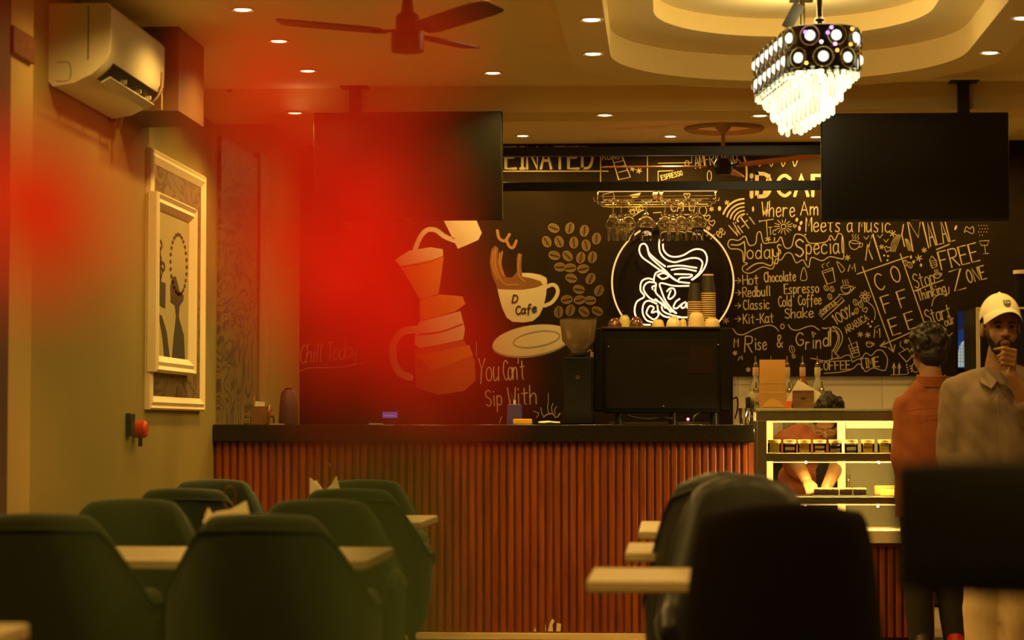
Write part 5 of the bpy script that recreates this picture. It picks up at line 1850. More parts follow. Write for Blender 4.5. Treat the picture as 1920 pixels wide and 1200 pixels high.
case = thing('display_case', 'steel and glass cake display case lit from inside, at the right end of the bar', 'display case', ((dx0 + dx1) / 2, DY + DD / 2, 0))
M_steel = mat('case_steel', (0.34, 0.30, 0.19), 0.35, 1.0, 0.15, 20)
M_lit = mat('case_cream', (0.93, 0.78, 0.46), 0.5, 0, 0.03)
M_pane = pane_mat('case_glass')
zt_, zh, zs1a, zs1b, zs2a, zs2b, zk0, zk1 = dz(766), dz(789), dz(850), dz(865), dz(932), dz(945), dz(995), dz(1018)
MB().bx((dx0 - 0.004, DY - 0.01, zt_ - 0.012), (dx1, DY + DD, zt_)).build('glass_top', mat('green_glass_slab', (0.40, 0.46, 0.26), 0.1, 0, 0.1, coat=0.5), case, bevel=0.002)
MB().bx((dx0, DY, zh), (dx1, DY + 0.05, zt_ - 0.013)).build('header', M_steel, case, bevel=0.003)
for x in (dx0, dx1 - 0.05):
    MB().bx((x, DY + 0.001, zk1), (x + 0.05, DY + 0.045, zh + 0.002)).build('front_post', M_steel, case, bevel=0.003)
    MB().bx((x, DY + DD - 0.05, zk1), (x + 0.05, DY + DD, zt_ - 0.013)).build('rear_post', M_steel, case, bevel=0.003)
MB().bx((dx0 + 0.012, DY + 0.045, zk1), (dx0 + 0.016, DY + DD - 0.05, zh)).build('side_pane', M_pane, case, smooth=False)
for (a, b) in ((zs1b, zs1a), (zs2b, zs2a)):
    MB().bx((dx0 + 0.04, DY + 0.03, a), (dx1 - 0.04, DY + 0.045, b)).build('shelf_edge', M_steel, case, bevel=0.002)
    MB().bx((dx0 + 0.04, DY + 0.045, b - 0.008), (dx1 - 0.04, DY + DD - 0.06, b)).build('shelf', M_steel if a == zs2b else M_pane, case, smooth=False)
MB().bx((dx0 + 0.05, DY + 0.012, zk0 + 0.002), (dx1 - 0.05, DY + 0.016, zh)).build('front_pane', M_pane, case, smooth=False)
MB().bx((dx0, DY - 0.03, zk1), (dx1, DY + DD, zk0)).build('deck', M_lit, case, bevel=0.003)
MB().bx((dx0, DY - 0.012, zk1 - 0.016), (dx1, DY + DD, zk1 - 0.001)).build('deck_trim', mat('case_red_trim', (0.20, 0.03, 0.008), 0.4), case, smooth=False)
fluted(dx0 + 0.002, dx1 - 0.002, DY + 0.005, 0.04, zk1 - 0.017).build('fluted_base', M_slat, case, smooth=False)
MB().bx((dx0 + 0.004, DY + 0.055, 0.0), (dx1 - 0.004, DY + DD, zk1 - 0.017)).build('base_body', mat('case_base_wood', (0.22, 0.05, 0.01), 0.5), case, smooth=False)
# sliding doors at the back, one open
BYD = DY + DD - 0.045


def bz_(x, y):
    return at(x, y, BYD)


def bbar(x0, y0, x1, y1, nm='rear_frame', m=None, d=0.03):
    a, b = bz_(x0, y0), bz_(x1, y1)
    return MB().bx((a.x, BYD, b.z), (b.x, BYD + d, a.z)).build(nm, m or M_lit, case, smooth=False)


M_haze = pane_mat('hazed_pane', (0.75, 0.70, 0.55))  # grey-green haze painted in for the pane's reflections and inner light
nt_ = M_haze.node_tree
df = nt_.nodes.new('ShaderNodeBsdfDiffuse')
df.inputs[0].default_value = (0.22, 0.20, 0.12, 1)
mx_ = nt_.nodes.new('ShaderNodeMixShader')
mx_.inputs[0].default_value = 0.55
src = nt_.nodes['Material Output'].inputs[0].links[0].from_socket
nt_.links.new(src, mx_.inputs[1])
nt_.links.new(df.outputs[0], mx_.inputs[2])
nt_.links.new(mx_.outputs[0], nt_.nodes['Material Output'].inputs[0])
bbar(1437, 785, 1450, 993)
bbar(1450, 785, 1752, 792)
bbar(1570, 792, 1586, 993)
bbar(1586, 792, 1752, 803)
bbar(1586, 803, 1752, 993, 'sliding_pane', M_haze, 0.006)
MB().bx((bz_(1589, 900).x, BYD - 0.02, bz_(1589, 927).z), (bz_(1592, 900).x, BYD - 0.01, bz_(1589, 888).z)).build('pull_handle', M_chrome, case, bevel=0.002)
# led dots and strips
M_led = glow_mat('led_dot', (1.0, 0.55, 0.22), 12.0)
M_strip = glow_mat('led_strip', (1.0, 0.62, 0.20), 2.2)
for (px, py) in ((1511, 867), (1648, 867), (1510, 949), (1646, 949)):
    MB().ell(at(px, py, DY + 0.026), (0.0065, 0.004, 0.0065), n=12, k=8).build('led_lamp', M_led, case)
for z in (zh - 0.004, zs1b - 0.004, zs2b - 0.004):
    MB().bx((dx0 + 0.06, DY + 0.07, z - 0.004), (dx1 - 0.06, DY + 0.08, z)).build('led_strip', M_strip, case, smooth=False)
for z, wt in ((zh - 0.012, 10.5), (zs1b - 0.012, 9.5), (zs2b - 0.012, 6.0)):
    area('case_led_light', ((dx0 + dx1) / 2, DY + 0.075, z), dx1 - dx0 - 0.16, 0.03, wt, (math.radians(38), 0, 0), (1.0, 0.68, 0.22))
# dessert jars
JY = DY + 0.11
jz = zs1a + 0.0005
M_jlid = mat('jar_lid', (0.50, 0.32, 0.14), 0.4, 0.3, 0.05)
jr = 0.0335
specs = [(1452, ['mustard'], 'leftmost dessert jar, yellow green all through'), (1481, ['cocoa', 'vanilla', 'cocoa', 'vanilla'], 'second dessert jar with dark and white layers'), (1508, ['mustard', 'amber', 'mustard'], 'third dessert jar, yellow with an amber band'), (1537, ['vanilla', 'cocoa', 'vanilla', 'cocoa', 'vanilla'], 'fourth dessert jar with two clear dark layers'), (1566, ['smoke', 'cocoa', 'smoke'], 'fifth dessert jar, grey with one dark layer'), (1596, ['cocoa', 'vanilla', 'cocoa', 'vanilla'], 'sixth dessert jar, dark and white, in front of the door frame'), (1627, ['honey', 'amber', 'honey'], 'seventh dessert jar, bright honey yellow with an orange band'), (1658, ['mustard', 'mustard'], 'rightmost visible dessert jar, plain yellow')]
JC = {'mustard': (0.55, 0.42, 0.06), 'cocoa': (0.035, 0.012, 0.005), 'vanilla': (0.75, 0.62, 0.40), 'amber': (0.55, 0.24, 0.03), 'smoke': (0.28, 0.24, 0.15), 'honey': (0.80, 0.46, 0.04)}
for (px, lay, lab) in specs:
    x = at(px, 840, JY).x
    H = at(px, 824.5, JY).z - jz
    j = thing('dessert_jar', lab, 'jar', (x, JY, jz), 'dessert jars on the top shelf of the case')
    hh = H - 0.010
    for i, nm in enumerate(lay):
        a, b = hh * i / len(lay) + 0.002, hh * (i + 1) / len(lay)
        MB().lathe([(0.001, a), (jr * .95, a), (jr * .97, (a + b) / 2), (jr * .95, b), (0.001, b)], (x, JY, jz), 18).build('layer', mat('dessert_' + nm, JC[nm], 0.5, 0, 0.15, 60), j)
    MB().lathe([(jr * .97, 0), (jr, 0.004), (jr, hh * .85), (jr * .9, hh), (jr * .88, hh), (jr * .975, hh * .84), (jr * .975, 0.004)], (x, JY, jz), 20, cap=False).build('glass', M_pane, j)
    MB().lathe([(0.001, hh), (jr * .96, hh), (jr * .98, hh + 0.002), (jr * .98, H - 0.001), (jr * .9, H), (0.001, H)], (x, JY, jz), 20).build('lid', M_jlid, j)
# brownie tray
TYb = DY + 0.2
sz = zs2a
a, b = at(1521, 930, TYb), at(1632, 930, TYb)
tr = MB().bx((a.x, TYb - 0.09, sz + 0.0005), (b.x, TYb + 0.09, sz + 0.007)).build('serving_tray', M_blackgloss, None, bevel=0.003)
tag(tr, 'flat dark tray of brownies on the lower case shelf', 'tray')
M_bro = mat('brownie_dark', (0.010, 0.004, 0.002), 0.9, 0, 0.3, 60, spec=0.1)
M_top = mat('brownie_caramel', (0.75, 0.38, 0.07), 0.5, 0, 0.5, 90, 0.5)
for i, (px, lab) in enumerate(((1538, 'brownie by the fingers at the left of the dark tray'), (1561, 'second brownie from the left on the dark tray'), (1586, 'third brownie from the left on the dark tray'), (1612, 'brownie standing apart at the right end of the dark tray'))):
    x = at(px, 920, TYb - 0.04).x
    bw = thing('brownie', lab, 'brownie', (x, TYb - 0.04, sz + 0.0072), 'brownies on the dark tray')
    MB().bx((x - 0.030, TYb - 0.072, sz + 0.0072), (x + 0.030, TYb - 0.008, sz + 0.036)).build('cake', M_bro, bw, bevel=0.005)
    tp = MB()
    rb = random.Random(i)
    for q in range(26):
        tp.ell((x + rb.uniform(-.026, .026), TYb - 0.04 + rb.uniform(-.028, .028), sz + 0.037), (0.008, 0.007, 0.006), n=7, k=4)
    tp.build('topping', M_top, bw)
yc = at(1668, 926, TYb - 0.02)
ck = thing('sponge_cake', 'yellow sponge cake block on the lower case shelf beside the brownies', 'cake', (yc.x + 0.01, TYb - 0.02, sz))
MB().bx((at(1651, 925, TYb).x, TYb - 0.07, sz + 0.001), (at(1700, 925, TYb).x, TYb + 0.03, at(1668, 918, TYb).z)).build('crumb', mat('yellow_cake', (0.80, 0.46, 0.07), 0.7, 0, 0.15, 50, 0.3), ck, bevel=0.006)
o = MB().bx((at(1640, 925, TYb + 0.12).x, TYb + 0.10, sz + 0.0005), (at(1690, 925, TYb + 0.12).x, TYb + 0.18, sz + 0.05)).build('cake_slice', mat('toasted_cake', (0.35, 0.19, 0.04), 0.7, 0, 0.2, 50, 0.3), None, bevel=0.008)
tag(o, 'toasted cake slice lying behind the yellow sponge cake', 'cake')

# ---- on top of the case
PY = DY + 0.12
zt2 = zt_ + 0.0005
a, b = at(1425, 763, PY), at(1473, 674, PY)
bag = thing('paper_bag', 'brown kraft paper bag standing on the display case', 'paper bag', ((a.x + b.x) / 2, PY + 0.05, zt2))
M_kraft = mat('kraft_paper', (0.46, 0.235, 0.055), 0.8, 0, 0.10, 14, 0.5)
bw, bh = b.x - a.x, b.z - zt2
mb = MB()
rings = []
for (zz, wv, dv, off) in ((0, 1.0, 1.0, 0), (0.33, 1.0, 0.98, .001), (0.34, 0.985, 0.94, 0), (0.66, 1.0, 0.8, .002), (0.9, 0.99, 0.5, 0), (1.0, 1.0, 0.34, 0)):
    w_, d_ = bw / 2 * wv, 0.05 * dv
    cx, cy = (a.x + b.x) / 2, PY + 0.05
    rings.append([V(cx - w_, cy - d_, zt2 + bh * zz), V(cx, cy - d_ - off, zt2 + bh * zz), V(cx + w_, cy - d_, zt2 + bh * zz), V(cx + w_ * .93, cy, zt2 + bh * zz), V(cx + w_, cy + d_, zt2 + bh * zz), V(cx - w_, cy + d_, zt2 + bh * zz), V(cx - w_ * .93, cy, zt2 + bh * zz)])
mb.loft(rings, True, True, False)
mb.build('bag_body', M_kraft, bag, angle=25)
fl_ = MB().prism([at(1430, 763, PY - 0.003), at(1436, 754, PY - 0.003), at(1444, 748, PY - 0.003), at(1452, 747, PY - 0.003), at(1460, 751, PY - 0.003), at(1467, 758, PY - 0.003), at(1471, 763, PY - 0.003)], (0, 0.002, 0)).build('bottom_fold', mat('kraft_light', (0.60, 0.32, 0.075), 0.8, 0, 0.06), bag, smooth=False)
MB().box(at(1449, 717, PY - 0.0015), (bw * .98, 0.0012, 0.0025)).build('crease', mat('kraft_crease', (0.62, 0.36, 0.11), 0.8), bag, smooth=False)
# wooden napkin box with fanned napkins
na, nb = at(1486, 763, PY), at(1526, 732, PY)
nh = thing('napkin_holder', 'small wooden napkin box on the display case, full of white napkins', 'napkin holder', ((na.x + nb.x) / 2, PY + 0.03, zt2))
M_nbox = wood_mat('napkin_box_wood', (0.12, 0.05, 0.015), (0.26, 0.12, 0.035), 5, 'X')
hz_ = nb.z - zt2
for yy in (PY, PY + 0.06):
    MB().bx((na.x, yy, zt2), (nb.x, yy + 0.008, zt2 + hz_)).build('side_board', M_nbox, nh, bevel=0.001)
MB().bx((na.x, PY + 0.008, zt2), (nb.x, PY + 0.06, zt2 + 0.008)).build('base_board', M_nbox, nh, smooth=False)
MB().lathe([(0.001, 0.0008), (0.013, 0.0006), (0.014, 0)], at(1506, 747, PY - 0.0002), 16, (0, -1, 0), 1, 0.5).build('burned_mark', mat('burn_mark', (0.05, 0.02, 0.008), 0.8), nh)
for i, (dy, pk, l_, r_, lab) in enumerate(((0.013, (1497, 712), (1474, 752), (1540, 738), 'front white napkin with the highest peak in the wooden napkin box'), (0.032, (1505, 716), (1480, 746), (1534, 742), 'napkin behind the front one in the wooden napkin box'), (0.048, (1498, 719), (1478, 744), (1530, 740), 'rearmost napkin in the wooden napkin box'))):
    y_ = PY + dy
    pts = [at(*l_, y_), at(*pk, y_), at(*r_, y_), V(at(r_[0] - 8, 0, y_).x, y_, zt2 + 0.02), V((na.x + nb.x) / 2, y_, zt2 + 0.009), V(at(l_[0] + 10, 0, y_).x, y_, zt2 + 0.02)]
    pts[3].x = min(pts[3].x, nb.x)
    o = MB().prism(pts, (0, 0.005, 0)).build('napkin', M_napkin, None, smooth=False, bevel=0.001)
    tag(o, lab, 'napkin', 'napkins in the wooden box')
o = MB().bx((at(1473.5, 757, PY).x, PY - 0.005, zt2), (at(1484, 757, PY).x, PY + 0.02, at(1478, 752, PY).z)).build('sachet_stack', mat('orange_red_paper', (0.75, 0.12, 0.02), 0.6), None, bevel=0.001)
tag(o, 'small orange red packet between the paper bag and napkin box', 'packet')

# ================================================================== DRINKS FRIDGE AND LIT PANEL at right
FY = 14.45
f0 = at(1831, 576, FY)
fr = thing('drinks_fridge', 'tall drinks fridge with a pale frame and dark glass behind the man in the cap', 'fridge', (f0.x + 0.3, FY + 0.3, 0))
fx1 = f0.x + 0.62
MB().bx((f0.x, FY + 0.03, 0.05), (fx1, FY + 0.62, f0.z)).build('cabinet', M_black, fr, bevel=0.004)
mb = MB()
MB().bx((f0.x, FY, f0.z - 0.012), (fx1, FY + 0.03, f0.z)).build('top_trim', M_cream, fr, smooth=False)
for x in (f0.x, fx1 - 0.02):
    MB().bx((x, FY, 0.06), (x + 0.02, FY + 0.03, f0.z - 0.013)).build('door_frame', M_cream, fr, smooth=False)
MB().bx((f0.x + 0.02, FY + 0.012, 0.06), (fx1 - 0.02, FY + 0.02, f0.z - 0.013)).build('glass_door', mat('dark_blue_glass', (0.012, 0.014, 0.035), 0.15), fr, smooth=False)
MB().bx((f0.x + 0.05, FY + 0.1, 0.0), (fx1 - 0.05, FY + 0.5, 0.05)).build('plinth', M_black, fr, smooth=False)
c = at(1918, 570, FY + 0.2)
pt = thing('paper_cup_tube', 'dark cylinder with a cream lid on top of the drinks fridge, at the right edge', 'canister', (c.x, FY + 0.2, f0.z))
ht = at(1918, 507, FY + 0.2).z - f0.z
MB().lathe([(0.001, 0), (0.05, 0), (0.052, ht * .9), (0.001, ht * .9)], (c.x, FY + 0.2, f0.z + 0.0005), 24).build('body', M_mach2, pt)
MB().lathe([(0.001, ht * .9), (0.057, ht * .9), (0.057, ht), (0.001, ht)], (c.x, FY + 0.2, f0.z + 0.0006), 24).build('lid', M_cream, pt)
LY = YB - 0.06
la, lb_ = at(1796, 584, LY), at(1816, 690, LY)
lp = thing('light_panel', 'narrow blue lit panel with a white lattice arch, on the wall left of the fridge', 'light panel', ((la.x + lb_.x) / 2, LY, lb_.z))
MB().bx((la.x - 0.004, LY, lb_.z), (lb_.x + 0.004, BYF - 0.003, la.z)).build('casing', M_black, lp, smooth=False)
zz = [la.z, at(1800, 618, LY).z, at(1800, 640, LY).z, lb_.z]
for i, c_ in enumerate(((0.010, 0.014, 0.045), (0.012, 0.03, 0.11), (0.01, 0.05, 0.2))):
    MB().bx((la.x, LY - 0.001, zz[i + 1]), (lb_.x, LY + 0.001, zz[i])).build('blue_field', glow_mat('panel_blue_%d' % i, c_, 1.0), lp, smooth=False)
kq = Chalk(plane=lambda a, b, l: at(a, b, LY - 0.0012 - 0.0004 * l))
kq.fill([(1796.5, 688), (1796.5, 660), (1799, 649), (1804, 641), (1809, 638), (1815.5, 640), (1815.5, 688)])
kq.mb.mi = 1
kq.layer = 2
for x in (1801, 1806, 1811):
    kq.stroke([(x, 644), (x, 688)], 0.9)
for y in (648, 654, 660, 666, 672, 678):
    kq.stroke([(1797, y), (1815, y)], 0.9)
kq.mb.build('lattice_arch', [glow_mat('panel_white', (0.40, 0.44, 0.36), 0.9), glow_mat('panel_line', (0.10, 0.18, 0.2), 0.7)], lp, smooth=False)

# ================================================================== TABLES
M_table = wood_mat('cream_laminate', (0.62, 0.47, 0.25), (0.72, 0.57, 0.32), 2.0, 'X', 0.35)


def table(x0, x1, y0, y1, label, legs):
    t = thing('dining_table', label, 'table', ((x0 + x1) / 2, (y0 + y1) / 2, 0))
    MB().bx((x0, y0, 0.722), (x1, y1, 0.75)).build('tabletop', M_table, t, bevel=0.006)
    for lx in legs:
        cy = (y0 + y1) / 2
        MB().lathe([(0.19, 0.0), (0.19, 0.012), (0.05, 0.03), (0.035, 0.05), (0.035, 0.70), (0.08, 0.72), (0.08, 0.722)], (lx, cy, 0.0), 24).build('pedestal', M_darkmetal, t)
    return t


T2x, T1x, T3x = at(737, 1026, 6.7).x, at(822, 966, 9.15).x, at(62, 1178, 4.1).x
table(T2x - 1.3, T2x, 6.07, 6.72, 'long cream table on the left between the two pairs of nearer green chairs', (T2x - 1.0, T2x - 0.3))
table(T1x - 1.3, T1x, 8.5, 9.15, 'cream table at left nearest the bar, its right corner showing past the green chairs', (T1x - 1.0, T1x - 0.3))
table(T3x - 1.2, T3x, 3.4, 4.08, 'cream table corner in the bottom left corner of the photo', (T3x - 0.9, T3x - 0.3))
R4, R5, R6 = -0.176, -0.112, -0.092
table(R4, R4 + 0.63, 5.30, 5.78, 'nearest cream table on the right, beside the large dark chair back', (R4 + 0.315,))
table(R5, R5 + 0.58, 6.5, 7.02, 'middle cream table edge on the right, left of the dark chairs', (R5 + 0.29,))
table(R6, R6 + 0.68, 7.8, 8.63, 'farthest cream table edge on the right, above the middle one', (R6 + 0.34,))

# ================================================================== CHAIRS
def sstep(t):
    t = max(0.0, min(1.0, t))
    return t * t * (3 - 2 * t)


def chair_shell(hb, arm, a, b, f0, f1, nar, lean, A=112, th=0.055, zb=0.36, crown=0.012):
    rings = []
    N = 44
    rim = []
    for i in range(N + 1):
        ph = math.radians(-A + 2 * A * i / N)
        ad = abs(math.degrees(ph))
        s = sstep((f1 - ad) / (f1 - f0))
        h = arm + (hb - arm) * s - 0.05 * sstep((ad - 85) / 30)
        # gentle crown to the top edge
        h += crown * s * math.cos(min(1.5, abs(ph) * 1.7))
        e = sstep((A - ad) / 9.0) * 0.85 + 0.15

        def pt(ins, z):
            kx = 1 - nar * max(0, (z - arm) / (hb - arm))
            ky = 1 + lean * max(0, (z - 0.45)) * max(0, math.cos(ph))
            fl = 1 - 0.10 * max(0, (0.55 - z) / 0.2)
            # superellipse plan: squarer back
            c_, s_ = math.cos(ph), math.sin(ph)
            q = (abs(c_) ** 2.15 + abs(s_) ** 2.15) ** (-1 / 2.15)
            return V((a - ins) * s_ * q * kx * fl, -(b - ins) * c_ * q * ky * fl, z)
        t_ = th * e
        ring = [pt(0.035, zb), pt(0.006, zb + 0.03), pt(0, zb + 0.1), pt(0, (zb + h) / 2), pt(0, h - 0.045), pt(t_ * .10, h - 0.016), pt(t_ * .35, h - 0.002), pt(t_ * .65, h - 0.002), pt(t_ * .9, h - 0.016), pt(t_, h - 0.045), pt(t_ * 1.15, (zb + h) / 2), pt(t_ * 1.2, zb + 0.1), pt(t_ * 1.2, zb)]
        rings.append(ring)
        rim.append(pt(-0.002, h - 0.04))
    mb = MB().loft(rings)
    return mb, rim


def make_chair(name, label, group, mfab, mpipe, hb, arm, a, b, f0, f1, nar, lean, th=0.055, crown=0.012, piping=True):
    t = proto(name, label, 'chair', group)
    mb, rim = chair_shell(hb, arm, a, b, f0, f1, nar, lean, th=th, crown=crown)
    mb.build('backrest', mfab, t, angle=70, sub=1)
    if piping:
        MB().tube(rim, 0.004, 6).build('piping', mpipe, t)
    pts = []
    for zz, k_ in ((0.385, 0.86), (0.40, 0.93), (0.45, 0.94), (0.472, 0.90), (0.482, 0.75), (0.485, 0.2)):
        ring = []
        for i in range(32):
            an = 2 * math.pi * i / 32
            c_, s_ = math.cos(an), math.sin(an)
            q = (abs(c_) ** 3 + abs(s_) ** 3) ** (-1 / 3)
            ring.append(V((a - th * 1.2) * k_ * c_ * q, 0.04 + (b - th * .6) * k_ * s_ * q, zz))
        pts.append(ring)
    MB().loft(pts).build('seat', mfab, t, angle=60)
    for sx in (-1, 1):
        for sy in (-1, 1):
            MB().cyl((sx * a * .62, sy * b * .6, 0.39), (sx * a * .86, sy * b * .9, 0.0), 0.017, 0.010, 10).build('leg', M_darkmetal, t)
    return t


M_green = mat('green_velvet', (0.022, 0.036, 0.010), 0.85, 0, 0.18, 12, sheen=0.15)
M_greenp = mat('green_piping', (0.022, 0.036, 0.012), 0.7, 0, 0.1)
M_grey = mat('charcoal_leather', (0.050, 0.050, 0.046), 0.36, 0, 0.15, 12)
M_greyp = mat('charcoal_piping', (0.02, 0.018, 0.014), 0.5, 0, 0.1)
M_dark = mat('black_fabric', (0.010, 0.006, 0.003), 0.9, 0, 0.2, 20, spec=0.15)
gch = make_chair('armchair', 'x', 'green tub chairs at the left tables', M_green, M_greenp, 0.866, 0.685, 0.27, 0.25, 40, 72, 0.24, 0.32)
GREEN = [(-0.985, 6.05, 0, 'large green tub chair in the left foreground, centre of the nearest pair, back to camera'),
         (-1.535, 6.05, 0, 'green tub chair at the bottom left edge, blurred, back to camera'),
         (-1.00, 6.76, math.pi, 'green tub chair across the middle left table, right one, facing the camera'),
         (-1.55, 6.76, math.pi, 'green tub chair across the middle left table, left one by the wall'),
         (-1.085, 8.46, 0, 'green tub chair with its back to camera at the table nearest the bar, right one'),
         (-1.66, 8.46, 0, 'green tub chair with its back to camera at the table nearest the bar, left one'),
         (-1.195, 9.36, math.pi, 'farthest right green tub chair, facing the camera in front of the bar front'),
         (-1.80, 9.36, math.pi, 'farthest left green tub chair by the left wall, facing the camera')]
for i, (x, y, rz, lab) in enumerate(GREEN):
    if i == 0:
        gch.location = (x, y, 0)
        gch.rotation_euler = (0, 0, rz)
        gch['label'] = lab
    else:
        dup(gch, (x, y, 0), rz, lab)
hch = make_chair('high_back_chair', 'charcoal leather chair, left one of the two behind the large dark chair', 'charcoal chairs at the right tables', M_grey, M_greyp, 0.925, 0.66, 0.215, 0.24, 44, 80, 0.14, 0.2, crown=0.045)
hch.location = (0.150, 6.62, 0)
o = dup(hch, (0.190, 5.84, 0), math.pi, 'charcoal leather chair facing the camera across the nearest right table')
dch = make_chair('high_back_chair', 'large black high-backed chair in the right foreground with its back to the camera', 'charcoal chairs at the right tables', M_dark, M_dark, 0.918, 0.62, 0.214, 0.24, 62, 84, 0.10, 0.16, crown=0.02, piping=False)
dch.location = (0.236, 5.06, 0)

# ================================================================== NAPKIN CADDIES on the left tables
M_caddy = mat('wire_loop_bronze', (0.25, 0.13, 0.05), 0.35, 0.8, 0.1)


def caddy(px, Y, w_, ztop, zloop, label, ears, labs):
    c = at(px, 900, Y)
    t = thing('napkin_caddy', label, 'napkin holder', (c.x, Y, 0.7502))
    z0 = 0.7502
    MB().bx((c.x - w_ / 2, Y - 0.03, z0), (c.x + w_ / 2, Y + 0.03, z0 + 0.006)).build('base', wood_mat('caddy_wood', (0.2, 0.09, 0.03), (0.3, 0.15, 0.05)), t, bevel=0.001)
    for s in (-1, 1):
        MB().tube([V(c.x - w_ * .42, Y + s * 0.024, z0 + 0.004), V(c.x - w_ * .42, Y + s * 0.024, z0 + 0.05), V(c.x + w_ * .42, Y + s * 0.024, z0 + 0.05), V(c.x + w_ * .42, Y + s * 0.024, z0 + 0.004)], 0.002, 6).build('wire_side', M_caddy, t)
    lz = zloop - z0
    MB().tube(catmull([V(c.x, Y + 0.027, z0 + 0.004), V(c.x + 0.002, Y + 0.027, z0 + lz * .55), V(c.x - 0.015, Y + 0.027, z0 + lz * .8), V(c.x - 0.010, Y + 0.027, z0 + lz * .97), V(c.x + 0.006, Y + 0.027, z0 + lz), V(c.x + 0.018, Y + 0.027, z0 + lz * .9), V(c.x + 0.012, Y + 0.027, z0 + lz * .72), V(c.x + 0.004, Y + 0.027, z0 + lz * .62)], 6), 0.002, 6).build('wire_loop', M_caddy, t)
    zt3 = ztop - z0
    for i, prof_ in enumerate(ears):
        yy = Y - 0.018 + 0.012 * i
        pts = [V(c.x + u * w_ / 2, yy, z0 + 0.0065 + v * (zt3 - 0.0065)) for u, v in prof_]
        o = MB().prism(pts, (0, 0.009, 0)).build('napkin', M_napkin, None, smooth=False, bevel=0.002)
        tag(o, labs[i], 'napkin')
    return t


caddy(610, 8.82, 0.115, 0.905, 0.948, 'wire napkin caddy with a loop handle on the table nearest the bar', [[(-.95, 0), (.95, 0), (.98, .62), (.72, 1.0), (.4, .78), (0, .62), (-.5, .8), (-.98, .96)], [(-.9, 0), (.9, 0), (.92, .5), (0, .55), (-.6, .9), (-.9, .7)]], ['white napkin with two raised corners in the caddy nearest the bar', 'white napkin behind the two-cornered one in the caddy nearest the bar'])
caddy(426, 6.40, 0.125, 0.888, 0.925, 'wire napkin caddy with a loop handle on the middle left table', [[(-.95, 0), (.95, 0), (1.0, .72), (.86, 1.0), (.2, .82), (-.4, .78), (-.98, .62)], [(-.9, 0), (.9, 0), (.8, .66), (-.5, .6), (-.8, .86), (-.95, .7)]], ['white napkin with one raised right corner in the middle left caddy', 'white napkin behind the one-cornered one in the middle left caddy'])

# ================================================================== BAR STOOL with low back pad, close to the camera at right
sx_, sy_ = at(1690, 900, 2.3).x, 2.3
z1_, z0_ = at(1800, 862, 2.3).z, at(1800, 1118, 2.3).z
st = thing('bar_stool', 'near blurred black stool whose padded back rest cuts across the two standing men', 'stool', (sx_ + 0.22, 2.02, 0))
mb = MB()
rings = []
for i in range(13):
    u = i / 12
    x = sx_ + 0.44 * u
    yc_ = 2.3 - 0.09 * math.sin(math.pi * u) ** 1.0 + 0.05
    e = min(1.0, 0.55 + 3.2 * min(u, 1 - u))
    h_ = (z1_ - z0_) / 2 * (0.86 + 0.14 * e)
    zc_ = (z1_ + z0_) / 2
    rings.append([V(x, yc_ + 0.022 * math.cos(a) * e, zc_ + h_ * max(-1, min(1, 1.25 * math.sin(a)))) for a in [2 * math.pi * k_ / 16 for k_ in range(16)]])
mb.loft(rings).build('back_pad', mat('stool_black', (0.006, 0.004, 0.003), 0.8), st, angle=60)
MB().bx((sx_ + 0.20, 2.285, 0.70), (sx_ + 0.24, 2.297, z0_ + 0.06)).build('back_stem', M_darkmetal, st, bevel=0.003)
MB().lathe([(0.001, 0.70), (0.18, 0.70), (0.2, 0.72), (0.2, 0.75), (0.17, 0.775), (0.001, 0.78)], (sx_ + 0.22, 2.08, 0), 28).build('seat', MATS['stool_black'], st)
MB().lathe([(0.2, 0.0), (0.2, 0.012), (0.03, 0.03), (0.028, 0.70), (0.001, 0.70)], (sx_ + 0.22, 2.08, 0), 24).build('column', M_chrome, st)
MB().bx((sx_ + 0.20, 2.10, 0.70), (sx_ + 0.24, 2.297, 0.712)).build('stem_arm', M_darkmetal, st)
MB().tube([V(sx_ + 0.22 + 0.15 * math.cos(a), 2.08 + 0.15 * math.sin(a), 0.28) for a in [2 * math.pi * i / 24 for i in range(24)]], 0.01, 8, True).build('foot_ring', M_chrome, st)
for a in (0.5, 2.6, 4.7):
    MB().cyl((sx_ + 0.22, 2.08, 0.28), (sx_ + 0.22 + 0.15 * math.cos(a), 2.08 + 0.15 * math.sin(a), 0.28), 0.006).build('ring_spoke', M_chrome, st)

# ================================================================== RED FLOWERS just in front of the lens


def petal_mat(name, col):
    m = mat(name, col, 0.6, 0, 0.12, 60)
    nt = m.node_tree
    b_ = nt.nodes['Principled BSDF']
    tl = nt.nodes.new('ShaderNodeBsdfTranslucent')
    tl.inputs[0].default_value = (*col, 1)
    mx = nt.nodes.new('ShaderNodeMixShader')
    mx.inputs[0].default_value = 0.5
    nt.links.new(b_.outputs[0], mx.inputs[1])
    nt.links.new(tl.outputs[0], mx.inputs[2])
    nt.links.new(mx.outputs[0], nt.nodes['Material Output'].inputs[0])
    return m


M_petal = petal_mat('red_petal', (0.95, 0.015, 0.006))
M_petal2 = petal_mat('scarlet_petal', (0.95, 0.06, 0.010))
M_stem = mat('flower_stem', (0.05, 0.08, 0.015), 0.6, 0, 0.2)
FLY = 0.40


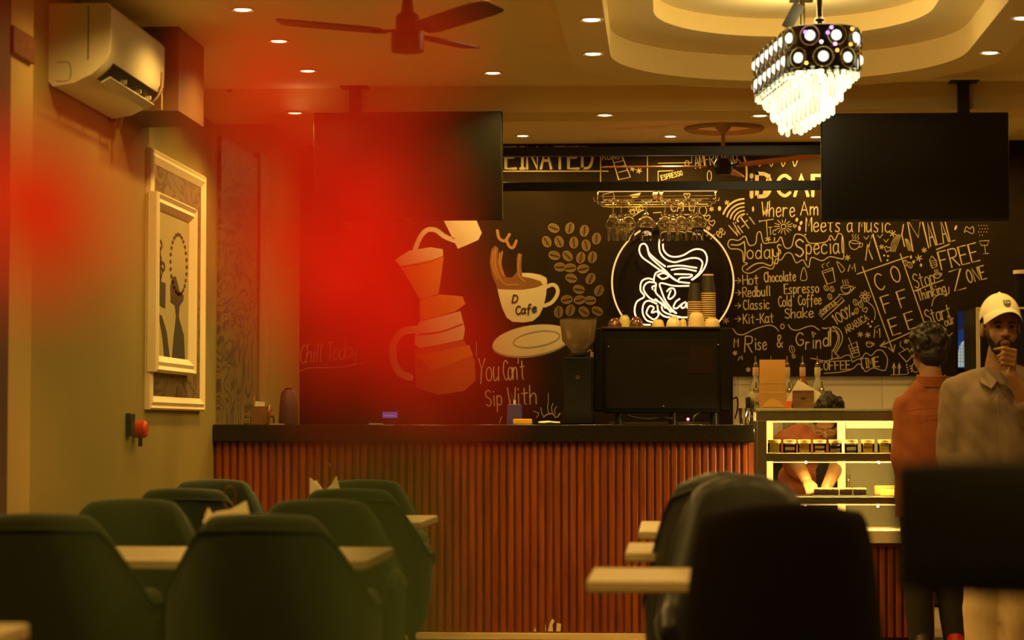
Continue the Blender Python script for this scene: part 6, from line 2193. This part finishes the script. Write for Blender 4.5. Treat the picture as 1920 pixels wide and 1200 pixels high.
def blossom(mb, c, r, n=6, seed=0):
    rr = random.Random(seed)
    for layer, (k_, tilt) in enumerate(((1.0, 0.25), (0.72, 0.75), (0.42, 1.2))):
        for i in range(n):
            a = 2 * math.pi * (i + 0.5 * layer) / n + rr.uniform(-.12, .12)
            d = V(math.cos(a) * math.cos(tilt), -math.sin(tilt), math.sin(a) * math.cos(tilt))
            s_ = V(-math.sin(a), 0, math.cos(a))
            nn = d.cross(s_)
            L = r * k_
            rings = []
            for u, wd in ((0.05, 0.12), (0.3, 0.42), (0.6, 0.60), (0.85, 0.46), (1.0, 0.12)):
                b_ = c + d * L * u + nn * (L * 0.16 * math.sin(u * 2.6))
                hw = L * wd * 0.62
                rings.append([b_ - s_ * hw + nn * hw * .3, b_ - nn * 0.0006, b_ + s_ * hw + nn * hw * .3, b_ + nn * 0.0006])
            mb.loft(rings)
    return mb


table_f = thing('side_table', 'small round side table under the red flowers, just below the view', 'table', (-0.035, 0.42, 0))
MB().lathe([(0.001, 0.72), (0.17, 0.72), (0.175, 0.73), (0.175, 0.742), (0.17, 0.75), (0.001, 0.75)], (-0.035, 0.42, 0), 32).build('tabletop', M_table, table_f)
MB().lathe([(0.15, 0), (0.15, 0.012), (0.025, 0.03), (0.025, 0.72), (0.001, 0.72)], (-0.035, 0.42, 0), 20).build('pedestal', M_darkmetal, table_f)
va = thing('flower_vase', 'slim vase of red flowers close to the lens, just below the view', 'vase', (-0.035, 0.42, 0.7502))
MB().lathe([(0.001, 0), (0.035, 0), (0.042, 0.03), (0.035, 0.12), (0.02, 0.19), (0.022, 0.21), (0.018, 0.21), (0.016, 0.19), (0.03, 0.12), (0.036, 0.03), (0.001, 0.008)], (-0.035, 0.42, 0.7502), 24, cap=False).build('wall', M_white, va)


def spray(label, base, items, top):
    t = thing('red_flower', label, 'flower', base)
    main = catmull([V(*base), V(base[0] * .6 + top.x * .4, base[1], 0.96), top], 8)
    MB().tube(main, 0.0016, 6).build('stem', M_stem, t)
    for i, (px, py, rpx, Y, m_) in enumerate(items):
        c = at(px, py, Y)
        b_ = MB()
        blossom(b_, c, rpx / sc_at(Y), 6, i)
        bl_ = b_.build('blossom', m_, t)
        s0_ = main[int(len(main) * 0.6)]
        MB().tube(catmull([s0_, (s0_ + c) / 2 + V(0, 0.012, -0.004), c + V(0, 0.004, 0)], 6), 0.0009, 5).build('stalk', M_stem, t)
    return t


spray('blurred red flower spray filling the centre left of the view', (-0.030, 0.42, 0.765), [(700, 400, 140, 0.40, M_petal), (640, 540, 150, 0.39, M_petal), (640, 260, 70, 0.41, M_petal), (510, 165, 130, 0.40, M_petal2), (765, 590, 128, 0.40, M_petal), (490, 330, 95, 0.41, M_petal2), (780, 110, 80, 0.41, M_petal2), (850, 710, 70, 0.39, M_petal), (660, 690, 95, 0.40, M_petal), (470, 470, 75, 0.41, M_petal2)], at(690, 520, 0.41))
spray('blurred red flower at the left edge of the view', (-0.042, 0.42, 0.765), [(95, 410, 170, 0.40, M_petal2), (10, 345, 110, 0.41, M_petal2), (10, 40, 45, 0.40, M_petal2)], at(80, 480, 0.41))
# ================================================================== PEOPLE
M_skin = mat('skin_brown', (0.30, 0.14, 0.055), 0.55, 0, 0.08, 20)
M_hair = mat('black_hair', (0.016, 0.010, 0.006), 0.55, 0, 0.3, 60, 0.6)
M_eye = mat('dark_eye', (0.01, 0.007, 0.005), 0.15)
M_orange = mat('rust_orange_shirt', (0.25, 0.062, 0.012), 0.85, 0, 0.12, 25, 0.25)
M_trous = mat('olive_black_trousers', (0.032, 0.026, 0.012), 0.85, 0, 0.15, 25, 0.2)
M_shirt = mat('grey_mauve_shirt', (0.20, 0.135, 0.085), 0.85, 0, 0.10, 25, 0.25)
M_beige = mat('beige_trousers', (0.70, 0.50, 0.27), 0.85, 0, 0.08, 18, 0.25)
M_maroon = mat('maroon_tee', (0.28, 0.07, 0.03), 0.85, 0, 0.12, 25, 0.25)
M_capw = mat('white_cap_cloth', (0.86, 0.76, 0.50), 0.8, 0, 0.03, 30, 0.15)


def folds(amp, sc, seed=0.0, zmul=0.5):
    def f(v):
        n_ = noise.noise(Vector((v.co.x * sc + seed, v.co.y * sc, v.co.z * sc * zmul)))
        n2 = noise.noise(Vector((v.co.x * sc * 2.3 + v.co.z * sc * 1.2, v.co.y * sc * 2, v.co.z * sc * zmul * 2.2 + seed)))
        v.co += v.normal * (amp * n_ + amp * 0.6 * n2)
    return f


def chain(mb, pts, n=14):
    """pts: (point, radius) list joined by tapered capsules"""
    for (p0, r0), (p1, r1) in zip(pts[:-1], pts[1:]):
        mb.capsule(p0, p1, r0, r1, n)


def head(mb, c, fy, s=1.0, R=None, ears=True):
    """skull, jaw, nose, brows, lips and ears; fy = -1 faces the camera, +1 faces away"""
    R = R or Matrix.Identity(3)

    def T(x, y, z):
        return c + R @ V(x * s, y * fy * s, z * s)

    def E(x, y, z, rx, ry, rz):
        mb.ell(T(x, y, z), (rx * s, ry * s, rz * s), R)
    E(0, -0.012, 0.03, 0.075, 0.095, 0.088)
    E(0, 0.020, -0.03, 0.062, 0.068, 0.080)
    E(0, 0.040, -0.085, 0.036, 0.036, 0.028)
    E(0.034, 0.045, -0.030, 0.028, 0.030, 0.034)
    E(-0.034, 0.045, -0.030, 0.028, 0.030, 0.034)
    E(0, 0.066, 0.022, 0.052, 0.022, 0.012)
    mb.capsule(T(0, 0.078, 0.010), T(0, 0.098, -0.028), 0.009 * s, 0.013 * s)
    E(0.012, 0.088, -0.033, 0.010, 0.010, 0.008)
    E(-0.012, 0.088, -0.033, 0.010, 0.010, 0.008)
    E(0, 0.078, -0.056, 0.022, 0.012, 0.006)
    E(0, 0.076, -0.066, 0.020, 0.012, 0.007)
    if ears:
        E(0.078, -0.008, -0.005, 0.010, 0.020, 0.032)
        E(-0.078, -0.008, -0.005, 0.010, 0.020, 0.032)
    return T


def hand(mb, wrist, knuckles, tips_mid, tips, thumb, r=0.0085):
    """palm plus four bent fingers and a thumb"""
    kc = sum(knuckles, Vector()) / 4
    for kk in knuckles:
        mb.capsule(wrist + (kk - wrist) * 0.15, kk, 0.017, 0.0115, 10)
    for i in range(4):
        rr = r * (1.0, 1.05, 1.0, 0.85)[i]
        chain(mb, [(knuckles[i], rr * 1.15), (tips_mid[i], rr), (tips[i], rr * .85)], 10)
    chain(mb, [(wrist + (kc - wrist) * 0.25, 0.014), (thumb[0], 0.0115), (thumb[1], 0.0095), (thumb[2], 0.008)], 10)


# ---------------------------------------------------------------- man in the rust orange shirt, back to the camera
OY = 11.72


def op(x, y, dy=0.0):
    return at(x, y, OY + dy)


om = thing('person', 'person seen from behind in a long rust orange shirt and dark trousers', 'person', (op(1748, 900).x, OY, 0))
b = MB()
hc_ = op(1741, 662, 0.02)
Rt = Euler((math.radians(-10), 0, math.radians(14))).to_matrix()
head(b, hc_, 1, 1.0, Rt)
chain(b, [(op(1744, 690, -0.01), 0.052), (op(1747, 728, -0.02), 0.060)])
b.torso([(op(1747, 735), 0.12, 0.06), (op(1747, 765), 0.15, 0.085), (op(1747, 860), 0.13, 0.085), (op(1747, 900), 0.13, 0.085), (op(1747, 955), 0.145, 0.09)])
LH = op(1704, 985, 0.06)
chain(b, [(op(1700, 762), 0.050), (op(1694, 858, -0.01), 0.042), (op(1700, 945, 0.04), 0.030)])
chain(b, [(op(1796, 762), 0.050), (op(1806, 855, 0.05), 0.042), (op(1796, 900, 0.24), 0.030)])
for (wx, wy, dy, sgn) in ((1701, 955, 0.05, 1), (1795, 903, 0.26, -1)):
    w_ = op(wx, wy, dy)
    K = [w_ + V(0.012 * sgn, -0.02 + 0.018 * i, -0.075 + 0.004 * i) for i in range(4)]
    Mi = [k_ + V(0.008 * sgn, 0.0, -0.036) for k_ in K]
    Ti = [k_ + V(0.018 * sgn, 0.004, -0.058 + 0.004 * abs(i - 1)) for i, k_ in enumerate(K)]
    hand(b, w_, K, Mi, Ti, [w_ + V(0.028 * sgn, -0.025, -0.045), w_ + V(0.036 * sgn, -0.03, -0.075), w_ + V(0.036 * sgn, -0.028, -0.095)])
for (hx, kx, fx, dy) in ((1724, 1722, 1728, 0.0), (1770, 1780, 1790, 0.03)):
    chain(b, [(op(hx, 955), 0.085), (op(kx, 1080, dy - 0.02), 0.060), (op(fx, 1195, dy), 0.042)])
    f_ = op(fx, 1195, dy)
    chain(b, [(V(f_.x, f_.y - 0.03, 0.06), 0.035), (V(f_.x, f_.y + 0.12, 0.045), 0.030)])
remeshed(b, 'body', M_skin, om, 0.007, 5)
# hair: a cap of curls
h_ = MB()
rh = random.Random(4)


def hp(x, y, z):
    return hc_ + Rt @ V(x, y, z)


h_.ell(hp(0, -0.018, 0.045), (0.086, 0.10, 0.085), Rt)
h_.ell(hp(0, -0.055, -0.02), (0.074, 0.05, 0.06), Rt)
for i in range(150):
    a, e_ = rh.uniform(0, 6.283), rh.uniform(-0.7, 1.5)
    p = hp(0.088 * math.cos(a) * math.cos(e_), -0.018 + 0.10 * math.sin(a) * math.cos(e_), 0.045 + 0.088 * math.sin(e_))
    if (Rt.inverted() @ (p - hc_)).y > 0.055 and (Rt.inverted() @ (p - hc_)).z < 0.06:
        continue
    q_ = rh.uniform(0.012, 0.021)
    h_.ell(p, (q_, q_, q_), n=8, k=6)
remeshed(h_, 'hair', M_hair, om, 0.006, 1)
# long shirt
s_ = MB()
s_.torso([(op(1747, 733), 0.115, 0.070), (op(1747, 746), 0.150, 0.090), (op(1747, 775), 0.172, 0.112), (op(1747, 820), 0.168, 0.116), (op(1747, 880), 0.168, 0.118), (op(1747, 935), 0.174, 0.122), (op(1747, 978), 0.176, 0.124)])
chain(s_, [(op(1726, 736, -0.01), 0.065), (op(1703, 762), 0.070)])
chain(s_, [(op(1770, 736, -0.01), 0.065), (op(1793, 762), 0.070)])
chain(s_, [(op(1700, 762), 0.070), (op(1694, 858, -0.01), 0.056), (op(1700, 940, 0.04), 0.046)])
chain(s_, [(op(1796, 762), 0.070), (op(1806, 855, 0.05), 0.056), (op(1797, 900, 0.22), 0.046)])
remeshed(s_, 'shirt', M_orange, om, 0.010, 4, [(op(1747, 969), V(0, 0, -1))], folds(0.017, 8.0, 1.3, 0.4))
mb = MB()
nk = op(1746, 714, -0.015)
mb.lathe([(0.078, -0.02), (0.070, 0.028), (0.064, 0.030), (0.070, -0.02)], nk, 24, (0, -0.15, 1), 1.0, 0.95, cap=False)
mb.build('collar', M_orange, om)
MB().tube(catmull([op(1697, 772, -0.135), op(1720, 768, -0.15), op(1750, 766, -0.155), op(1785, 768, -0.14)], 5), 0.0022, 5).build('yoke_seam', mat('rust_seam', (0.2, 0.045, 0.008), 0.9), om)
t_ = MB()
t_.ell(op(1747, 965), (0.150, 0.110, 0.11))
for (hx, kx, fx, dy) in ((1722, 1721, 1727, 0.0), (1772, 1780, 1790, 0.03)):
    chain(t_, [(op(hx, 965), 0.090), (op(kx, 1080, dy - 0.02), 0.074), (op(fx, 1194, dy), 0.060)])
remeshed(t_, 'trousers', M_trous, om, 0.010, 4, None, folds(0.008, 8.0, 4.1, 0.4))
for (fx, dy, m_) in ((1728, 0.0, mat('dark_shoe', (0.03, 0.02, 0.012), 0.5)), (1790, 0.03, mat('red_shoe', (0.55, 0.02, 0.012), 0.45))):
    f_ = op(fx, 1195, dy)
    sh = MB()
    sh.capsule(V(f_.x, f_.y - 0.05, 0.048), V(f_.x, f_.y + 0.15, 0.036), 0.045, 0.034)
    sh.ell((f_.x, f_.y - 0.02, 0.07), (0.045, 0.06, 0.045))
    remeshed(sh, 'shoe', m_, om, 0.008, 3, [(V(0, 0, 0.002), V(0, 0, -1))])

# ---------------------------------------------------------------- man in the white cap, facing the camera, hand at his mouth
KY = 10.8


def kp(x, y, dy=0.0):
    return at(x, y, KY + dy)


km = thing('person', 'person in a white baseball cap facing the camera, one hand at the mouth', 'person', (kp(1872, 900).x, KY, 0))
b = MB()
kc_ = kp(1876, 617)
Rk = Euler((math.radians(-2), 0, math.radians(6))).to_matrix()
TH = head(b, kc_, -1, 1.02, Rk)
chain(b, [(kp(1874, 655, 0.02), 0.050), (kp(1870, 700, 0.03), 0.062)])
b.torso([(kp(1871, 715), 0.13, 0.06), (kp(1870, 750), 0.165, 0.085), (kp(1870, 830), 0.14, 0.085), (kp(1868, 870), 0.135, 0.085), (kp(1868, 920), 0.145, 0.09)])
chain(b, [(kp(1793, 735), 0.050), (kp(1778, 850), 0.042), (kp(1788, 945, -0.03), 0.030)])
W = kp(1897, 702, -0.17)
chain(b, [(kp(1950, 735), 0.050), (kp(1948, 815, -0.06), 0.042), (kp(1922, 752, -0.14), 0.036), (W, 0.027)])
K = [kp(1903 - 1.2 * i, 658 + 9.0 * i, -0.185 - 0.004 * i) for i in range(4)]
Mi = [kp(1882 - 1.0 * i, 653 + 9.6 * i, -0.225) for i in range(4)]
Ti = [kp(1868 + 3.0 * i, 659 + 9.2 * i, -0.19 + 0.004 * i) for i in range(4)]
Ti[0] = kp(1865, 655, -0.17)
hand(b, W, K, Mi, Ti, [kp(1893, 676, -0.16), kp(1884, 664, -0.15), kp(1878, 652, -0.14)], 0.0088)
w_ = kp(1789, 958, -0.035)
K = [w_ + V(0.012, -0.03 + 0.018 * i, -0.075) for i in range(4)]
hand(b, w_, K, [k_ + V(0.010, 0, -0.036) for k_ in K], [k_ + V(0.022, 0.004, -0.055 + 0.004 * abs(i - 1)) for i, k_ in enumerate(K)], [w_ + V(0.028, -0.03, -0.045), w_ + V(0.036, -0.036, -0.072), w_ + V(0.036, -0.034, -0.092)])
for (hx, kx, fx) in ((1846, 1843, 1841), (1893, 1897, 1897)):
    chain(b, [(kp(hx, 905), 0.088), (kp(kx, 1060, -0.01), 0.060), (kp(fx, 1225), 0.042)])
    f_ = kp(fx, 1225)
    chain(b, [(V(f_.x, f_.y + 0.02, 0.06), 0.035), (V(f_.x, f_.y - 0.14, 0.045), 0.030)])
remeshed(b, 'body', M_skin, km, 0.0052, 4)
for sx in (-0.030, 0.030):
    MB().ell(TH(sx, 0.078, 0.004), (0.011, 0.008, 0.006), Rk, 12, 8).build('eye', M_eye, km)
    MB().tube(catmull([TH(sx - 0.018, 0.082, 0.018), TH(sx, 0.087, 0.024), TH(sx + 0.018, 0.080, 0.019)], 4), 0.004, 6).build('eyebrow', M_hair, km)
bd_ = MB()
rbd = random.Random(8)
for i in range(31):
    a = math.radians(-74 + 148 * i / 30)
    ad = abs(math.degrees(a))
    top = -0.078 + 0.058 * sstep((ad - 28) / 50) + rbd.uniform(-.003, .003)
    z = top
    while z > -0.100 - 0.012 * math.cos(a):
        r_ = 0.068 - 0.42 * max(0, -0.035 - z)
        q_ = rbd.uniform(0.007, 0.010)
        bd_.ell(TH(r_ * math.sin(a), 0.018 + (r_ * 0.95) * math.cos(a), z), (q_, q_, 0.011), Rk, 8, 5)
        z -= 0.012
for sx in (-1, 1):
    bd_.capsule(TH(0, 0.088, -0.047), TH(sx * 0.026, 0.078, -0.058), 0.006, 0.005, 8)
    bd_.capsule(TH(sx * 0.028, 0.076, -0.060), TH(sx * 0.030, 0.066, -0.085), 0.005, 0.006, 8)
bd_.ell(TH(0, 0.048, -0.098), (0.034, 0.032, 0.016), Rk)
remeshed(bd_, 'beard', M_hair, km, 0.006, 2)
hb_ = MB()
hb_.ell(TH(0, -0.035, 0.02), (0.080, 0.075, 0.075), Rk)
hb_.ell(TH(0.069, 0.010, 0.022), (0.008, 0.014, 0.024), Rk)
hb_.ell(TH(-0.069, 0.010, 0.022), (0.008, 0.014, 0.024), Rk)
remeshed(hb_, 'hair', M_hair, km, 0.006, 2)
# cap: crown, curved brim, button and crest
capc = TH(0, -0.010, 0.048)
cr_ = (0.090, 0.108, 0.112)
rings = []
for i in range(13):
    e_ = math.radians(-6 + 96 * i / 12)
    rr = max(0.004, math.cos(e_)) if i < 12 else 0.01
    rings.append([capc + Rk @ V(cr_[0] * rr * math.cos(2 * math.pi * k_ / 32), cr_[1] * rr * math.sin(2 * math.pi * k_ / 32), max(cr_[2] * math.sin(e_), 0.034 * max(0.0, -math.sin(2 * math.pi * k_ / 32)) ** 0.7 - 0.012)) for k_ in range(32)])
cap_ = MB().loft(rings, True, False, True).build('cap', M_capw, km, angle=60)
brim = MB()
rings = []
for i in range(17):
    u = -1 + 2 * i / 16
    x = 0.084 * u
    yb_0 = -cr_[1] * math.sqrt(max(0, 1 - (x / (cr_[0] * 1.01)) ** 2)) * 0.98
    ext = 0.075 * math.sqrt(max(0.02, 1 - u * u * 0.9))
    dz_ = -0.046 * u * u
    a0, a1 = V(x, yb_0, 0.036 + dz_ * .75), V(x * 1.03, yb_0 - ext, 0.014 + dz_)
    rings.append([capc + Rk @ p for p in (a0 + V(0, 0, 0.003), (a0 + a1) / 2 + V(0, 0, 0.008), a1 + V(0, 0, 0.0015), a1 - V(0, 0, 0.0015), (a0 + a1) / 2 + V(0, 0, 0.004), a0 - V(0, 0, 0.001))])
brim.loft(rings)
brim.build('brim', M_capw, cap_, angle=50)
MB().ell(capc + Rk @ V(0, 0, 0.112), (0.008, 0.008, 0.005), n=12, k=6).build('button', M_capw, cap_)


def capfront(u, v):
    """u right, v up, in metres on the crown front"""
    x, z = u, v
    q = max(0.0, 1 - (x / cr_[0]) ** 2 - (z / cr_[2]) ** 2)
    return capc + Rk @ V(x, -cr_[1] * math.sqrt(q) - 0.0012, z)


kq = Chalk(plane=lambda a, b, l: capfront(a, b))
ex, ez = 0.012, 0.060


def crest(pts, wd=0.0026):
    dens = []
    for p0, p1 in zip(pts[:-1], pts[1:]):
        for i in range(4):
            dens.append((ex + p0[0] + (p1[0] - p0[0]) * i / 4, ez + p0[1] + (p1[1] - p0[1]) * i / 4))
    dens.append((ex + pts[-1][0], ez + pts[-1][1]))
    kq.stroke(dens, wd)


crest([(-0.015, 0.014), (-0.015, -0.006), (-0.009, -0.014), (0, -0.019), (0.009, -0.014), (0.015, -0.006), (0.015, 0.014)], 0.0034)
crest([(-0.010, 0.016), (-0.010, 0.000)])
crest([(-0.003, 0.016), (-0.003, 0.000)])
crest([(-0.010, 0.008), (-0.003, 0.008)])
crest([(0.001, 0.000), (0.002, 0.015), (0.006, 0.006), (0.010, 0.015), (0.011, 0.000)])
crest([(-0.012, -0.004), (0.012, -0.004)], 0.003)
crest([(-0.008, -0.008), (0, -0.012), (0.008, -0.008)], 0.004)
kq.mb.build('crest', mat('crest_black', (0.015, 0.01, 0.012), 0.8), cap_, smooth=False)
# shirt with collar
s_ = MB()
s_.torso([(kp(1871, 705), 0.10, 0.068), (kp(1871, 722), 0.165, 0.090), (kp(1870, 752), 0.192, 0.116), (kp(1870, 800), 0.186, 0.120), (kp(1869, 860), 0.182, 0.120), (kp(1868, 925), 0.185, 0.124), (kp(1868, 995), 0.186, 0.126)])
chain(s_, [(kp(1842, 714, 0.01), 0.062), (kp(1796, 737), 0.072)])
chain(s_, [(kp(1900, 714, 0.01), 0.062), (kp(1948, 737), 0.072)])
chain(s_, [(kp(1793, 737), 0.073), (kp(1778, 850), 0.056), (kp(1788, 940, -0.03), 0.046)])
chain(s_, [(kp(1950, 737), 0.073), (kp(1948, 815, -0.06), 0.058), (kp(1926, 762, -0.135), 0.050)])
remeshed(s_, 'shirt', M_shirt, km, 0.010, 4, [(kp(1868, 985), V(0, 0, -1))], folds(0.016, 8.0, 7.7, 0.45))
for sgn in (-1, 1):
    n0 = kp(1871, 700, -0.03)
    pts = [n0 + V(sgn * 0.012, -0.075, -0.035), n0 + V(sgn * 0.062, -0.030, 0.015), n0 + V(sgn * 0.075, 0.03, 0.022), n0 + V(sgn * 0.092, 0.02, -0.010), n0 + V(sgn * 0.080, -0.062, -0.045), n0 + V(sgn * 0.040, -0.098, -0.072)]
    MB().prism(pts, V(sgn * 0.002, -0.004, 0.002)).build('collar', M_shirt, km, smooth=False, bevel=0.002)
MB().tube(catmull([kp(1871, 725, -0.112), kp(1871, 790, -0.128), kp(1870, 860, -0.128), kp(1870, 940, -0.13)], 5), 0.002, 5).build('placket', mat('shirt_seam', (0.2, 0.14, 0.09), 0.9), km)
t_ = MB()
t_.ell(kp(1868, 915), (0.160, 0.112, 0.12))
for (hx, kx, fx) in ((1845, 1842, 1841), (1894, 1897, 1898)):
    chain(t_, [(kp(hx, 920), 0.098), (kp(kx, 1060, -0.01), 0.084), (kp(fx, 1222), 0.074)])
remeshed(t_, 'trousers', M_beige, km, 0.010, 4, None, folds(0.012, 8.0, 2.2, 0.5))
for fx in (1841, 1897):
    f_ = kp(fx, 1225)
    sh = MB()
    sh.capsule(V(f_.x, f_.y + 0.05, 0.048), V(f_.x, f_.y - 0.17, 0.036), 0.045, 0.034)
    sh.ell((f_.x, f_.y + 0.02, 0.07), (0.045, 0.06, 0.045))
    remeshed(sh, 'shoe', MATS['dark_shoe'], km, 0.008, 3, [(V(0, 0, 0.002), V(0, 0, -1))])

# ---------------------------------------------------------------- barista bending behind the display case
QY = 12.98


def qp(x, y, dy=0.0):
    return at(x, y, QY + dy)


bm_ = thing('person', 'person in a maroon tee bending behind the display case, arms reaching inside to the tray', 'person', (qp(1512, 900).x, QY + 0.5, 0))
b = MB()
qc = qp(1552, 786, -0.02)
Rq = Euler((math.radians(48), 0, math.radians(-18))).to_matrix()
TQ = head(b, qc, -1, 1.0, Rq)
chain(b, [(qp(1541, 800, 0.08), 0.052), (qp(1530, 822, 0.14), 0.060)])
chain(b, [(qp(1525, 846, 0.16), 0.085), (qp(1517, 890, 0.3), 0.085), (qp(1512, 925, 0.45), 0.10)])
WL, WR = qp(1512, 900, -0.55), qp(1549, 915, -0.55)
chain(b, [(qp(1475, 832, 0.05), 0.050), (qp(1491, 862, -0.18), 0.042), (WL, 0.028)])
chain(b, [(qp(1582, 838, 0.10), 0.050), (qp(1572, 868, -0.20), 0.043), (WR, 0.028)])
for (w_, sg) in ((WL, 1), (WR, -1)):
    K = [w_ + V(0.016 * sg + (i - 1.5) * 0.017, -0.062, -0.020 - 0.004 * abs(i - 1.5)) for i in range(4)]
    Mi = [k_ + V(0.004 * sg, -0.026, -0.020) for k_ in K]
    Ti = [k_ + V(0.006 * sg, -0.036, -0.044 + 0.004 * abs(i - 1)) for i, k_ in enumerate(K)]
    hand(b, w_, K, Mi, Ti, [w_ + V(0.034 * sg, -0.03, -0.018), w_ + V(0.046 * sg, -0.052, -0.030), w_ + V(0.046 * sg, -0.068, -0.045)])
for (hx, fx) in ((1488, 1484), (1537, 1541)):
    h0 = qp(hx, 935, 0.48)
    chain(b, [(h0, 0.088), (V(h0.x, h0.y - 0.04, 0.48), 0.060), (V(h0.x, h0.y + 0.02, 0.07), 0.042)])
    chain(b, [(V(h0.x, h0.y + 0.02, 0.05), 0.035), (V(h0.x, h0.y - 0.13, 0.04), 0.030)])
remeshed(b, 'body', M_skin, bm_, 0.0055, 4)
h_ = MB()
h_.ell(TQ(0, -0.020, 0.050), (0.082, 0.098, 0.084), Rq)
h_.ell(TQ(0, -0.06, 0.0), (0.072, 0.05, 0.07), Rq)
for i in range(150):
    a, e_ = rh.uniform(0, 6.283), rh.uniform(-0.6, 1.5)
    lx, ly, lz = 0.084 * math.cos(a) * math.cos(e_), -0.020 + 0.098 * math.sin(a) * math.cos(e_), 0.050 + 0.086 * math.sin(e_)
    if ly > 0.06 and lz < 0.075:
        continue
    q_ = rh.uniform(0.011, 0.019)
    h_.ell(TQ(lx, ly, lz), (q_, q_, q_), n=8, k=6)
remeshed(h_, 'hair', M_hair, bm_, 0.006, 1)
gls = MB()
for sx in (-0.032, 0.032):
    gls.tube([TQ(sx + 0.024 * math.cos(a), 0.098, 0.002 + 0.017 * math.sin(a)) for a in [2 * math.pi * i / 20 for i in range(20)]], 0.002, 6, True)
    gls.tube([TQ(sx * 1.75, 0.096, 0.006), TQ(sx * 2.5, 0.0, 0.006)], 0.0018, 6)
gls.tube([TQ(-0.009, 0.099, 0.006), TQ(0.009, 0.099, 0.006)], 0.002, 6)
gls.build('eyeglasses', mat('spectacle_wire', (0.5, 0.38, 0.2), 0.3, 0.7), bm_)
s_ = MB()
for (x, y, dy, rx, ry, rz) in ((1526, 838, 0.13, 0.165, 0.11, 0.10), (1522, 865, 0.22, 0.165, 0.12, 0.12), (1516, 895, 0.34, 0.160, 0.12, 0.12), (1512, 925, 0.46, 0.165, 0.125, 0.11)):
    s_.ell(qp(x, y, dy), (rx, ry, rz))
chain(s_, [(qp(1475, 830, 0.06), 0.074), (qp(1486, 852, -0.10), 0.064)])
chain(s_, [(qp(1582, 836, 0.10), 0.074), (qp(1575, 856, -0.10), 0.064)])
chain(s_, [(qp(1500, 815, 0.12), 0.06), (qp(1475, 828, 0.06), 0.07)])
chain(s_, [(qp(1560, 815, 0.12), 0.06), (qp(1582, 834, 0.10), 0.07)])
remeshed(s_, 'tee_shirt', M_maroon, bm_, 0.010, 4, None, folds(0.011, 10.0, 3.3, 0.6))
ap = MB()
ap.prism([qp(1548, 850, 0.02), qp(1572, 855, 0.04), qp(1570, 935, 0.22), qp(1532, 935, 0.22), qp(1530, 880, 0.08)], (0, 0.012, 0))
ap.build('apron', mat('black_apron', (0.02, 0.016, 0.012), 0.8), bm_, bevel=0.003)
t_ = MB()
t_.ell(qp(1512, 940, 0.48), (0.150, 0.115, 0.11))
for (hx, fx) in ((1488, 1484), (1537, 1541)):
    h0 = qp(hx, 940, 0.48)
    chain(t_, [(h0, 0.096), (V(h0.x, h0.y - 0.04, 0.48), 0.072), (V(h0.x, h0.y + 0.02, 0.07), 0.060)])
remeshed(t_, 'trousers', M_trous, bm_, 0.012, 4)
